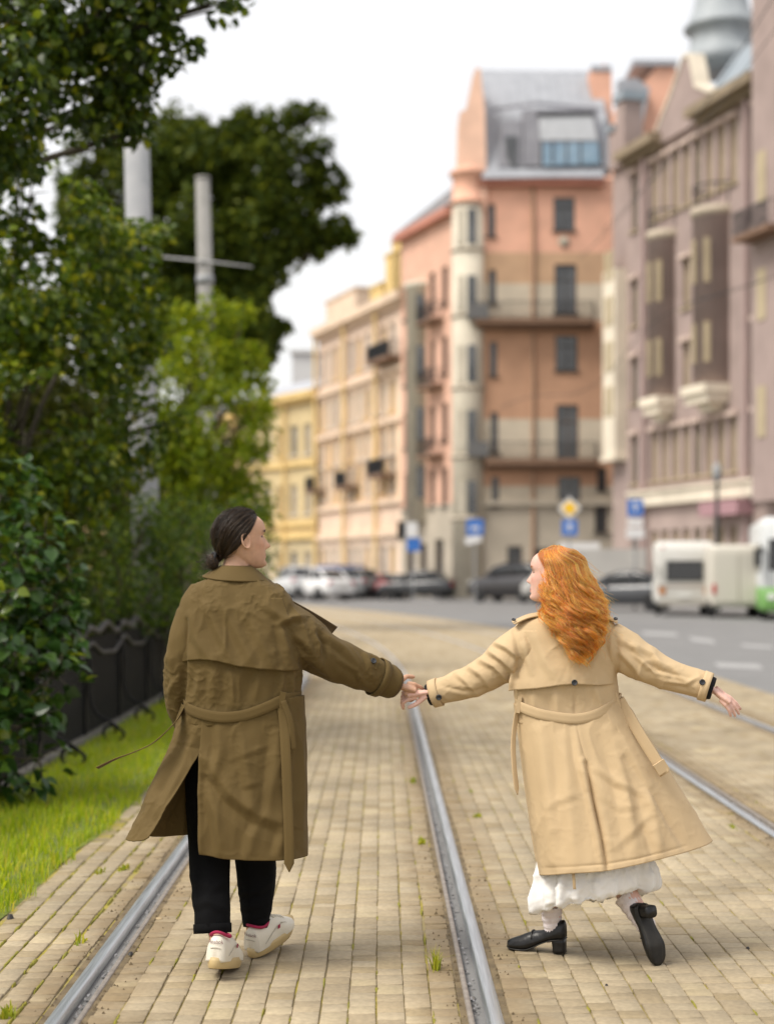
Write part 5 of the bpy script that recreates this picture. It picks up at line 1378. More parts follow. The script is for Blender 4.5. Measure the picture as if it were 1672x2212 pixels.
# ---- head
HT = np.array([(-.118, .070, .030, .018), (-.112, .082, .012, .030), (-.100, .089, -.010, .041), (-.085, .088, -.035, .050), (-.065, .088, -.056, .058), (-.045, .088, -.070, .0635), (-.020, .087, -.082, .0685), (.0, .084, -.090, .071), (.018, .083, -.095, .073), (.036, .091, -.098, .0745), (.060, .0885, -.099, .075), (.085, .074, -.090, .068), (.104, .045, -.066, .051), (.114, .012, -.036, .028), (.118, -.008, -.016, .006)])
def head_mesh(mb, M, sc=1.0, nose=1.0, female=False):
    zs = np.linspace(-.118, .118, 90); T = interp_rows(HT, zs); n = 96; V = []
    for z, xf, xb, w in T:
        xc = -.008 + .040 * float(sstep(-.06, -.116, z))
        for k in range(n):
            a = 2 * math.pi * k / n; c_, s_ = math.cos(a), math.sin(a)
            x = xc + ((xf - xc) * abs(c_) ** .85 if c_ > 0 else -(xc - xb) * abs(c_) ** .95); y = w * math.copysign(abs(s_) ** .92, s_)
            if c_ > 0:
                g_ = lambda y0, sy, z0, sz: math.exp(-((abs(y) - y0) / sy) ** 2 - ((z - z0) / sz) ** 2)
                tip = -.030; pr = 0
                if z > tip: pr = .026 * max(0, 1 - (z - tip) / .055) ** 1.15
                else: pr = .026 * max(0, 1 - (tip - z) / .014) ** .7
                x += 1.12 * nose * pr * math.exp(-(y / (.0115 if z < -.015 else .009)) ** 2)
                x += .006 * g_(.011, .006, -.034, .008) * nose
                x -= .010 * g_(.033, .014, .012, .011); x += .004 * g_(.033, .011, .010, .006)
                x += .004 * g_(.030, .018, .034, .008) * (0.4 if female else 1)
                x += (.0075 if female else .005) * g_(0, .018, -.061, .005) + (.0085 if female else .006) * g_(0, .016, -.073, .006) - .004 * g_(0, .020, -.067, .003)
                x -= .004 * g_(0, .02, -.085, .006); x += .006 * g_(0, .016, -.102, .009)
                x += .004 * g_(.048, .015, -.018, .016)
            V.append(M @ Vector((x * sc, y * sc, z * sc)))
    F = [(i * n + k, i * n + (k + 1) % n, (i + 1) * n + (k + 1) % n, (i + 1) * n + k) for i in range(89) for k in range(n)]
    F += [tuple(range(n - 1, -1, -1)), tuple(89 * n + k for k in range(n))]
    mb.add(V, F)
    for s in (-1, 1):                         # ears: rim, lobe and bowl
        ring = [M @ Vector(((-.012 + .017 * math.cos(a) - .004 * math.sin(a)) * sc, s * (.0745 + .009 + .006 * math.cos(a + 2.6)) * sc, (-.004 + .030 * math.sin(a)) * sc)) for a in [2 * math.pi * k / 18 for k in range(19)]]
        mb.tube(ring, .0048 * sc, 8)
        mb.tube([M @ Vector((-.012 * sc, s * .066 * sc, -.004 * sc)), M @ Vector((-.012 * sc, s * .079 * sc, -.004 * sc))], [.020 * sc, .017 * sc], 14)
        mb.tube([M @ Vector((-.006 * sc, s * .072 * sc, -.022 * sc)), M @ Vector((-.008 * sc, s * .080 * sc, -.034 * sc))], [.010 * sc, .007 * sc], 10)
def hand_mesh(mb, M, curl, spread=.05, thumb=(.5, .3), sc=1.0):
    """x along fingers, y towards the thumb, z back of hand; M places the wrist"""
    L = lambda x, y, z: M @ Vector((x * sc, y * sc, z * sc))
    mb.tube([L(-.03, 0, 0), L(.0, 0, 0), L(.03, 0, 0), L(.065, .002, .001), L(.092, .002, 0)], [r_ * sc for r_ in (.027, .029, .036, .041, .037)], 16, flat=.42)
    for i, (y, ln) in enumerate(((.029, .074), (.010, .083), (-.010, .077), (-.028, .060))):
        ang, p_ = 0.0, Vector((.082, y, .002)); a_s = spread * (1.5 - i); pts, rad = [L(.05, y * .8, .0), L(*p_)], [.010 * sc, .0105 * sc]
        for j, f in enumerate((.45, .31, .24)):
            ang += curl[i][j]; d = Vector((math.cos(ang) * math.cos(a_s), math.sin(a_s), -math.sin(ang)))
            q = p_ + d * ln * f * .5; pts.append(L(*q)); rad.append((.0088 - .0006 * j) * sc)
            p_ = p_ + d * ln * f; pts.append(L(*p_)); rad.append((.0086 - .0009 * j) * sc)
        pts.append(L(*(p_ + d * .006))); rad.append(.0045 * sc)
        mb.tube(pts, rad, 10)
    a, b = thumb
    p0 = Vector((.018, .026, -.006)); d1 = Vector((math.cos(a), math.sin(a), -.25)).normalized(); d2 = Vector((math.cos(a - b), math.sin(a - b), -.3)).normalized()
    pts = [p0 - d1 * .015, p0 + d1 * .02, p0 + d1 * .045, p0 + d1 * .045 + d2 * .02, p0 + d1 * .045 + d2 * .036, p0 + d1 * .045 + d2 * .042]
    mb.tube([L(*q) for q in pts], [r_ * sc for r_ in (.014, .0125, .0105, .0100, .0085, .004)], 10)
def frame(o, x, z):
    """matrix with local x and approximate local z"""
    x = Vector(x).normalized(); z = Vector(z); y = z.cross(x).normalized(); z = x.cross(y)
    return Matrix(((x.x, y.x, z.x, o[0]), (x.y, y.y, z.y, o[1]), (x.z, y.z, z.z, o[2]), (0, 0, 0, 1)))

def skin_mat(name, c):
    m, n, p = new_mat(name)
    at = n.nodes.new('ShaderNodeAttribute'); at.attribute_name = 'tint'
    tc = n.nodes.new('ShaderNodeTexCoord'); no = n.nodes.new('ShaderNodeTexNoise'); no.inputs['Scale'].default_value = 35; no.inputs['Detail'].default_value = 4
    n.links.new(tc.outputs['Object'], no.inputs['Vector'])
    mr = n.nodes.new('ShaderNodeMapRange'); mr.inputs['To Min'].default_value = .78; mr.inputs['To Max'].default_value = 1.16; n.links.new(no.outputs['Fac'], mr.inputs['Value'])
    mx = n.nodes.new('ShaderNodeMix'); mx.data_type = 'RGBA'; mx.blend_type = 'MULTIPLY'; mx.inputs['Factor'].default_value = 1
    n.links.new(at.outputs['Color'], mx.inputs['A']); n.links.new(mr.outputs[0], mx.inputs['B']); n.links.new(mx.outputs['Result'], p.inputs['Base Color'])
    p.inputs['Roughness'].default_value = .58; p.inputs['Specular IOR Level'].default_value = .35; p.inputs['Subsurface Weight'].default_value = .06; p.inputs['Subsurface Radius'].default_value = (.012, .004, .002); p.inputs['Subsurface Scale'].default_value = .6
    return m
def tint(me, M, sc, skin, lips, hair, female):
    c = get_co(me); n = len(c); I = np.array(M.inverted())
    q = (np.c_[c, np.ones(n)] @ I.T)[:, :3] / sc
    C = np.tile(np.array([*skin, 1.0]), (n, 1))
    x, y, z = q.T; ay = np.abs(y)
    def mixc(mask, cc): C[:, :3] = C[:, :3] * (1 - mask[:, None]) + np.array(cc) * mask[:, None]
    hd = (np.abs(z) < .14) & (np.abs(x) < .14) & (ay < .1)
    gs = lambda y0, sy, z0, sz: np.exp(-((ay - y0) / sy) ** 2 - ((z - z0) / sz) ** 2) * hd * (x > .03)
    mixc(np.clip(gs(.045, .022, -.02, .022) * .35, 0, 1), (skin[0] * .95, skin[1] * .62, skin[2] * .55))
    mixc(np.clip(gs(0, .012, -.032, .012) * .35, 0, 1), (skin[0] * .92, skin[1] * .62, skin[2] * .55))
    if not female: mixc(np.clip(gs(0, .06, -.085, .03) * .28, 0, 1), (skin[0] * .55, skin[1] * .5, skin[2] * .5))
    mixc(np.clip(gs(0, .021, -.067, .0095) * 1.6 - .3, 0, 1), lips)
    mixc(np.clip(gs(.033, .019, .034 if not female else .036, .0055) * 2.2 - .5, 0, 1), tuple(h * .8 for h in hair))
    mixc(np.clip(gs(.034, .015, .011, .0042) * 2.0 - .4, 0, 1), (.035, .02, .015))
    mixc(np.clip(np.exp(-((z + .067) / .0016) ** 2) * (ay < .02) * hd * (x > .06), 0, 1), (.12, .02, .02))
    X, Z = (x + .012) / .098, (z - .03) / .09
    lim = np.where(Z > 0, .22 + .62 * Z, .02 + .9 * Z)
    hm = sstep(.06, -.06, X - lim) * hd * (Z > -.95) * (ay < .0785)
    mixc(hm, tuple(h * (1.0 if female else .45) for h in hair))
    a = me.attributes.new('tint', 'FLOAT_COLOR', 'POINT'); a.data.foreach_set('color', C.astype(np.float32).ravel())

def strands(name, pts, rad, m, parent):
    """pts (n,k,3)"""
    n, k = pts.shape[:2]
    hc = bpy.data.hair_curves.new(name); hc.add_curves([k] * n)
    hc.attributes['position'].data.foreach_set('vector', pts.astype(np.float32).ravel())
    ra = hc.attributes.get('radius') or hc.attributes.new('radius', 'FLOAT', 'POINT')
    ra.data.foreach_set('value', np.tile((rad * np.linspace(1, .45, k)).astype(np.float32), n))
    hc.materials.append(m)
    o = bpy.data.objects.new(name, hc); return link(o, parent)
def hair_mat(name, cols, rough=.35, fibre=True):
    m, n, p = new_mat(name)
    hi = n.nodes.new('ShaderNodeHairInfo'); rp = n.nodes.new('ShaderNodeValToRGB'); e = rp.color_ramp.elements
    e[0].color, e[1].color = rgb(cols[0]), rgb(cols[-1])
    for i, c in enumerate(cols[1:-1]): k = e.new((i + 1) / (len(cols) - 1)); k.color = rgb(c)
    if not fibre:
        n.links.new(hi.outputs['Random'], rp.inputs['Fac']); n.links.new(rp.outputs['Color'], p.inputs['Base Color']); p.inputs['Roughness'].default_value = rough; p.inputs['Specular IOR Level'].default_value = .4
        return m
    h = n.nodes.new('ShaderNodeBsdfHairPrincipled'); h.model = 'CHIANG'; h.parametrization = 'COLOR'
    n.links.new(hi.outputs['Random'], rp.inputs['Fac']); n.links.new(rp.outputs['Color'], h.inputs['Color'])
    h.inputs['Roughness'].default_value = rough; h.inputs['Radial Roughness'].default_value = .45
    n.links.new(h.outputs[0], n.nodes['Material Output'].inputs['Surface']); n.nodes.remove(p)
    return m
def cloth(name, c, var=.06, rough=.78, sheen=.12, scale=5):
    return mat(name, tuple(x * (1 - var) for x in c), rough, tuple(x * (1 + var) for x in c), scale, .12, 420, sheen=sheen * .2, spec=.18)
_bt = {}
def button(parent, loc, nrm, r, m):
    if m.name not in _bt:
        mb = MB().lathe([(.0, .16), (.62, .16), (.74, .34), (.92, .34), (1, .2), (1, -.15), (.0, -.15)], 22, cap=False)
        for a in (45, 135, 225, 315):
            mb.tube([(.26 * math.cos(R(a)), .26 * math.sin(R(a)), .17), (.26 * math.cos(R(a)), .26 * math.sin(R(a)), .2)], .1, 8, 1)
        _bt[m.name] = mb.mesh('button', [m, M_iron], True)
    rot = Vector(nrm).to_track_quat('Z', 'Y').to_euler()
    return share('button', _bt[m.name], loc, 0, parent, (r, r, r), rot)
M_btn = mat('dark_horn_button', (0.025, 0.028, 0.034), .3)

# ------------------------------------------------------------------ the man
YM = 6.60
SK_M = (0.55, 0.325, 0.215)
aM = R(20)
hM = W(526, 1167, YM + .02)
MH = Matrix.Translation(hM) @ Matrix.Rotation(aM, 4, 'Z') @ Matrix.Rotation(R(-3), 4, 'Y')
coat_tab = [(1236, 468, 545, .062), (1252, 442, 575, .080), (1266, 414, 604, .098), (1285, 396, 626, .115), (1315, 385, 640, .132), (1360, 380, 648, .145), (1400, 379, 652, .150), (1440, 383, 652, .150), (1480, 390, 652, .145), (1520, 394, 652, .142), (1562, 393, 655, .145)]
mb = MB()
head_mesh(mb, MH, 1.0)
nb = W(505, 1262, YM + .0)
mb.tube([hM + Vector((-.02, .0, -.03)), hM + Vector((-.025, .0, -.09)), nb, nb - Vector((0, 0, .08))], [.056, .056, .060, .085], 20)
V, F = rings_mesh(px_rings([(1262, 440, 580, .07), (1300, 415, 605, .09), (1360, 410, 615, .10), (1450, 415, 620, .10), (1540, 420, 620, .10), (1600, 415, 625, .11), (1640, 425, 612, .10)], YM, 16)); mb.add(V, F)
armR = [(*W(600, 1330, 6.61), .055), (*W(660, 1390, 6.64), .050), (*W(715, 1420, 6.68), .043), (*W(800, 1457, 6.77), .035), (*W(852, 1479, 6.82), .027)]
sweep_tube(mb, armR, 14, 14)
armL = [(*W(425, 1330, 6.60), .055), (*W(398, 1400, 6.59), .048), (*W(388, 1475, 6.60), .042), (*W(395, 1540, 6.70), .034), (*W(425, 1585, 6.78), .03), (*W(440, 1600, 6.80), .035)]
sweep_tube(mb, armL, 14, 14)
hW = W(853, 1479, 6.822)
hand_mesh(mb, frame(hW, (.94, .10, -.32), (.18, -.88, .42)), [(.35, .5, .3), (.75, .8, .5), (.85, .9, .5), (.95, .9, .6)], .04, (.95, .55), .98)
legs_m = [([(*W(470, 1590, 6.62), .095), (*W(458, 1700, 6.66), .075), (*W(457, 1830, 6.68), .058), (*W(460, 1930, 6.565), .046), (*W(464, 1990, 6.475), .036), (*W(471, 2030, 6.425), .034)], W(472, 2045, 6.415), W(507, 2080, 6.57)),
          ([(*W(562, 1590, 6.62), .095), (*W(556, 1700, 6.70), .075), (*W(553, 1830, 6.77), .058), (*W(553, 1920, 6.77), .050), (*W(550, 2000, 6.745), .037)], W(550, 2022, 6.74), W(596, 2025, 6.93))]
for ctrl, an, toe in legs_m:
    sweep_tube(mb, ctrl, 18, 16)
    mb.tube([Vector(ctrl[-1][:3]), an, an.lerp(toe, .5), toe], [.037, .036, .033, .02], 12)
me = remesh(mb, .0034, 3, .5, 'person')
M_skin = skin_mat('skin', SK_M)
tint(me, MH, 1.0, SK_M, (.50, .22, .17), (.055, .032, .018), False)
man = obj('person', me, None, M_skin)
tag(man, 'person in a dark olive trench coat and white sneakers, hair in a bun', 'person')

C_olive = (0.112, 0.075, 0.0265)
M_olive = cloth('olive_gabardine', C_olive); M_olin = cloth('olive_lining', (0.105, 0.070, 0.034)); M_black = mat('black_trousers', (0.0035, 0.0035, 0.004), .95, (0.005, 0.005, 0.0055), 8, .15, 300, spec=.12)
# coat upper body with both sleeves
mb = MB(); V, F = rings_mesh(px_rings(coat_tab, YM, 44)); mb.add(V, F)
slR = [(*W(590, 1345, 6.605), .115), (*W(640, 1374, 6.62), .106), (*W(695, 1411, 6.66), .094), (*W(752, 1438, 6.715), .083), (*W(810, 1461, 6.775), .076), (*W(850, 1478, 6.815), .069)]
slL = [(*W(430, 1335, 6.60), .100), (*W(405, 1395, 6.595), .084), (*W(393, 1465, 6.60), .072), (*W(396, 1530, 6.655), .066), (*W(425, 1582, 6.745), .062)]
sweep_tube(mb, slR, 40, 36); sweep_tube(mb, slL, 30, 30)
coat_me = remesh(mb, .0050, 6, .6, 'coat')
fm = [([(448, 1305), (470, 1360), (500, 1425)], 11, .008), ([(486, 1312), (515, 1370), (552, 1440)], 12, .008), ([(524, 1312), (560, 1380), (590, 1440)], 12, .007), ([(415, 1330), (425, 1380), (455, 1430)], 10, .006),
      ([(600, 1348), (628, 1336), (655, 1333)], 7, .011), ([(606, 1352), (616, 1390), (628, 1440)], 9, .010), ([(640, 1372), (665, 1395), (690, 1432)], 9, .010), ([(690, 1366), (702, 1390), (700, 1420)], 7, -.013, .8),
      ([(708, 1374), (745, 1402), (775, 1440)], 8, .009), ([(650, 1412), (690, 1440), (720, 1468)], 9, .009), ([(735, 1425), (770, 1450), (790, 1480)], 7, .006), ([(790, 1415), (800, 1440), (805, 1465)], 6, .005),
      ([(560, 1300), (600, 1330), (640, 1350)], 9, .006), ([(430, 1460), (428, 1500)], 9, .007), ([(460, 1450), (464, 1510)], 10, .008), ([(500, 1455), (505, 1520)], 11, .007), ([(560, 1455), (550, 1515)], 10, .007), ([(610, 1450), (604, 1505)], 8, .008), ([(632, 1450), (640, 1540)], 8, .007),
      ([(402, 1340), (398, 1400), (396, 1460), (394, 1530)], 5, -.014, .0), ([(660, 1446), (643, 1468), (637, 1525)], 7, -.012, .0), ([(372, 1340), (366, 1420), (372, 1480)], 8, .006), ([(378, 1470), (366, 1500)], 7, .007)]
displace(coat_me, fm, .0050, .0012, 11, freq=10)
coat = obj('coat', coat_me, man, M_olive)
# storm flap over the back
hem = lambda u: np.interp(u, [370, 400, 431, 470, 509, 560, 622, 655], [1437, 1428, 1425, 1429, 1439, 1446, 1450, 1446])
n_, m_ = 90, 46; G = np.zeros((m_, n_, 3))
for j in range(n_):
    for i in range(m_):
        t = i / (m_ - 1); v0 = 1292; f = j / (n_ - 1); 
        ul_, ur_ = 402 - 21 * min(1, t * 1.6), 610 + 38 * min(1, t * 1.3); u = ul_ + (ur_ - ul_) * f
        v = v0 + (hem(u) - v0) * t
        y = back_y(coat_tab, YM, u, v) - (-.004 + .030 * t ** 2) * (.4 + .6 * math.sin(math.pi * min(1, max(0, f))) ** .5)
        G[i, j] = W(u, v, y)
me = grid_mesh('storm_flap', G, M_olive); displace(me, fm, .0045, .0011, 11, sheet=True, freq=10); fl = obj('storm_flap', me, coat); solid(fl, .005, 1)
# skirt of the coat: right panel and blown left panel, parted by the vent
def kb(u, v, off=.004): return (u, v, back_y(coat_tab, YM, u, v) - off)
tr_ = [kb(437, 1541), kb(500, 1546), kb(545, 1537), kb(585, 1523), kb(625, 1508), (653, 1503, 6.57), (655, 1502, 6.64), (630, 1505, 6.735), (570, 1510, 6.755)]
br_ = [(431, 1846, 6.44), (485, 1856, 6.415), (530, 1859, 6.41), (580, 1860, 6.412), (628, 1858, 6.43), (658, 1851, 6.53), (660, 1842, 6.66), (640, 1835, 6.79), (580, 1830, 6.83)]
me = panel('skirt', tr_, br_, 160, 120, M_olive, bulge=.03)
fs = [([(446, 1640), (500, 1715), (556, 1760), (612, 1780)], 15, .013), ([(452, 1700), (470, 1770), (480, 1840)], 13, .011), ([(520, 1580), (535, 1660), (545, 1740)], 13, .008), ([(600, 1590), (590, 1680), (580, 1760)], 12, .008), ([(560, 1780), (545, 1810), (540, 1850)], 12, .008),
      ([(645, 1570), (650, 1700), (652, 1830)], 9, .007), ([(470, 1560), (476, 1620), (466, 1680)], 10, .008), ([(500, 1640), (540, 1625), (580, 1610)], 7, .0022), ([(520, 1700), (560, 1690)], 7, .0022), ([(610, 1800), (600, 1850)], 10, .007), ([(432, 1640), (432, 1740), (434, 1840)], 6, .006)]
displace(me, fs, .0052, .0007, 15, sheet=True, freq=8); sk1 = obj('skirt', me, coat); solid(sk1, .004)
tl_ = [kb(437, 1541), kb(420, 1535), kb(404, 1528), (393, 1520, 6.57), (400, 1518, 6.66), (430, 1518, 6.72), (490, 1518, 6.75)]
bl_ = [(322, 1812, 6.36), (300, 1818, 6.375), (280, 1818, 6.41), (275, 1812, 6.50), (300, 1806, 6.60), (352, 1808, 6.68), (412, 1803, 6.73)]
ta = (1622 - 1541) / (1812 - 1541)
me = panel('skirt', tl_, bl_, 150, 120, [M_olive], gfun=lambda s, t: (1 - s) ** 2 * max(0, (t - ta) / (1 - ta)) + (1 - (1 - s) ** 2) * t)
fs = [([(424, 1580), (395, 1660), (345, 1760)], 12, .010), ([(400, 1560), (372, 1640), (320, 1740)], 12, .009), ([(410, 1680), (360, 1760), (322, 1812)], 7, .006), ([(380, 1580), (345, 1680), (300, 1770)], 11, .007), ([(345, 1720), (310, 1770), (285, 1800)], 8, .006)]
displace(me, fs, .0040, .0010, 16, sheet=True); sk2 = obj('skirt', me, coat); solid(sk2, .004)
# collar: folded fall around the neck
n_, m_ = 60, 14; G = np.zeros((m_, n_, 3))
for j in range(n_):
    th = math.pi * (-.18 + 1.36 * j / (n_ - 1))
    for i in range(m_):
        t = i / (m_ - 1)
        rx = .062 + .072 * t ** .8; ry = .060 + .045 * t ** .8; c0 = W(510 - 2 * t, 1222 + 33 * t + 4 * math.cos(th) * t, YM + .005)
        G[i, j] = c0 + Vector((rx * math.cos(th), -ry * math.sin(th), .012 * (1 - abs(math.sin(th))) * t - .012 * math.cos(th) * (1 - t) * 0))
me = grid_mesh('collar', G, M_olive); displace(me, [], .002, .0006, 5, sheet=True); cl = obj('collar', me, coat); solid(cl, .006)
# loose lapel blown out in front of the shoulder
A = [W(596, 1280, 6.70), W(640, 1302, 6.74), W(690, 1330, 6.80), W(729, 1354, 6.83)]; B_ = [W(600, 1330, 6.70), W(640, 1345, 6.75), W(684, 1366, 6.80), W(709, 1379, 6.81)]
ca, cb_ = catmull([tuple(q) for q in A], 26), catmull([tuple(q) for q in B_], 26)
G = np.stack([ca * (1 - k / 9) + cb_ * (k / 9) + np.array([0, .012 * math.sin(math.pi * k / 9), 0]) for k in range(10)])
lp = obj('lapel', grid_mesh('lapel', G, M_olin), coat); solid(lp, .005)
# belt, its knot and two loose ends
def bp(u, v, off=.016): return W(u, v, back_y(coat_tab, YM, u, min(v, 1560)) - off)
ribbon('belt', [W(420, 1512, 6.70), W(398, 1518, 6.585), bp(400, 1527), bp(430, 1541), bp(475, 1550), bp(530, 1545), bp(575, 1529), bp(610, 1513), W(650, 1505, 6.585), W(640, 1502, 6.70)], .043, M_olive, coat, 80, th=.005)
ribbon('belt_end', [bp(607, 1513, .016), bp(612, 1545, .024), W(617, 1620, 6.438), W(621, 1720, 6.418), W(624, 1800, 6.402), W(625, 1885, 6.398)], .040, M_olive, coat, 60, wdir=(1, 0, .05), th=.005, tip=True)
ribbon('belt_end', [W(612, 1514, 6.46), W(628, 1560, 6.455), W(634, 1620, 6.45)], .024, M_olive, coat, 20, wdir=(1, .4, 0), th=.004)
mb = MB().box(-.012, .012, -.006, .006, -.032, .032); share('belt_loop', mb.mesh('belt_loop', M_olive), bp(609, 1512, .018), 0, coat, rot=(0, R(12), 0))
ribbon('belt_end', [W(398, 1530, 6.55), W(382, 1556, 6.50), W(356, 1584, 6.47), W(330, 1606, 6.46), W(290, 1625, 6.46), W(250, 1640, 6.47), W(210, 1660, 6.47)], .038, M_olive, coat, 50, wdir=(.15, 1, .35), twist=(.3, 1, -.15), th=.004)
# cuff strap and button
Ps = catmull(slR, 40)
def cuff(Pc, i0, i1, parent, m, name='cuff_strap', infl=1.07):
    mb = MB(); mb.tube([Vector(p_[:3]) for p_ in Pc[i0:i1]], [p_[3] * infl + .003 for p_ in Pc[i0:i1]], 36, cap=False)
    o = obj(name, mb.mesh(name, m, True), parent); solid(o, .005); return o
cuff(Ps, 33, 36, coat, M_olive)
button(coat, W(807, 1428, 6.685), (.35, -.85, .45), .0125, M_btn)
mb = MB().box(-.022, .022, -.003, .003, -.026, .026); share('strap_tab', mb.mesh('strap_tab', M_olive), W(806, 1431, 6.697), 0, coat, rot=(R(-24), R(24), R(14)))
# inner cuff
mb = MB(); mb.tube([W(846, 1476, 6.812), W(853, 1479, 6.821)], [.064, .060], 30, cap=False); solid(obj('cuff_lining', mb.mesh('cuff_lining', M_olin, True), coat), .003)
# trousers
mb = MB()
sweep_tube(mb, [(*W(500, 1575, 6.62), .13), (*W(505, 1620, 6.62), .14), (*W(508, 1660, 6.63), .10)], 8, 26)
sweep_tube(mb, [(*W(470, 1600, 6.62), .115), (*W(452, 1700, 6.66), .100), (*W(453, 1830, 6.67), .088), (*W(456, 1930, 6.56), .079), (*W(459, 1975, 6.495), .075), (*W(459.5, 2014, 6.478), .072)], 26, 26)
sweep_tube(mb, [(*W(560, 1600, 6.62), .115), (*W(556, 1700, 6.70), .098), (*W(553, 1830, 6.77), .090), (*W(554, 1920, 6.77), .076), (*W(553, 1975, 6.75), .060), (*W(552, 2002, 6.745), .048)], 26, 26)
me = remesh(mb, .008, 4, .5, 'trousers')
displace(me, [([(410, 1960), (450, 1950), (490, 1965)], 9, .006), ([(412, 1900), (460, 1920), (495, 1905)], 9, .005), ([(520, 1930), (560, 1925), (590, 1900)], 8, .006), ([(525, 1965), (560, 1955)], 7, .005), ([(450, 1840), (450, 2000)], 12, .005)], .0035, .0008, 21)
tro = obj('trousers', me, man, M_black)
for a, b, r0, r1 in ((W(459, 1996, 6.484), W(459.5, 2017, 6.476), .0775, .077), (W(553, 1985, 6.75), W(552, 2004, 6.744), .060, .052)):
    mb = MB(); mb.tube([a, b], [r0, r1], 28, cap=False); solid(obj('turn_up', mb.mesh('turn_up', M_black, True), tro), .006)
# sneakers
M_leath = mat('off_white_leather', (0.62, 0.575, 0.475), .45, (0.68, 0.64, 0.55), 14, .1, 120); M_gum = mat('yellowed_rubber', (0.43, 0.31, 0.135), .55, (0.50, 0.38, 0.19), 10); M_tread = mat('tan_tread', (0.24, 0.15, 0.075), .7); M_pinkl = mat('raspberry_lining', (0.30, 0.010, 0.055), .85); M_ink = mat('maroon_print', (0.11, 0.02, 0.03), .6); M_seam = mat('leather_seam', (0.40, 0.36, 0.29), .6)
def sole_outline(L0, L1, wd, n=36):
    pts = []
    for k in range(n):
        a = 2 * math.pi * k / n; c_, s_ = math.cos(a), math.sin(a)
        x = (L0 + L1) / 2 + (L1 - L0) / 2 * math.copysign(abs(c_) ** .75, c_)
        f = (x - L0) / (L1 - L0); w = wd * (.80 + .22 * math.sin(math.pi * min(1, f * .95)) - .06 * math.exp(-((f - .42) / .14) ** 2))
        pts.append((x, w * math.copysign(abs(s_) ** .8, s_)))
    return pts
def sneaker(M, label):
    sh = bpy.data.objects.new('sneaker', None); sh.matrix_world = M
    tl = lambda p_: M @ Vector(p_)
    secs = [(-.145, .030, .070, .012), (-.142, .026, .085, .026), (-.128, .024, .098, .036), (-.10, .024, .097, .041), (-.06, .024, .094, .043), (-.02, .024, .098, .044), (.02, .024, .090, .046), (.06, .024, .074, .048), (.10, .024, .060, .045), (.13, .024, .050, .034), (.145, .026, .042, .020), (.150, .030, .036, .008)]
    T = interp_rows(secs, np.linspace(-.145, .150, 44)); V, F = [], []; n = 36
    for x, z0, z1, hw in T:
        zc = z0
        for k in range(n):
            a = 2 * math.pi * k / n; c_, s_ = math.cos(a), math.sin(a)
            yy = hw * math.copysign(abs(c_) ** .6, c_); zz = z0 + (z1 - z0) * (max(0, s_) ** .62) - .006 * max(0, -s_)
            V.append(tl((x, yy * (1 - .22 * max(0, s_) ** 2), zz)))
    F = [(i * n + k, i * n + (k + 1) % n, (i + 1) * n + (k + 1) % n, (i + 1) * n + k) for i in range(43) for k in range(n)] + [tuple(range(n - 1, -1, -1)), tuple(43 * n + k for k in range(n))]
    up = obj('sneaker', mesh_np('sneaker', [tuple(q) for q in V], F, M_leath), man)
    ol = sole_outline(-.150, .155, .047); n = len(ol)
    lay = [(.0, .94), (.006, 1.0), (.022, 1.03), (.033, 1.0), (.034, .9)]
    V = [tl((x * (s if i else .97) - (0), y * s, z + .004 * max(0, x / .15) ** 2 * (1 if z < .01 else 1) + (.010 * max(0, (x - .09) / .06) ** 2))) for i, (z, s) in enumerate(lay) for x, y in ol]
    F = [(i * n + k, i * n + (k + 1) % n, (i + 1) * n + (k + 1) % n, (i + 1) * n + k) for i in range(len(lay) - 1) for k in range(n)] + [tuple((len(lay) - 1) * n + k for k in range(n))]
    obj('sole', mesh_np('sole', [tuple(q) for q in V], F, M_gum), up)
    obj('tread', mesh_np('tread', [tuple(tl((x * .95, y * .92, -.0015 + .014 * max(0, (x - .09) / .06) ** 2 * .8))) for x, y in ol], [tuple(range(n - 1, -1, -1))], M_tread), up)
    rim = [tl((-.088 + .050 * math.cos(a), .035 * math.sin(a), .096 + .012 * math.cos(a) ** 2 * (1 if math.cos(a) < 0 else .5))) for a in [2 * math.pi * k / 30 for k in range(31)]]
    mb = MB(); mb.tube(rim, .0062, 10, cap=False); obj('collar_lining', mb.mesh('collar_lining', M_pinkl, True), up)
    for path in ([(-.10, .0425, .04), (-.06, .0445, .058), (-.02, .044, .07), (.02, .042, .072)], [(-.10, -.0425, .04), (-.06, -.0445, .058), (-.02, -.044, .07), (.02, -.042, .072)], [(.02, .040, .074), (.06, .038, .060), (.09, .043, .038)], [(.02, -.040, .074), (.06, -.038, .060), (.09, -.043, .038)], [(-.145, .020, .060), (-.148, 0, .062), (-.145, -.020, .060)]):
        mb = MB(); mb.tube(catmull([tuple(tl(q)) for q in path], 14), .0016, 5); obj('seam', mb.mesh('seam', M_seam), up)
    mb = MB()
    for k in range(5): mb.tube([tl((.0 + k * .018, .020, .094 - k * .0062)), tl((.0 + k * .018, 0, .101 - k * .0065)), tl((.0 + k * .018, -.020, .094 - k * .0062))], .0030, 6)
    tag(mb.build('laces', M_leath, up, True), kind='stuff')
    # printed word on the heel, wrapped round it
    fc = bpy.data.curves.new('heel_text', 'FONT'); fc.body = 'Reebok'; fc.size = .0165; fc.align_x = 'CENTER'; fc.space_character = 1.05
    to = bpy.data.objects.new('tmp', fc); col.objects.link(to); dg = bpy.context.evaluated_depsgraph_get(); dg.update()
    tm = bpy.data.meshes.new_from_object(to.evaluated_get(dg)); bpy.data.objects.remove(to)
    bm = bmesh.new(); bm.from_mesh(tm); bmesh.ops.subdivide_edges(bm, edges=bm.edges[:], cuts=1); bmesh.ops.triangulate(bm, faces=bm.faces[:]); bm.to_mesh(tm); bm.free()
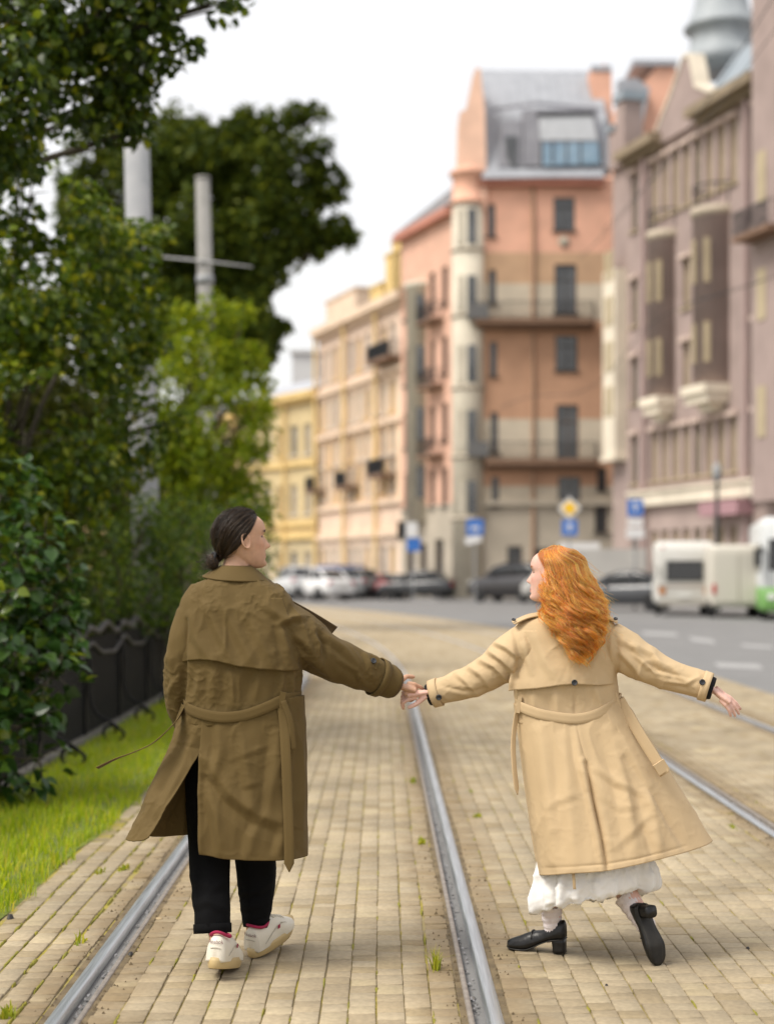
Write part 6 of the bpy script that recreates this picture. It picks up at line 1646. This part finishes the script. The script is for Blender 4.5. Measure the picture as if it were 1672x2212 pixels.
    c = get_co(tm); xs = np.linspace(-.145, -.09, 50); sec = interp_rows(secs, xs); q = np.zeros_like(c)
    for i in range(len(c)):
        yy = -c[i, 0]; zt = .074 + c[i, 1]
        zf = (zt - .024) / .075; shrink = 1 - .22 * min(1, max(0, zf)) ** 1.6
        hw = sec[:, 3] * shrink; xx = np.interp(abs(yy), hw, xs) if abs(yy) > hw[0] else -.1455
        q[i] = tl((xx - .0035, yy * 1.04, zt))
    set_co(tm, q); tm.materials.append(M_ink); obj('heel_lettering', tm, up)
    mb = MB(); mb.box(-.012, .004, -.0455, -.0445, .062, .074); 
    me = mb.mesh('side_patch', M_pinkl); set_co(me, np.array([tuple(tl(tuple(p_))) for p_ in get_co(me)])); obj('side_patch', me, up)
    return up
# rear foot pushing off (heel up), front foot landing on its heel
toe = W(500, 2088, 6.565); toe.z = .0
heel = W(462, 2090, 6.315); heel.z = .052
fx = (toe - heel).normalized()
sneaker(frame(heel + fx * .150, fx, (0, -.2, 1)) @ Matrix.Diagonal((1.05, 1.07, 1.30, 1)), 'a')
heel = W(543, 2068, 6.70); heel.z = .004; toe = heel + Vector((.135, .245, .058)); fx = (toe - heel).normalized()
sneaker(frame(heel + fx * .150, fx, (0, -.2, 1)) @ Matrix.Diagonal((1.05, 1.07, 1.30, 1)), 'b')
# hair: slicked back into a bun
M_hairm = hair_mat('dark_brown_hair', [(0.010, 0.006, 0.003), (0.020, 0.011, 0.005), (0.06, 0.032, 0.012)], .40, False)
r = np.random.default_rng(3); D = r.normal(0, 1, (26000, 3)); D /= np.linalg.norm(D, axis=1)[:, None]
lim = np.where(D[:, 2] > 0, .20 + .60 * D[:, 2], .0 + .9 * D[:, 2]); ok = (D[:, 0] < lim) & (D[:, 2] > -.93)
D = D[ok][:5200]; rad = np.array([.100, .0785, .0915]); cen = np.array([-.012, 0, .030]); bun = np.array([-.118, 0, -.070])
bd = (bun - cen) / rad; K = 14; S_ = np.zeros((len(D), K, 3))
for i in range(K):
    t = i / (K - 1); q = D * (1 - t) ** 1.15 + (bd / np.linalg.norm(bd)) * (1 - (1 - t) ** 1.15)
    q /= np.linalg.norm(q, axis=1)[:, None] + 1e-6
    q = q * np.where(q[:, 2:3] < 0, np.array([1, 1, 1.32]), 1.0); sc = 1.035 + .05 * math.sin(math.pi * t) * r.random(len(D)) + .03 * t
    S_[:, i] = cen + q * rad * np.asarray(sc)[:, None]
    if t > .8: S_[:, i] = S_[:, i] * (1 - (t - .8) / .2 * .8) + (bun + r.normal(0, .008, (len(D), 3))) * ((t - .8) / .2 * .8)
S_ += r.normal(0, .0009, S_.shape)
fly = r.random(len(D)) < .12; S_[fly] += (np.sin(np.linspace(0, np.pi, K)) ** 1.5)[None, :, None] * r.normal(0, 1, (fly.sum(), 1, 3)) * .007 + (np.sin(np.linspace(0, np.pi, K)))[None, :, None] * D[fly][:, None] * .008
toW = lambda A_, M: (np.concatenate([A_, np.ones(A_.shape[:-1] + (1,))], -1) @ np.array(M).T)[..., :3]
V, F = [], []
nu, nv = 40, 24
for i in range(nv):
    for k in range(nu):
        ph, th = math.pi * i / (nv - 1), 2 * math.pi * k / nu; V.append((math.sin(ph) * math.cos(th), math.sin(ph) * math.sin(th), math.cos(ph)))
V = np.array(V); F = np.array([(i * nu + k, i * nu + (k + 1) % nu, (i + 1) * nu + (k + 1) % nu, (i + 1) * nu + k) for i in range(nv - 1) for k in range(nu)])
lim = np.where(V[:, 2] > 0, .12 + .56 * V[:, 2], -.06 + .9 * V[:, 2]); okv = (V[:, 0] < lim) & (V[:, 2] > -.95); F = F[okv[F].all(1)]
hcap = obj('hair', mesh_np('hair', toW(cen + V * np.where(V[:, 2:3] < 0, np.array([1, 1, 1.32]), 1.0) * rad * 1.03, MH), F, mat('hair_mass_dark', (0.012, 0.008, 0.005), .5)), man)
strands('hair_strands', toW(S_, MH), .0008, M_hairm, hcap)
n = 1500; th0 = r.random(n) * 6.28; ax = r.normal(0, 1, (n, 3)) * np.array([.5, 1, .6]); ax /= np.linalg.norm(ax, axis=1)[:, None]
e1 = np.cross(ax, r.normal(0, 1, (n, 3))); e1 /= np.linalg.norm(e1, axis=1)[:, None]; e2 = np.cross(ax, e1); K = 16; S_ = np.zeros((n, K, 3))
bc = np.array([-.135, 0, -.082]); rr = r.uniform(.020, .028, n)
for i in range(K):
    a = th0 + i / (K - 1) * 4.5; S_[:, i] = bc + (e1 * np.cos(a)[:, None] + e2 * np.sin(a)[:, None]) * rr[:, None] * np.array([.9, 1.0, 1.15]) + ax * .006
loose = r.random(n) < .06; S_[loose, 9:] += (np.linspace(0, 1, 7) ** 1.5)[None, :, None] * (r.normal(0, .012, (loose.sum(), 1, 3)) + np.array([-.035, 0, .0]))
strands('bun_strands', toW(S_, MH), .0010, M_hairm, hcap)
mb = MB(); bcw = [Vector(toW(bc + np.array([.022 * math.cos(a), .022 * math.sin(a), .0]), MH)) for a in ()]
mb.lathe([(.003, -.026), (.017, -.020), (.024, -.004), (.023, .012), (.013, .024), (.002, .028)], 18); me = mb.mesh('bun', mat('bun_mass', (0.012, 0.008, 0.005), .5), True); set_co(me, toW(get_co(me) + bc, MH)); obj('bun', me, hcap)
tie = [tuple(toW(bc + np.array([.008 + .004 * math.cos(3 * a), .020 * math.cos(a), .016 + .018 * math.sin(a)]), MH)) for a in [2 * math.pi * k / 24 for k in range(25)]]
mb = MB(); mb.tube(tie, [.006 + .0022 * math.sin(k * 2.6) for k in range(25)], 8, cap=False); obj('hair_tie', mb.mesh('hair_tie', mat('black_scrunchie', (0.01, 0.01, 0.012), .8), True), man)

# ------------------------------------------------------------------ the woman
YW = 6.76
SK_W = (0.70, 0.44, 0.36)
hw = W(1190, 1243, YW - .01)
WH = Matrix.Translation(hw) @ Matrix.Rotation(R(180 - 22), 4, 'Z') @ Matrix.Rotation(R(-2), 4, 'Y')
wt = [(1316, 1196, 1262, .052), (1326, 1168, 1290, .072), (1338, 1132, 1316, .088), (1356, 1114, 1330, .104), (1400, 1114, 1333, .120), (1440, 1112, 1332, .125), (1480, 1110, 1333, .124), (1520, 1113, 1337, .118), (1562, 1113, 1346, .122)]
mb = MB(); head_mesh(mb, WH, .945, .9, True)
nb = W(1222, 1345, YW)
mb.tube([hw + Vector((.02, .0, -.03)), hw + Vector((.028, .0, -.085)), nb, nb - Vector((0, 0, .05))], [.05, .050, .052, .07], 20)
V, F = rings_mesh(px_rings([(1342, 1165, 1290, .06), (1370, 1145, 1305, .08), (1440, 1145, 1305, .085), (1520, 1150, 1300, .085), (1590, 1140, 1320, .10), (1640, 1150, 1310, .09)], YW, 14)); mb.add(V, F)
aL = [(*W(1140, 1380, 6.75), .045), (*W(1095, 1420, 6.77), .040), (*W(1050, 1452, 6.81), .036), (*W(985, 1482, 6.86), .030), (*W(922, 1497, 6.885), .024)]
aR = [(*W(1315, 1380, 6.75), .045), (*W(1365, 1422, 6.73), .040), (*W(1420, 1450, 6.71), .035), (*W(1480, 1472, 6.68), .030), (*W(1540, 1490, 6.65), .023)]
sweep_tube(mb, aL, 14, 14); sweep_tube(mb, aR, 14, 14)
hand_mesh(mb, frame(W(921, 1496, 6.852), (-.97, -.14, -.10), (-.10, -.70, .72)), [(.55, .85, .5), (.65, .9, .5), (.75, .9, .5), (.8, .9, .5)], .03, (.55, .4), .95)
hand_mesh(mb, frame(W(1541, 1491, 6.65), (.74, -.10, -.62), (.30, -.72, .60)), [(.12, .2, .1), (.16, .25, .15), (.22, .25, .15), (.28, .3, .15)], .05, (.35, .2), .90)
legs_w = [([(*W(1205, 1590, 6.76), .085), (*W(1205, 1750, 6.78), .065), (*W(1200, 1860, 6.77), .052), (*W(1193, 1940, 6.80), .046), (*W(1195, 2005, 6.815), .030)], W(1190, 2016, 6.83), W(1178, 2024, 6.85)),
          ([(*W(1262, 1590, 6.76), .085), (*W(1300, 1750, 6.80), .065), (*W(1318, 1850, 6.80), .052), (*W(1356, 1935, 6.72), .046), (*W(1396, 1995, 6.655), .033)], W(1404, 2020, 6.652), W(1414, 2060, 6.635))]
for ctrl, an, toe in legs_w:
    sweep_tube(mb, ctrl, 18, 16); mb.tube([Vector(ctrl[-1][:3]), an, toe], [.032, .030, .02], 12)
me = remesh(mb, .0034, 3, .5, 'person')
tint(me, WH, .945, SK_W, (.36, .022, .035), (.34, .10, .012), True)
wom = obj('person', me, None, M_skin)
tag(wom, 'person in a beige trench coat with long orange wavy hair, white skirt and black heels', 'person')
M_beige = cloth('beige_gabardine', (0.53, 0.395, 0.235)); M_belin = cloth('beige_lining', (0.46, 0.31, 0.16)); M_blk = cloth('black_knit', (0.012, 0.012, 0.013))
mb = MB(); V, F = rings_mesh(px_rings(wt, YW, 44, .82)); mb.add(V, F)
sL = [(*W(1145, 1392, 6.755), .092), (*W(1108, 1412, 6.765), .092), (*W(1062, 1450, 6.80), .078), (*W(1010, 1475, 6.84), .067), (*W(965, 1490, 6.865), .058), (*W(932, 1500, 6.88), .054)]
sR = [(*W(1312, 1388, 6.755), .090), (*W(1352, 1410, 6.735), .088), (*W(1405, 1440, 6.715), .074), (*W(1458, 1463, 6.69), .064), (*W(1505, 1477, 6.665), .058), (*W(1533, 1486, 6.652), .056)]
sweep_tube(mb, sL, 40, 34); sweep_tube(mb, sR, 40, 34)
wc_me = remesh(mb, .0048, 6, .6, 'coat')
fw = [([(1068, 1388), (1095, 1400), (1118, 1418)], 6, .009), ([(1058, 1408), (1085, 1425), (1112, 1452)], 7, .010), ([(1035, 1425), (1070, 1440), (1102, 1478)], 7, .008), ([(1012, 1440), (1040, 1458), (1062, 1490)], 7, .007), ([(985, 1455), (1010, 1475), (1030, 1500)], 6, .005), ([(955, 1482), (1000, 1494), (1060, 1488)], 5, -.004, .4),
      ([(1112, 1360), (1122, 1420), (1112, 1480)], 6, -.006, .5), ([(1333, 1372), (1334, 1430), (1332, 1476)], 6, -.006, .5), ([(1340, 1380), (1372, 1402), (1400, 1440)], 8, .009), ([(1342, 1410), (1370, 1440), (1392, 1470)], 8, .008), ([(1370, 1392), (1410, 1415), (1440, 1455)], 7, .008), ([(1405, 1425), (1455, 1445), (1490, 1480)], 7, .006), ([(1430, 1470), (1480, 1478), (1510, 1462)], 5, .004), ([(1350, 1395), (1420, 1448), (1490, 1465)], 4, -.004, .4),
      ([(1160, 1380), (1180, 1430), (1210, 1475)], 12, .006), ([(1300, 1370), (1290, 1420), (1270, 1470)], 12, .006), ([(1135, 1395), (1150, 1450)], 9, .006), ([(1150, 1500), (1155, 1540)], 9, .006), ([(1200, 1495), (1205, 1550)], 10, .006), ([(1290, 1490), (1300, 1530)], 9, .006), ([(1241, 1490), (1243, 1550)], 4, -.004, .2)]
displace(wc_me, fw, .0038, .0006, 31)
wcoat = obj('coat', wc_me, wom, M_beige)
hemw = lambda u: np.interp(u, [1090, 1120, 1160, 1200, 1241, 1290, 1335], [1494, 1491, 1488, 1482, 1478, 1481, 1478])
n_, m_ = 80, 40; G = np.zeros((m_, n_, 3))
for j in range(n_):
    for i in range(m_):
        t = i / (m_ - 1); f = j / (n_ - 1); u = 1114 + (1332 - 1114) * f - 16 * t * (1 - f) ** 4; v = 1362 + (hemw(u) - 1362) * t
        y = back_y(wt, YW, max(u, 1118), v) - (-.004 + .026 * t ** 2) * (.5 + .5 * math.sin(math.pi * f) ** .5); G[i, j] = W(u, v, y)
me = grid_mesh('storm_flap', G, M_beige); displace(me, fw, .0026, .0006, 31, sheet=True); solid(obj('storm_flap', me, wcoat), .005, 1)
button(wcoat, W(1241, 1475, back_y(wt, YW, 1241, 1475) - .030), (0, -1, .05), .0125, M_btn)
# flared skirt of the coat
def kw(u, v, off=.005): return (u, v, back_y(wt, YW, u, v) - off)
topw = [(1150, 1512, 6.87), (1116, 1515, 6.80), (1113, 1520, 6.74), kw(1145, 1534), kw(1200, 1547), kw(1245, 1551), kw(1290, 1541), kw(1322, 1522), (1342, 1508, 6.75), (1343, 1506, 6.80), (1320, 1505, 6.87), (1280, 1505, 6.88)]
botw = [(1210, 1860, 7.0), (1170, 1882, 6.88), (1166, 1889, 6.74), (1182, 1892, 6.58), (1235, 1888, 6.50), (1300, 1884, 6.48), (1370, 1871, 6.50), (1430, 1856, 6.545), (1483, 1842, 6.61), (1533, 1823, 6.72), (1528, 1812, 6.86), (1470, 1806, 6.98)]
me = panel('skirt', topw, botw, 240, 130, M_beige, bulge=.02)
fsw = [([(1172, 1876), (1240, 1873), (1310, 1868), (1380, 1855), (1440, 1840), (1482, 1828)], 2.6, -.0028, .0), ([(1243, 1556), (1252, 1600), (1266, 1650)], 2.6, -.003, .0), ([(1266, 1650), (1285, 1740), (1300, 1810), (1312, 1882)], 6, -.020, .5), ([(1288, 1660), (1330, 1690), (1380, 1712)], 8, .0045), ([(1245, 1575), (1252, 1640), (1268, 1700)], 9, .006), ([(1170, 1580), (1185, 1700), (1200, 1860)], 16, .010), ([(1220, 1600), (1230, 1740), (1245, 1870)], 16, .008), ([(1320, 1580), (1350, 1700), (1372, 1850)], 15, .010), ([(1345, 1600), (1395, 1700), (1425, 1840)], 14, .011), ([(1352, 1640), (1420, 1740), (1482, 1840)], 9, -.008, .5), ([(1330, 1830), (1370, 1790), (1400, 1760)], 9, .003), ([(1190, 1740), (1230, 1720), (1260, 1712)], 8, .0018), ([(1385, 1760), (1410, 1800), (1425, 1850)], 9, .004), ([(1300, 1720), (1340, 1745), (1380, 1742)], 8, .002)]
displace(me, fsw, .0030, .0004, 35, sheet=True, freq=7.5); sk = obj('skirt', me, wcoat); solid(sk, .0045)
# stitched hem
cb_ = catmull([tuple(W(*q)) for q in botw], 170); ct = catmull([tuple(W(*q)) for q in topw], 170)
# collar
n_, m_ = 50, 12; G = np.zeros((m_, n_, 3))
for j in range(n_):
    th = math.pi * (-.2 + 1.4 * j / (n_ - 1))
    for i in range(m_):
        t = i / (m_ - 1); c0 = W(1226 + 2 * t, 1308 + 24 * t, YW); G[i, j] = c0 + Vector(((.056 + .062 * t) * math.cos(th), -(.055 + .04 * t) * math.sin(th), 0))
solid(obj('collar', grid_mesh('collar', G, M_beige), wcoat), .006)
# epaulettes with buttons
for pts, bpnt in (([W(1172, 1326, 6.735), W(1140, 1332, 6.72), W(1108, 1346, 6.715)], W(1110, 1343, 6.70)), ([W(1285, 1325, 6.735), W(1312, 1332, 6.72), W(1334, 1345, 6.715)], W(1330, 1341, 6.70))):
    ribbon('epaulette', pts, .05, M_beige, wcoat, 20, wdir=(0, 1, .25), th=.007); button(wcoat, bpnt + Vector((0, 0, .008)), (0, -.6, 1), .009, M_btn)
# belt
def bw(u, v, off=.012): return W(u, v, back_y(wt, YW, u, min(v, 1560)) - off)
ribbon('belt', [W(1125, 1512, 6.85), W(1113, 1518, 6.76), bw(1124, 1527), bw(1160, 1541, .014), bw(1205, 1550, .016), bw(1250, 1553, .017), bw(1290, 1543, .015), bw(1322, 1524), W(1341, 1510, 6.76), W(1335, 1506, 6.85)], .042, M_beige, wcoat, 80, th=.006)
ribbon('belt_end', [W(1338, 1512, 6.71), W(1352, 1536, 6.695), W(1385, 1592, 6.655), W(1415, 1640, 6.635), W(1436, 1674, 6.625)], .046, M_beige, wcoat, 40, wdir=(.8, -.3, .5), th=.006)
mb = MB().box(-.026, .026, -.007, .007, -.024, .024); share('belt_keeper', mb.mesh('belt_keeper', M_beige), W(1428, 1658, 6.622), 0, wcoat, rot=(0, R(-32), R(10)))
ribbon('belt_end', [bw(1121, 1520, .014), W(1114, 1555, 6.70), W(1109, 1600, 6.69), W(1111, 1660, 6.67), W(1118, 1718, 6.66)], .024, M_beige, wcoat, 40, wdir=(.8, .6, 0), th=.005, tip=True)
for u, v, rz in ((1121, 1523, 8), (1333, 1512, -18)):
    mb = MB().box(-.008, .008, -.006, .006, -.034, .034); share('belt_loop', mb.mesh('belt_loop', M_beige), bw(u, v, .020), 0, wcoat, rot=(0, R(rz), 0))
# cuffs
PL, PR = catmull(sL, 40), catmull(sR, 40)
for Pc, bloc, nr in ((PL, W(948, 1507, 6.808), (-.2, -.95, -.2)), (PR, W(1517, 1474, 6.598), (.1, -.95, .1))):
    cuff(Pc, 36, 40, wcoat, M_beige, 'cuff_strap', 1.06); button(wcoat, bloc, nr, .0125, M_btn)
    e = Vector(Pc[-1][:3]); d = (e - Vector(Pc[-3][:3])).normalized()
    mb = MB(); mb.tube([e - d * .02, e + d * .008, e + d * .016], [.050, .048, .045], 28, cap=False); solid(obj('black_cuff', mb.mesh('black_cuff', M_blk, True), wcoat), .004)
# white bubble-hem skirt
n_, m_ = 220, 60
tabd = [(0, 1232, 1650, 76, .11, 0), (.25, 1250, 1750, 92, .16, -4), (.5, 1272, 1840, 114, .20, -12), (.7, 1284, 1895, 132, .23, -20), (.82, 1285, 1926, 138, .24, -24), (.90, 1285, 1942, 133, .235, -25), (.95, 1283, 1948, 122, .215, -25), (1.0, 1283, 1938, 100, .17, -22)]
T = interp_rows(tabd, np.linspace(0, 1, m_)); G = np.zeros((m_, n_, 3))
ph = np.linspace(0, 2 * np.pi, n_, endpoint=False)
gth = .9 * (1 - 2 * np.abs(np.sin(4.5 * ph + .6 * np.sin(2 * ph) + .4)) ** .7) + .2 * np.sin(8 * ph + 1.3 * np.sin(2 * ph)) + .35 * np.sin(15 * ph + 2 * np.sin(3 * ph)) + .3 * np.sin(5 * ph + .7)
for i, (t, uc, vc, a, b, tl_2) in enumerate(T):
    amp = .12 * sstep(.25, .9, t); rr = 1 + amp * gth * (1 if t < .93 else .6)
    sag = 8 * gth * sstep(.6, .95, t)
    for j in range(n_):
        Yp = YW + .02 - b * math.sin(ph[j]) * rr[j]
        G[i, j] = W(uc + a * math.cos(ph[j]) * rr[j], vc + tl_2 * math.cos(ph[j]) + sag[j], Yp)
M_whitec = cloth('white_poplin', (0.82, 0.81, 0.79), .02, .8, .1)
me = grid_mesh('bubble_skirt', G, M_whitec, True); displace(me, [], .0075, .0022, 51, sheet=False, freq=15, stretch=(1, 1, .45))
solid(obj('bubble_skirt', me, wom), .003)
ribbon('skirt_tie', [W(1238, 1885, 6.52), W(1240, 1905, 6.515), W(1241, 1922, 6.52)], .012, M_beige, wom, 12, wdir=(1, 0, 0), th=.003)
# socks
M_sock = mat('pale_ribbed_sock', (0.70, 0.63, 0.635), .9, (0.76, 0.70, 0.70), 60, .3, 200)
for ctrl in ([(*W(1191, 1955, 6.80), .047), (*W(1192, 1985, 6.812), .040), (*W(1195, 2010, 6.818), .037), (*W(1190, 2020, 6.83), .033), (*W(1180, 2026, 6.845), .022)],
             [(*W(1353, 1938, 6.722), .050), (*W(1372, 1966, 6.69), .044), (*W(1393, 1996, 6.66), .040), (*W(1402, 2015, 6.652), .034), (*W(1407, 2035, 6.65), .026)]):
    P = catmull(ctrl, 30); V, F = [], []
    mb = MB(); mb.tube([p_[:3] for p_ in P], [p_[3] for p_ in P], 40)
    me = mb.mesh('sock', M_sock, True); c = get_co(me); me.update(); no = get_no(me); k = np.arange(len(c)) % 40
    set_co(me, c + no * (.0014 * np.where(k % 2 == 0, 1, -1) + .0018 * np.sin(np.arange(len(c)) // 40 * 1.35))[:, None])
    so = obj('sock', me, wom)
    a, b = Vector(P[0][:3]), Vector(P[2][:3]); mb = MB(); mb.tube([a - (b - a) * .1, a, a + (b - a) * .4], [P[0][3] + .001, P[0][3] + .0045, P[0][3] + .001], 30, cap=False); obj('sock_cuff', mb.mesh('sock_cuff', M_sock, True), so)
# block-heeled shoes
M_pat = mat('black_patent', (0.004, 0.004, 0.0045), .34, (0.009, 0.009, 0.009), 30, .15, 60, spec=.4); M_solew = mat('scuffed_black_sole', (0.010, 0.009, 0.008), .5, (0.028, 0.025, 0.02), 20, spec=.3)
def pump(M, sc=1.0):
    tl = lambda p_: M @ (Vector(p_) * sc)
    secs = [(-.128, .066, .118, .012), (-.122, .062, .130, .026), (-.105, .060, .132, .033), (-.07, .054, .112, .035), (-.03, .038, .086, .034), (.01, .017, .078, .037), (.04, .006, .068, .0415), (.07, .0045, .054, .042), (.10, .0045, .042, .036), (.12, .006, .033, .024), (.130, .009, .026, .010)]
    T = interp_rows(secs, np.linspace(-.128, .130, 46)); V, n = [], 32
    for x, z0, z1, hw_ in T:
        for k in range(n):
            a = 2 * math.pi * k / n; c_, s_ = math.cos(a), math.sin(a)
            V.append(tl((x, hw_ * math.copysign(abs(c_) ** .65, c_) * (1 - .18 * max(0, s_) ** 2), z0 + (z1 - z0) * max(0, s_) ** .7)))
    F = [(i * n + k, i * n + (k + 1) % n, (i + 1) * n + (k + 1) % n, (i + 1) * n + k) for i in range(45) for k in range(n)] + [tuple(range(n - 1, -1, -1)), tuple(45 * n + k for k in range(n))]
    up = obj('shoe', mesh_np('shoe', [tuple(q) for q in V], F, M_pat), wom)
    V = []
    for x, z0, z1, hw_ in T:
        for yy in (-1.04, -.5, 0, .5, 1.04): V.append(tl((x * 1.01, yy * hw_, z0 - .0045)))
    F = [(i * 5 + k, i * 5 + k + 1, i * 5 + k + 6, i * 5 + k + 5) for i in range(45) for k in range(4)]
    solid(obj('outsole', mesh_np('outsole', [tuple(q) for q in V], np.array(F), M_solew), up), .004 * sc, 0)
    V = []
    for z, x0, x1, w_ in ((0.0, -.126, -.072, .029), (.012, -.126, -.073, .028), (.04, -.126, -.070, .029), (.066, -.126, -.060, .031)):
        for k in range(20):
            a = 2 * math.pi * k / 20; c_, s_ = math.cos(a), math.sin(a); V.append(tl(((x0 + x1) / 2 + (x1 - x0) / 2 * math.copysign(abs(c_) ** .6, c_), w_ * math.copysign(abs(s_) ** .6, s_), z)))
    F = [(i * 20 + k, i * 20 + (k + 1) % 20, (i + 1) * 20 + (k + 1) % 20, (i + 1) * 20 + k) for i in range(3) for k in range(20)] + [tuple(range(19, -1, -1)), tuple(60 + k for k in range(20))]
    obj('heel', mesh_np('heel', [tuple(q) for q in V], F, M_pat, True), up)
    mb = MB(); mb.tube(catmull([tuple(tl(q)) for q in ((.012, .036, .050), (.016, .02, .074), (.018, 0, .079), (.016, -.02, .074), (.012, -.036, .050))], 16), .0032 * sc, 8); obj('strap', mb.mesh('strap', M_pat, True), up)
    return up
fx = Vector((-.90, .44, 0)).normalized(); hb = W(1207, 2058, 6.80); hb.z = 0
pump(frame(hb + fx * .098 + Vector((0, 0, .004)), fx, (0, 0, 1)), 1.02)
tp = W(1424, 2086, 6.575); tp.z = .004
fx = Vector((.14, -.02, -1)).normalized(); pump(frame(tp - fx * .123, fx, (-.52, .85, 0)), .96)
# hair
M_hairw = hair_mat('copper_hair', [(0.42, 0.022, 0.0015), (0.64, 0.055, 0.003), (0.80, 0.115, 0.004), (0.93, 0.30, 0.03)], .34)
env = np.array([(1180, 1192, 1220, 6.765, .03), (1186, 1176, 1240, 6.765, .062), (1200, 1170, 1254, 6.76, .092), (1230, 1177, 1266, 6.752, .112), (1260, 1184, 1276, 6.742, .116), (1300, 1188, 1290, 6.715, .108), (1340, 1198, 1298, 6.672, .088), (1375, 1214, 1294, 6.632, .060), (1400, 1230, 1284, 6.610, .042), (1425, 1240, 1274, 6.600, .03)])
def hair_pos(v, phi, rho):
    T = interp_rows(env, np.clip(v, 1180, 1425)); uc, h = (T[:, 1] + T[:, 2]) / 2, (T[:, 2] - T[:, 1]) / 2
    u = uc + h * rho * np.cos(phi); Y = T[:, 3] - T[:, 4] * rho * np.sin(phi)
    return u, Y
m_, n_ = 44, 40; G = np.zeros((m_, n_, 3)); vs = np.linspace(1183, 1395, m_)
for j in range(n_):
    ph_ = 2 * math.pi * j / n_; u, Y = hair_pos(vs, np.full(m_, ph_), np.full(m_, .70))
    G[:, j] = np.array([W(a, b, c) for a, b, c in zip(u + 3 * np.sin(vs / 17 + ph_ * 2), vs, Y)])
hmass = obj('hair', grid_mesh('hair', G, mat('copper_hair_mass', (0.30, 0.085, 0.006), .6, (0.42, 0.14, 0.010), 30), True), wom)
r = np.random.default_rng(9); NC = 240; per = 44; n = NC * per; K = 36
cphi = r.uniform(-.55, np.pi + .45, NC); crho = r.uniform(.66, 1.08, NC); cout = np.where(r.random(NC) < .22, r.uniform(.12, .38, NC), 0); cend = np.clip(1428 - 78 * np.abs(np.cos(cphi)) ** 1.6 - 46 * r.random(NC) ** 2, 1300, 1428); cph = 2.4 * np.sin(cphi * 1.9 + .4) + 3.0 * crho + r.normal(0, .9, NC); cam_ = r.uniform(7, 17, NC); clam = r.uniform(46, 72, NC); cst = r.uniform(1181, 1196, NC)
rep = lambda a: np.repeat(a, per); t = np.linspace(0, 1, K)
loose_ = np.where(r.random(n) < .4, 4.0, 1.0); phi0 = rep(cphi) + r.normal(0, .045, n) * loose_; rho0 = rep(crho) + r.normal(0, .022, n) * np.minimum(loose_, 2); drift = rep(r.normal(0, .38, NC)) + r.normal(0, .05, n) * loose_; jph = r.normal(0, .16, n) * loose_; ve = rep(cend) + r.normal(0, 7, n); v0 = rep(cst) + r.normal(0, 2, n)
S_ = np.zeros((n, K, 3))
part = np.pi * .80
for i in range(K):
    v = v0 + (ve - v0) * t[i]
    g_ = sstep(0, .16, np.full(n, t[i]))
    phi = (phi0 + drift * t[i]) * g_ + (part + (phi0 - part) * .55) * (1 - g_)
    u, Y = hair_pos(v, phi, rho0 * (.97 + .05 * g_) + rep(cout) * t[i] ** 1.5)
    w = sstep(.12, .7, np.full(n, t[i])); a = rep(cam_) * w * (1 + .2 * r.normal(0, .2, n)); pz = v / rep(clam) * 2 * np.pi + rep(cph) + jph
    u = u + a * np.sin(pz) + 1.2 * w * np.sin(pz * 2.3 + rep(cph) * 3); Y = Y - .0016 * a * np.cos(pz) - .008 * w
    v = v + 1.5 * w * np.sin(pz * 1.3)
    S_[:, i] = np.c_[(u - CX) / FPX * Y, Y, CAM_H - (v - CY) / FPX * Y]
strands('hair_strands', S_, .0009, M_hairw, hmass)
n = 950; S_ = np.zeros((n, 22, 3)); ph0 = r.uniform(-.3, np.pi + .3, n); va = r.uniform(1184, 1340, n); ln = r.uniform(35, 110, n); pp = r.random(n) * 6.28; out_ = r.uniform(.02, .34, n); dr = r.normal(2, 11, n)
for i in range(22):
    tt = i / 21; v = va + ln * tt * (.9 + .1 * np.sin(pp)); u, Y = hair_pos(v, ph0, .98 + out_ * tt ** 1.4)
    u = u + (4 + 5 * tt) * np.sin(v / 9 + pp) * tt + dr * tt ** 2; S_[:, i] = np.c_[(u - CX) / FPX * Y, Y, CAM_H - (v - CY) / FPX * Y]
strands('flyaway_hair', S_, .0006, M_hairw, hmass)
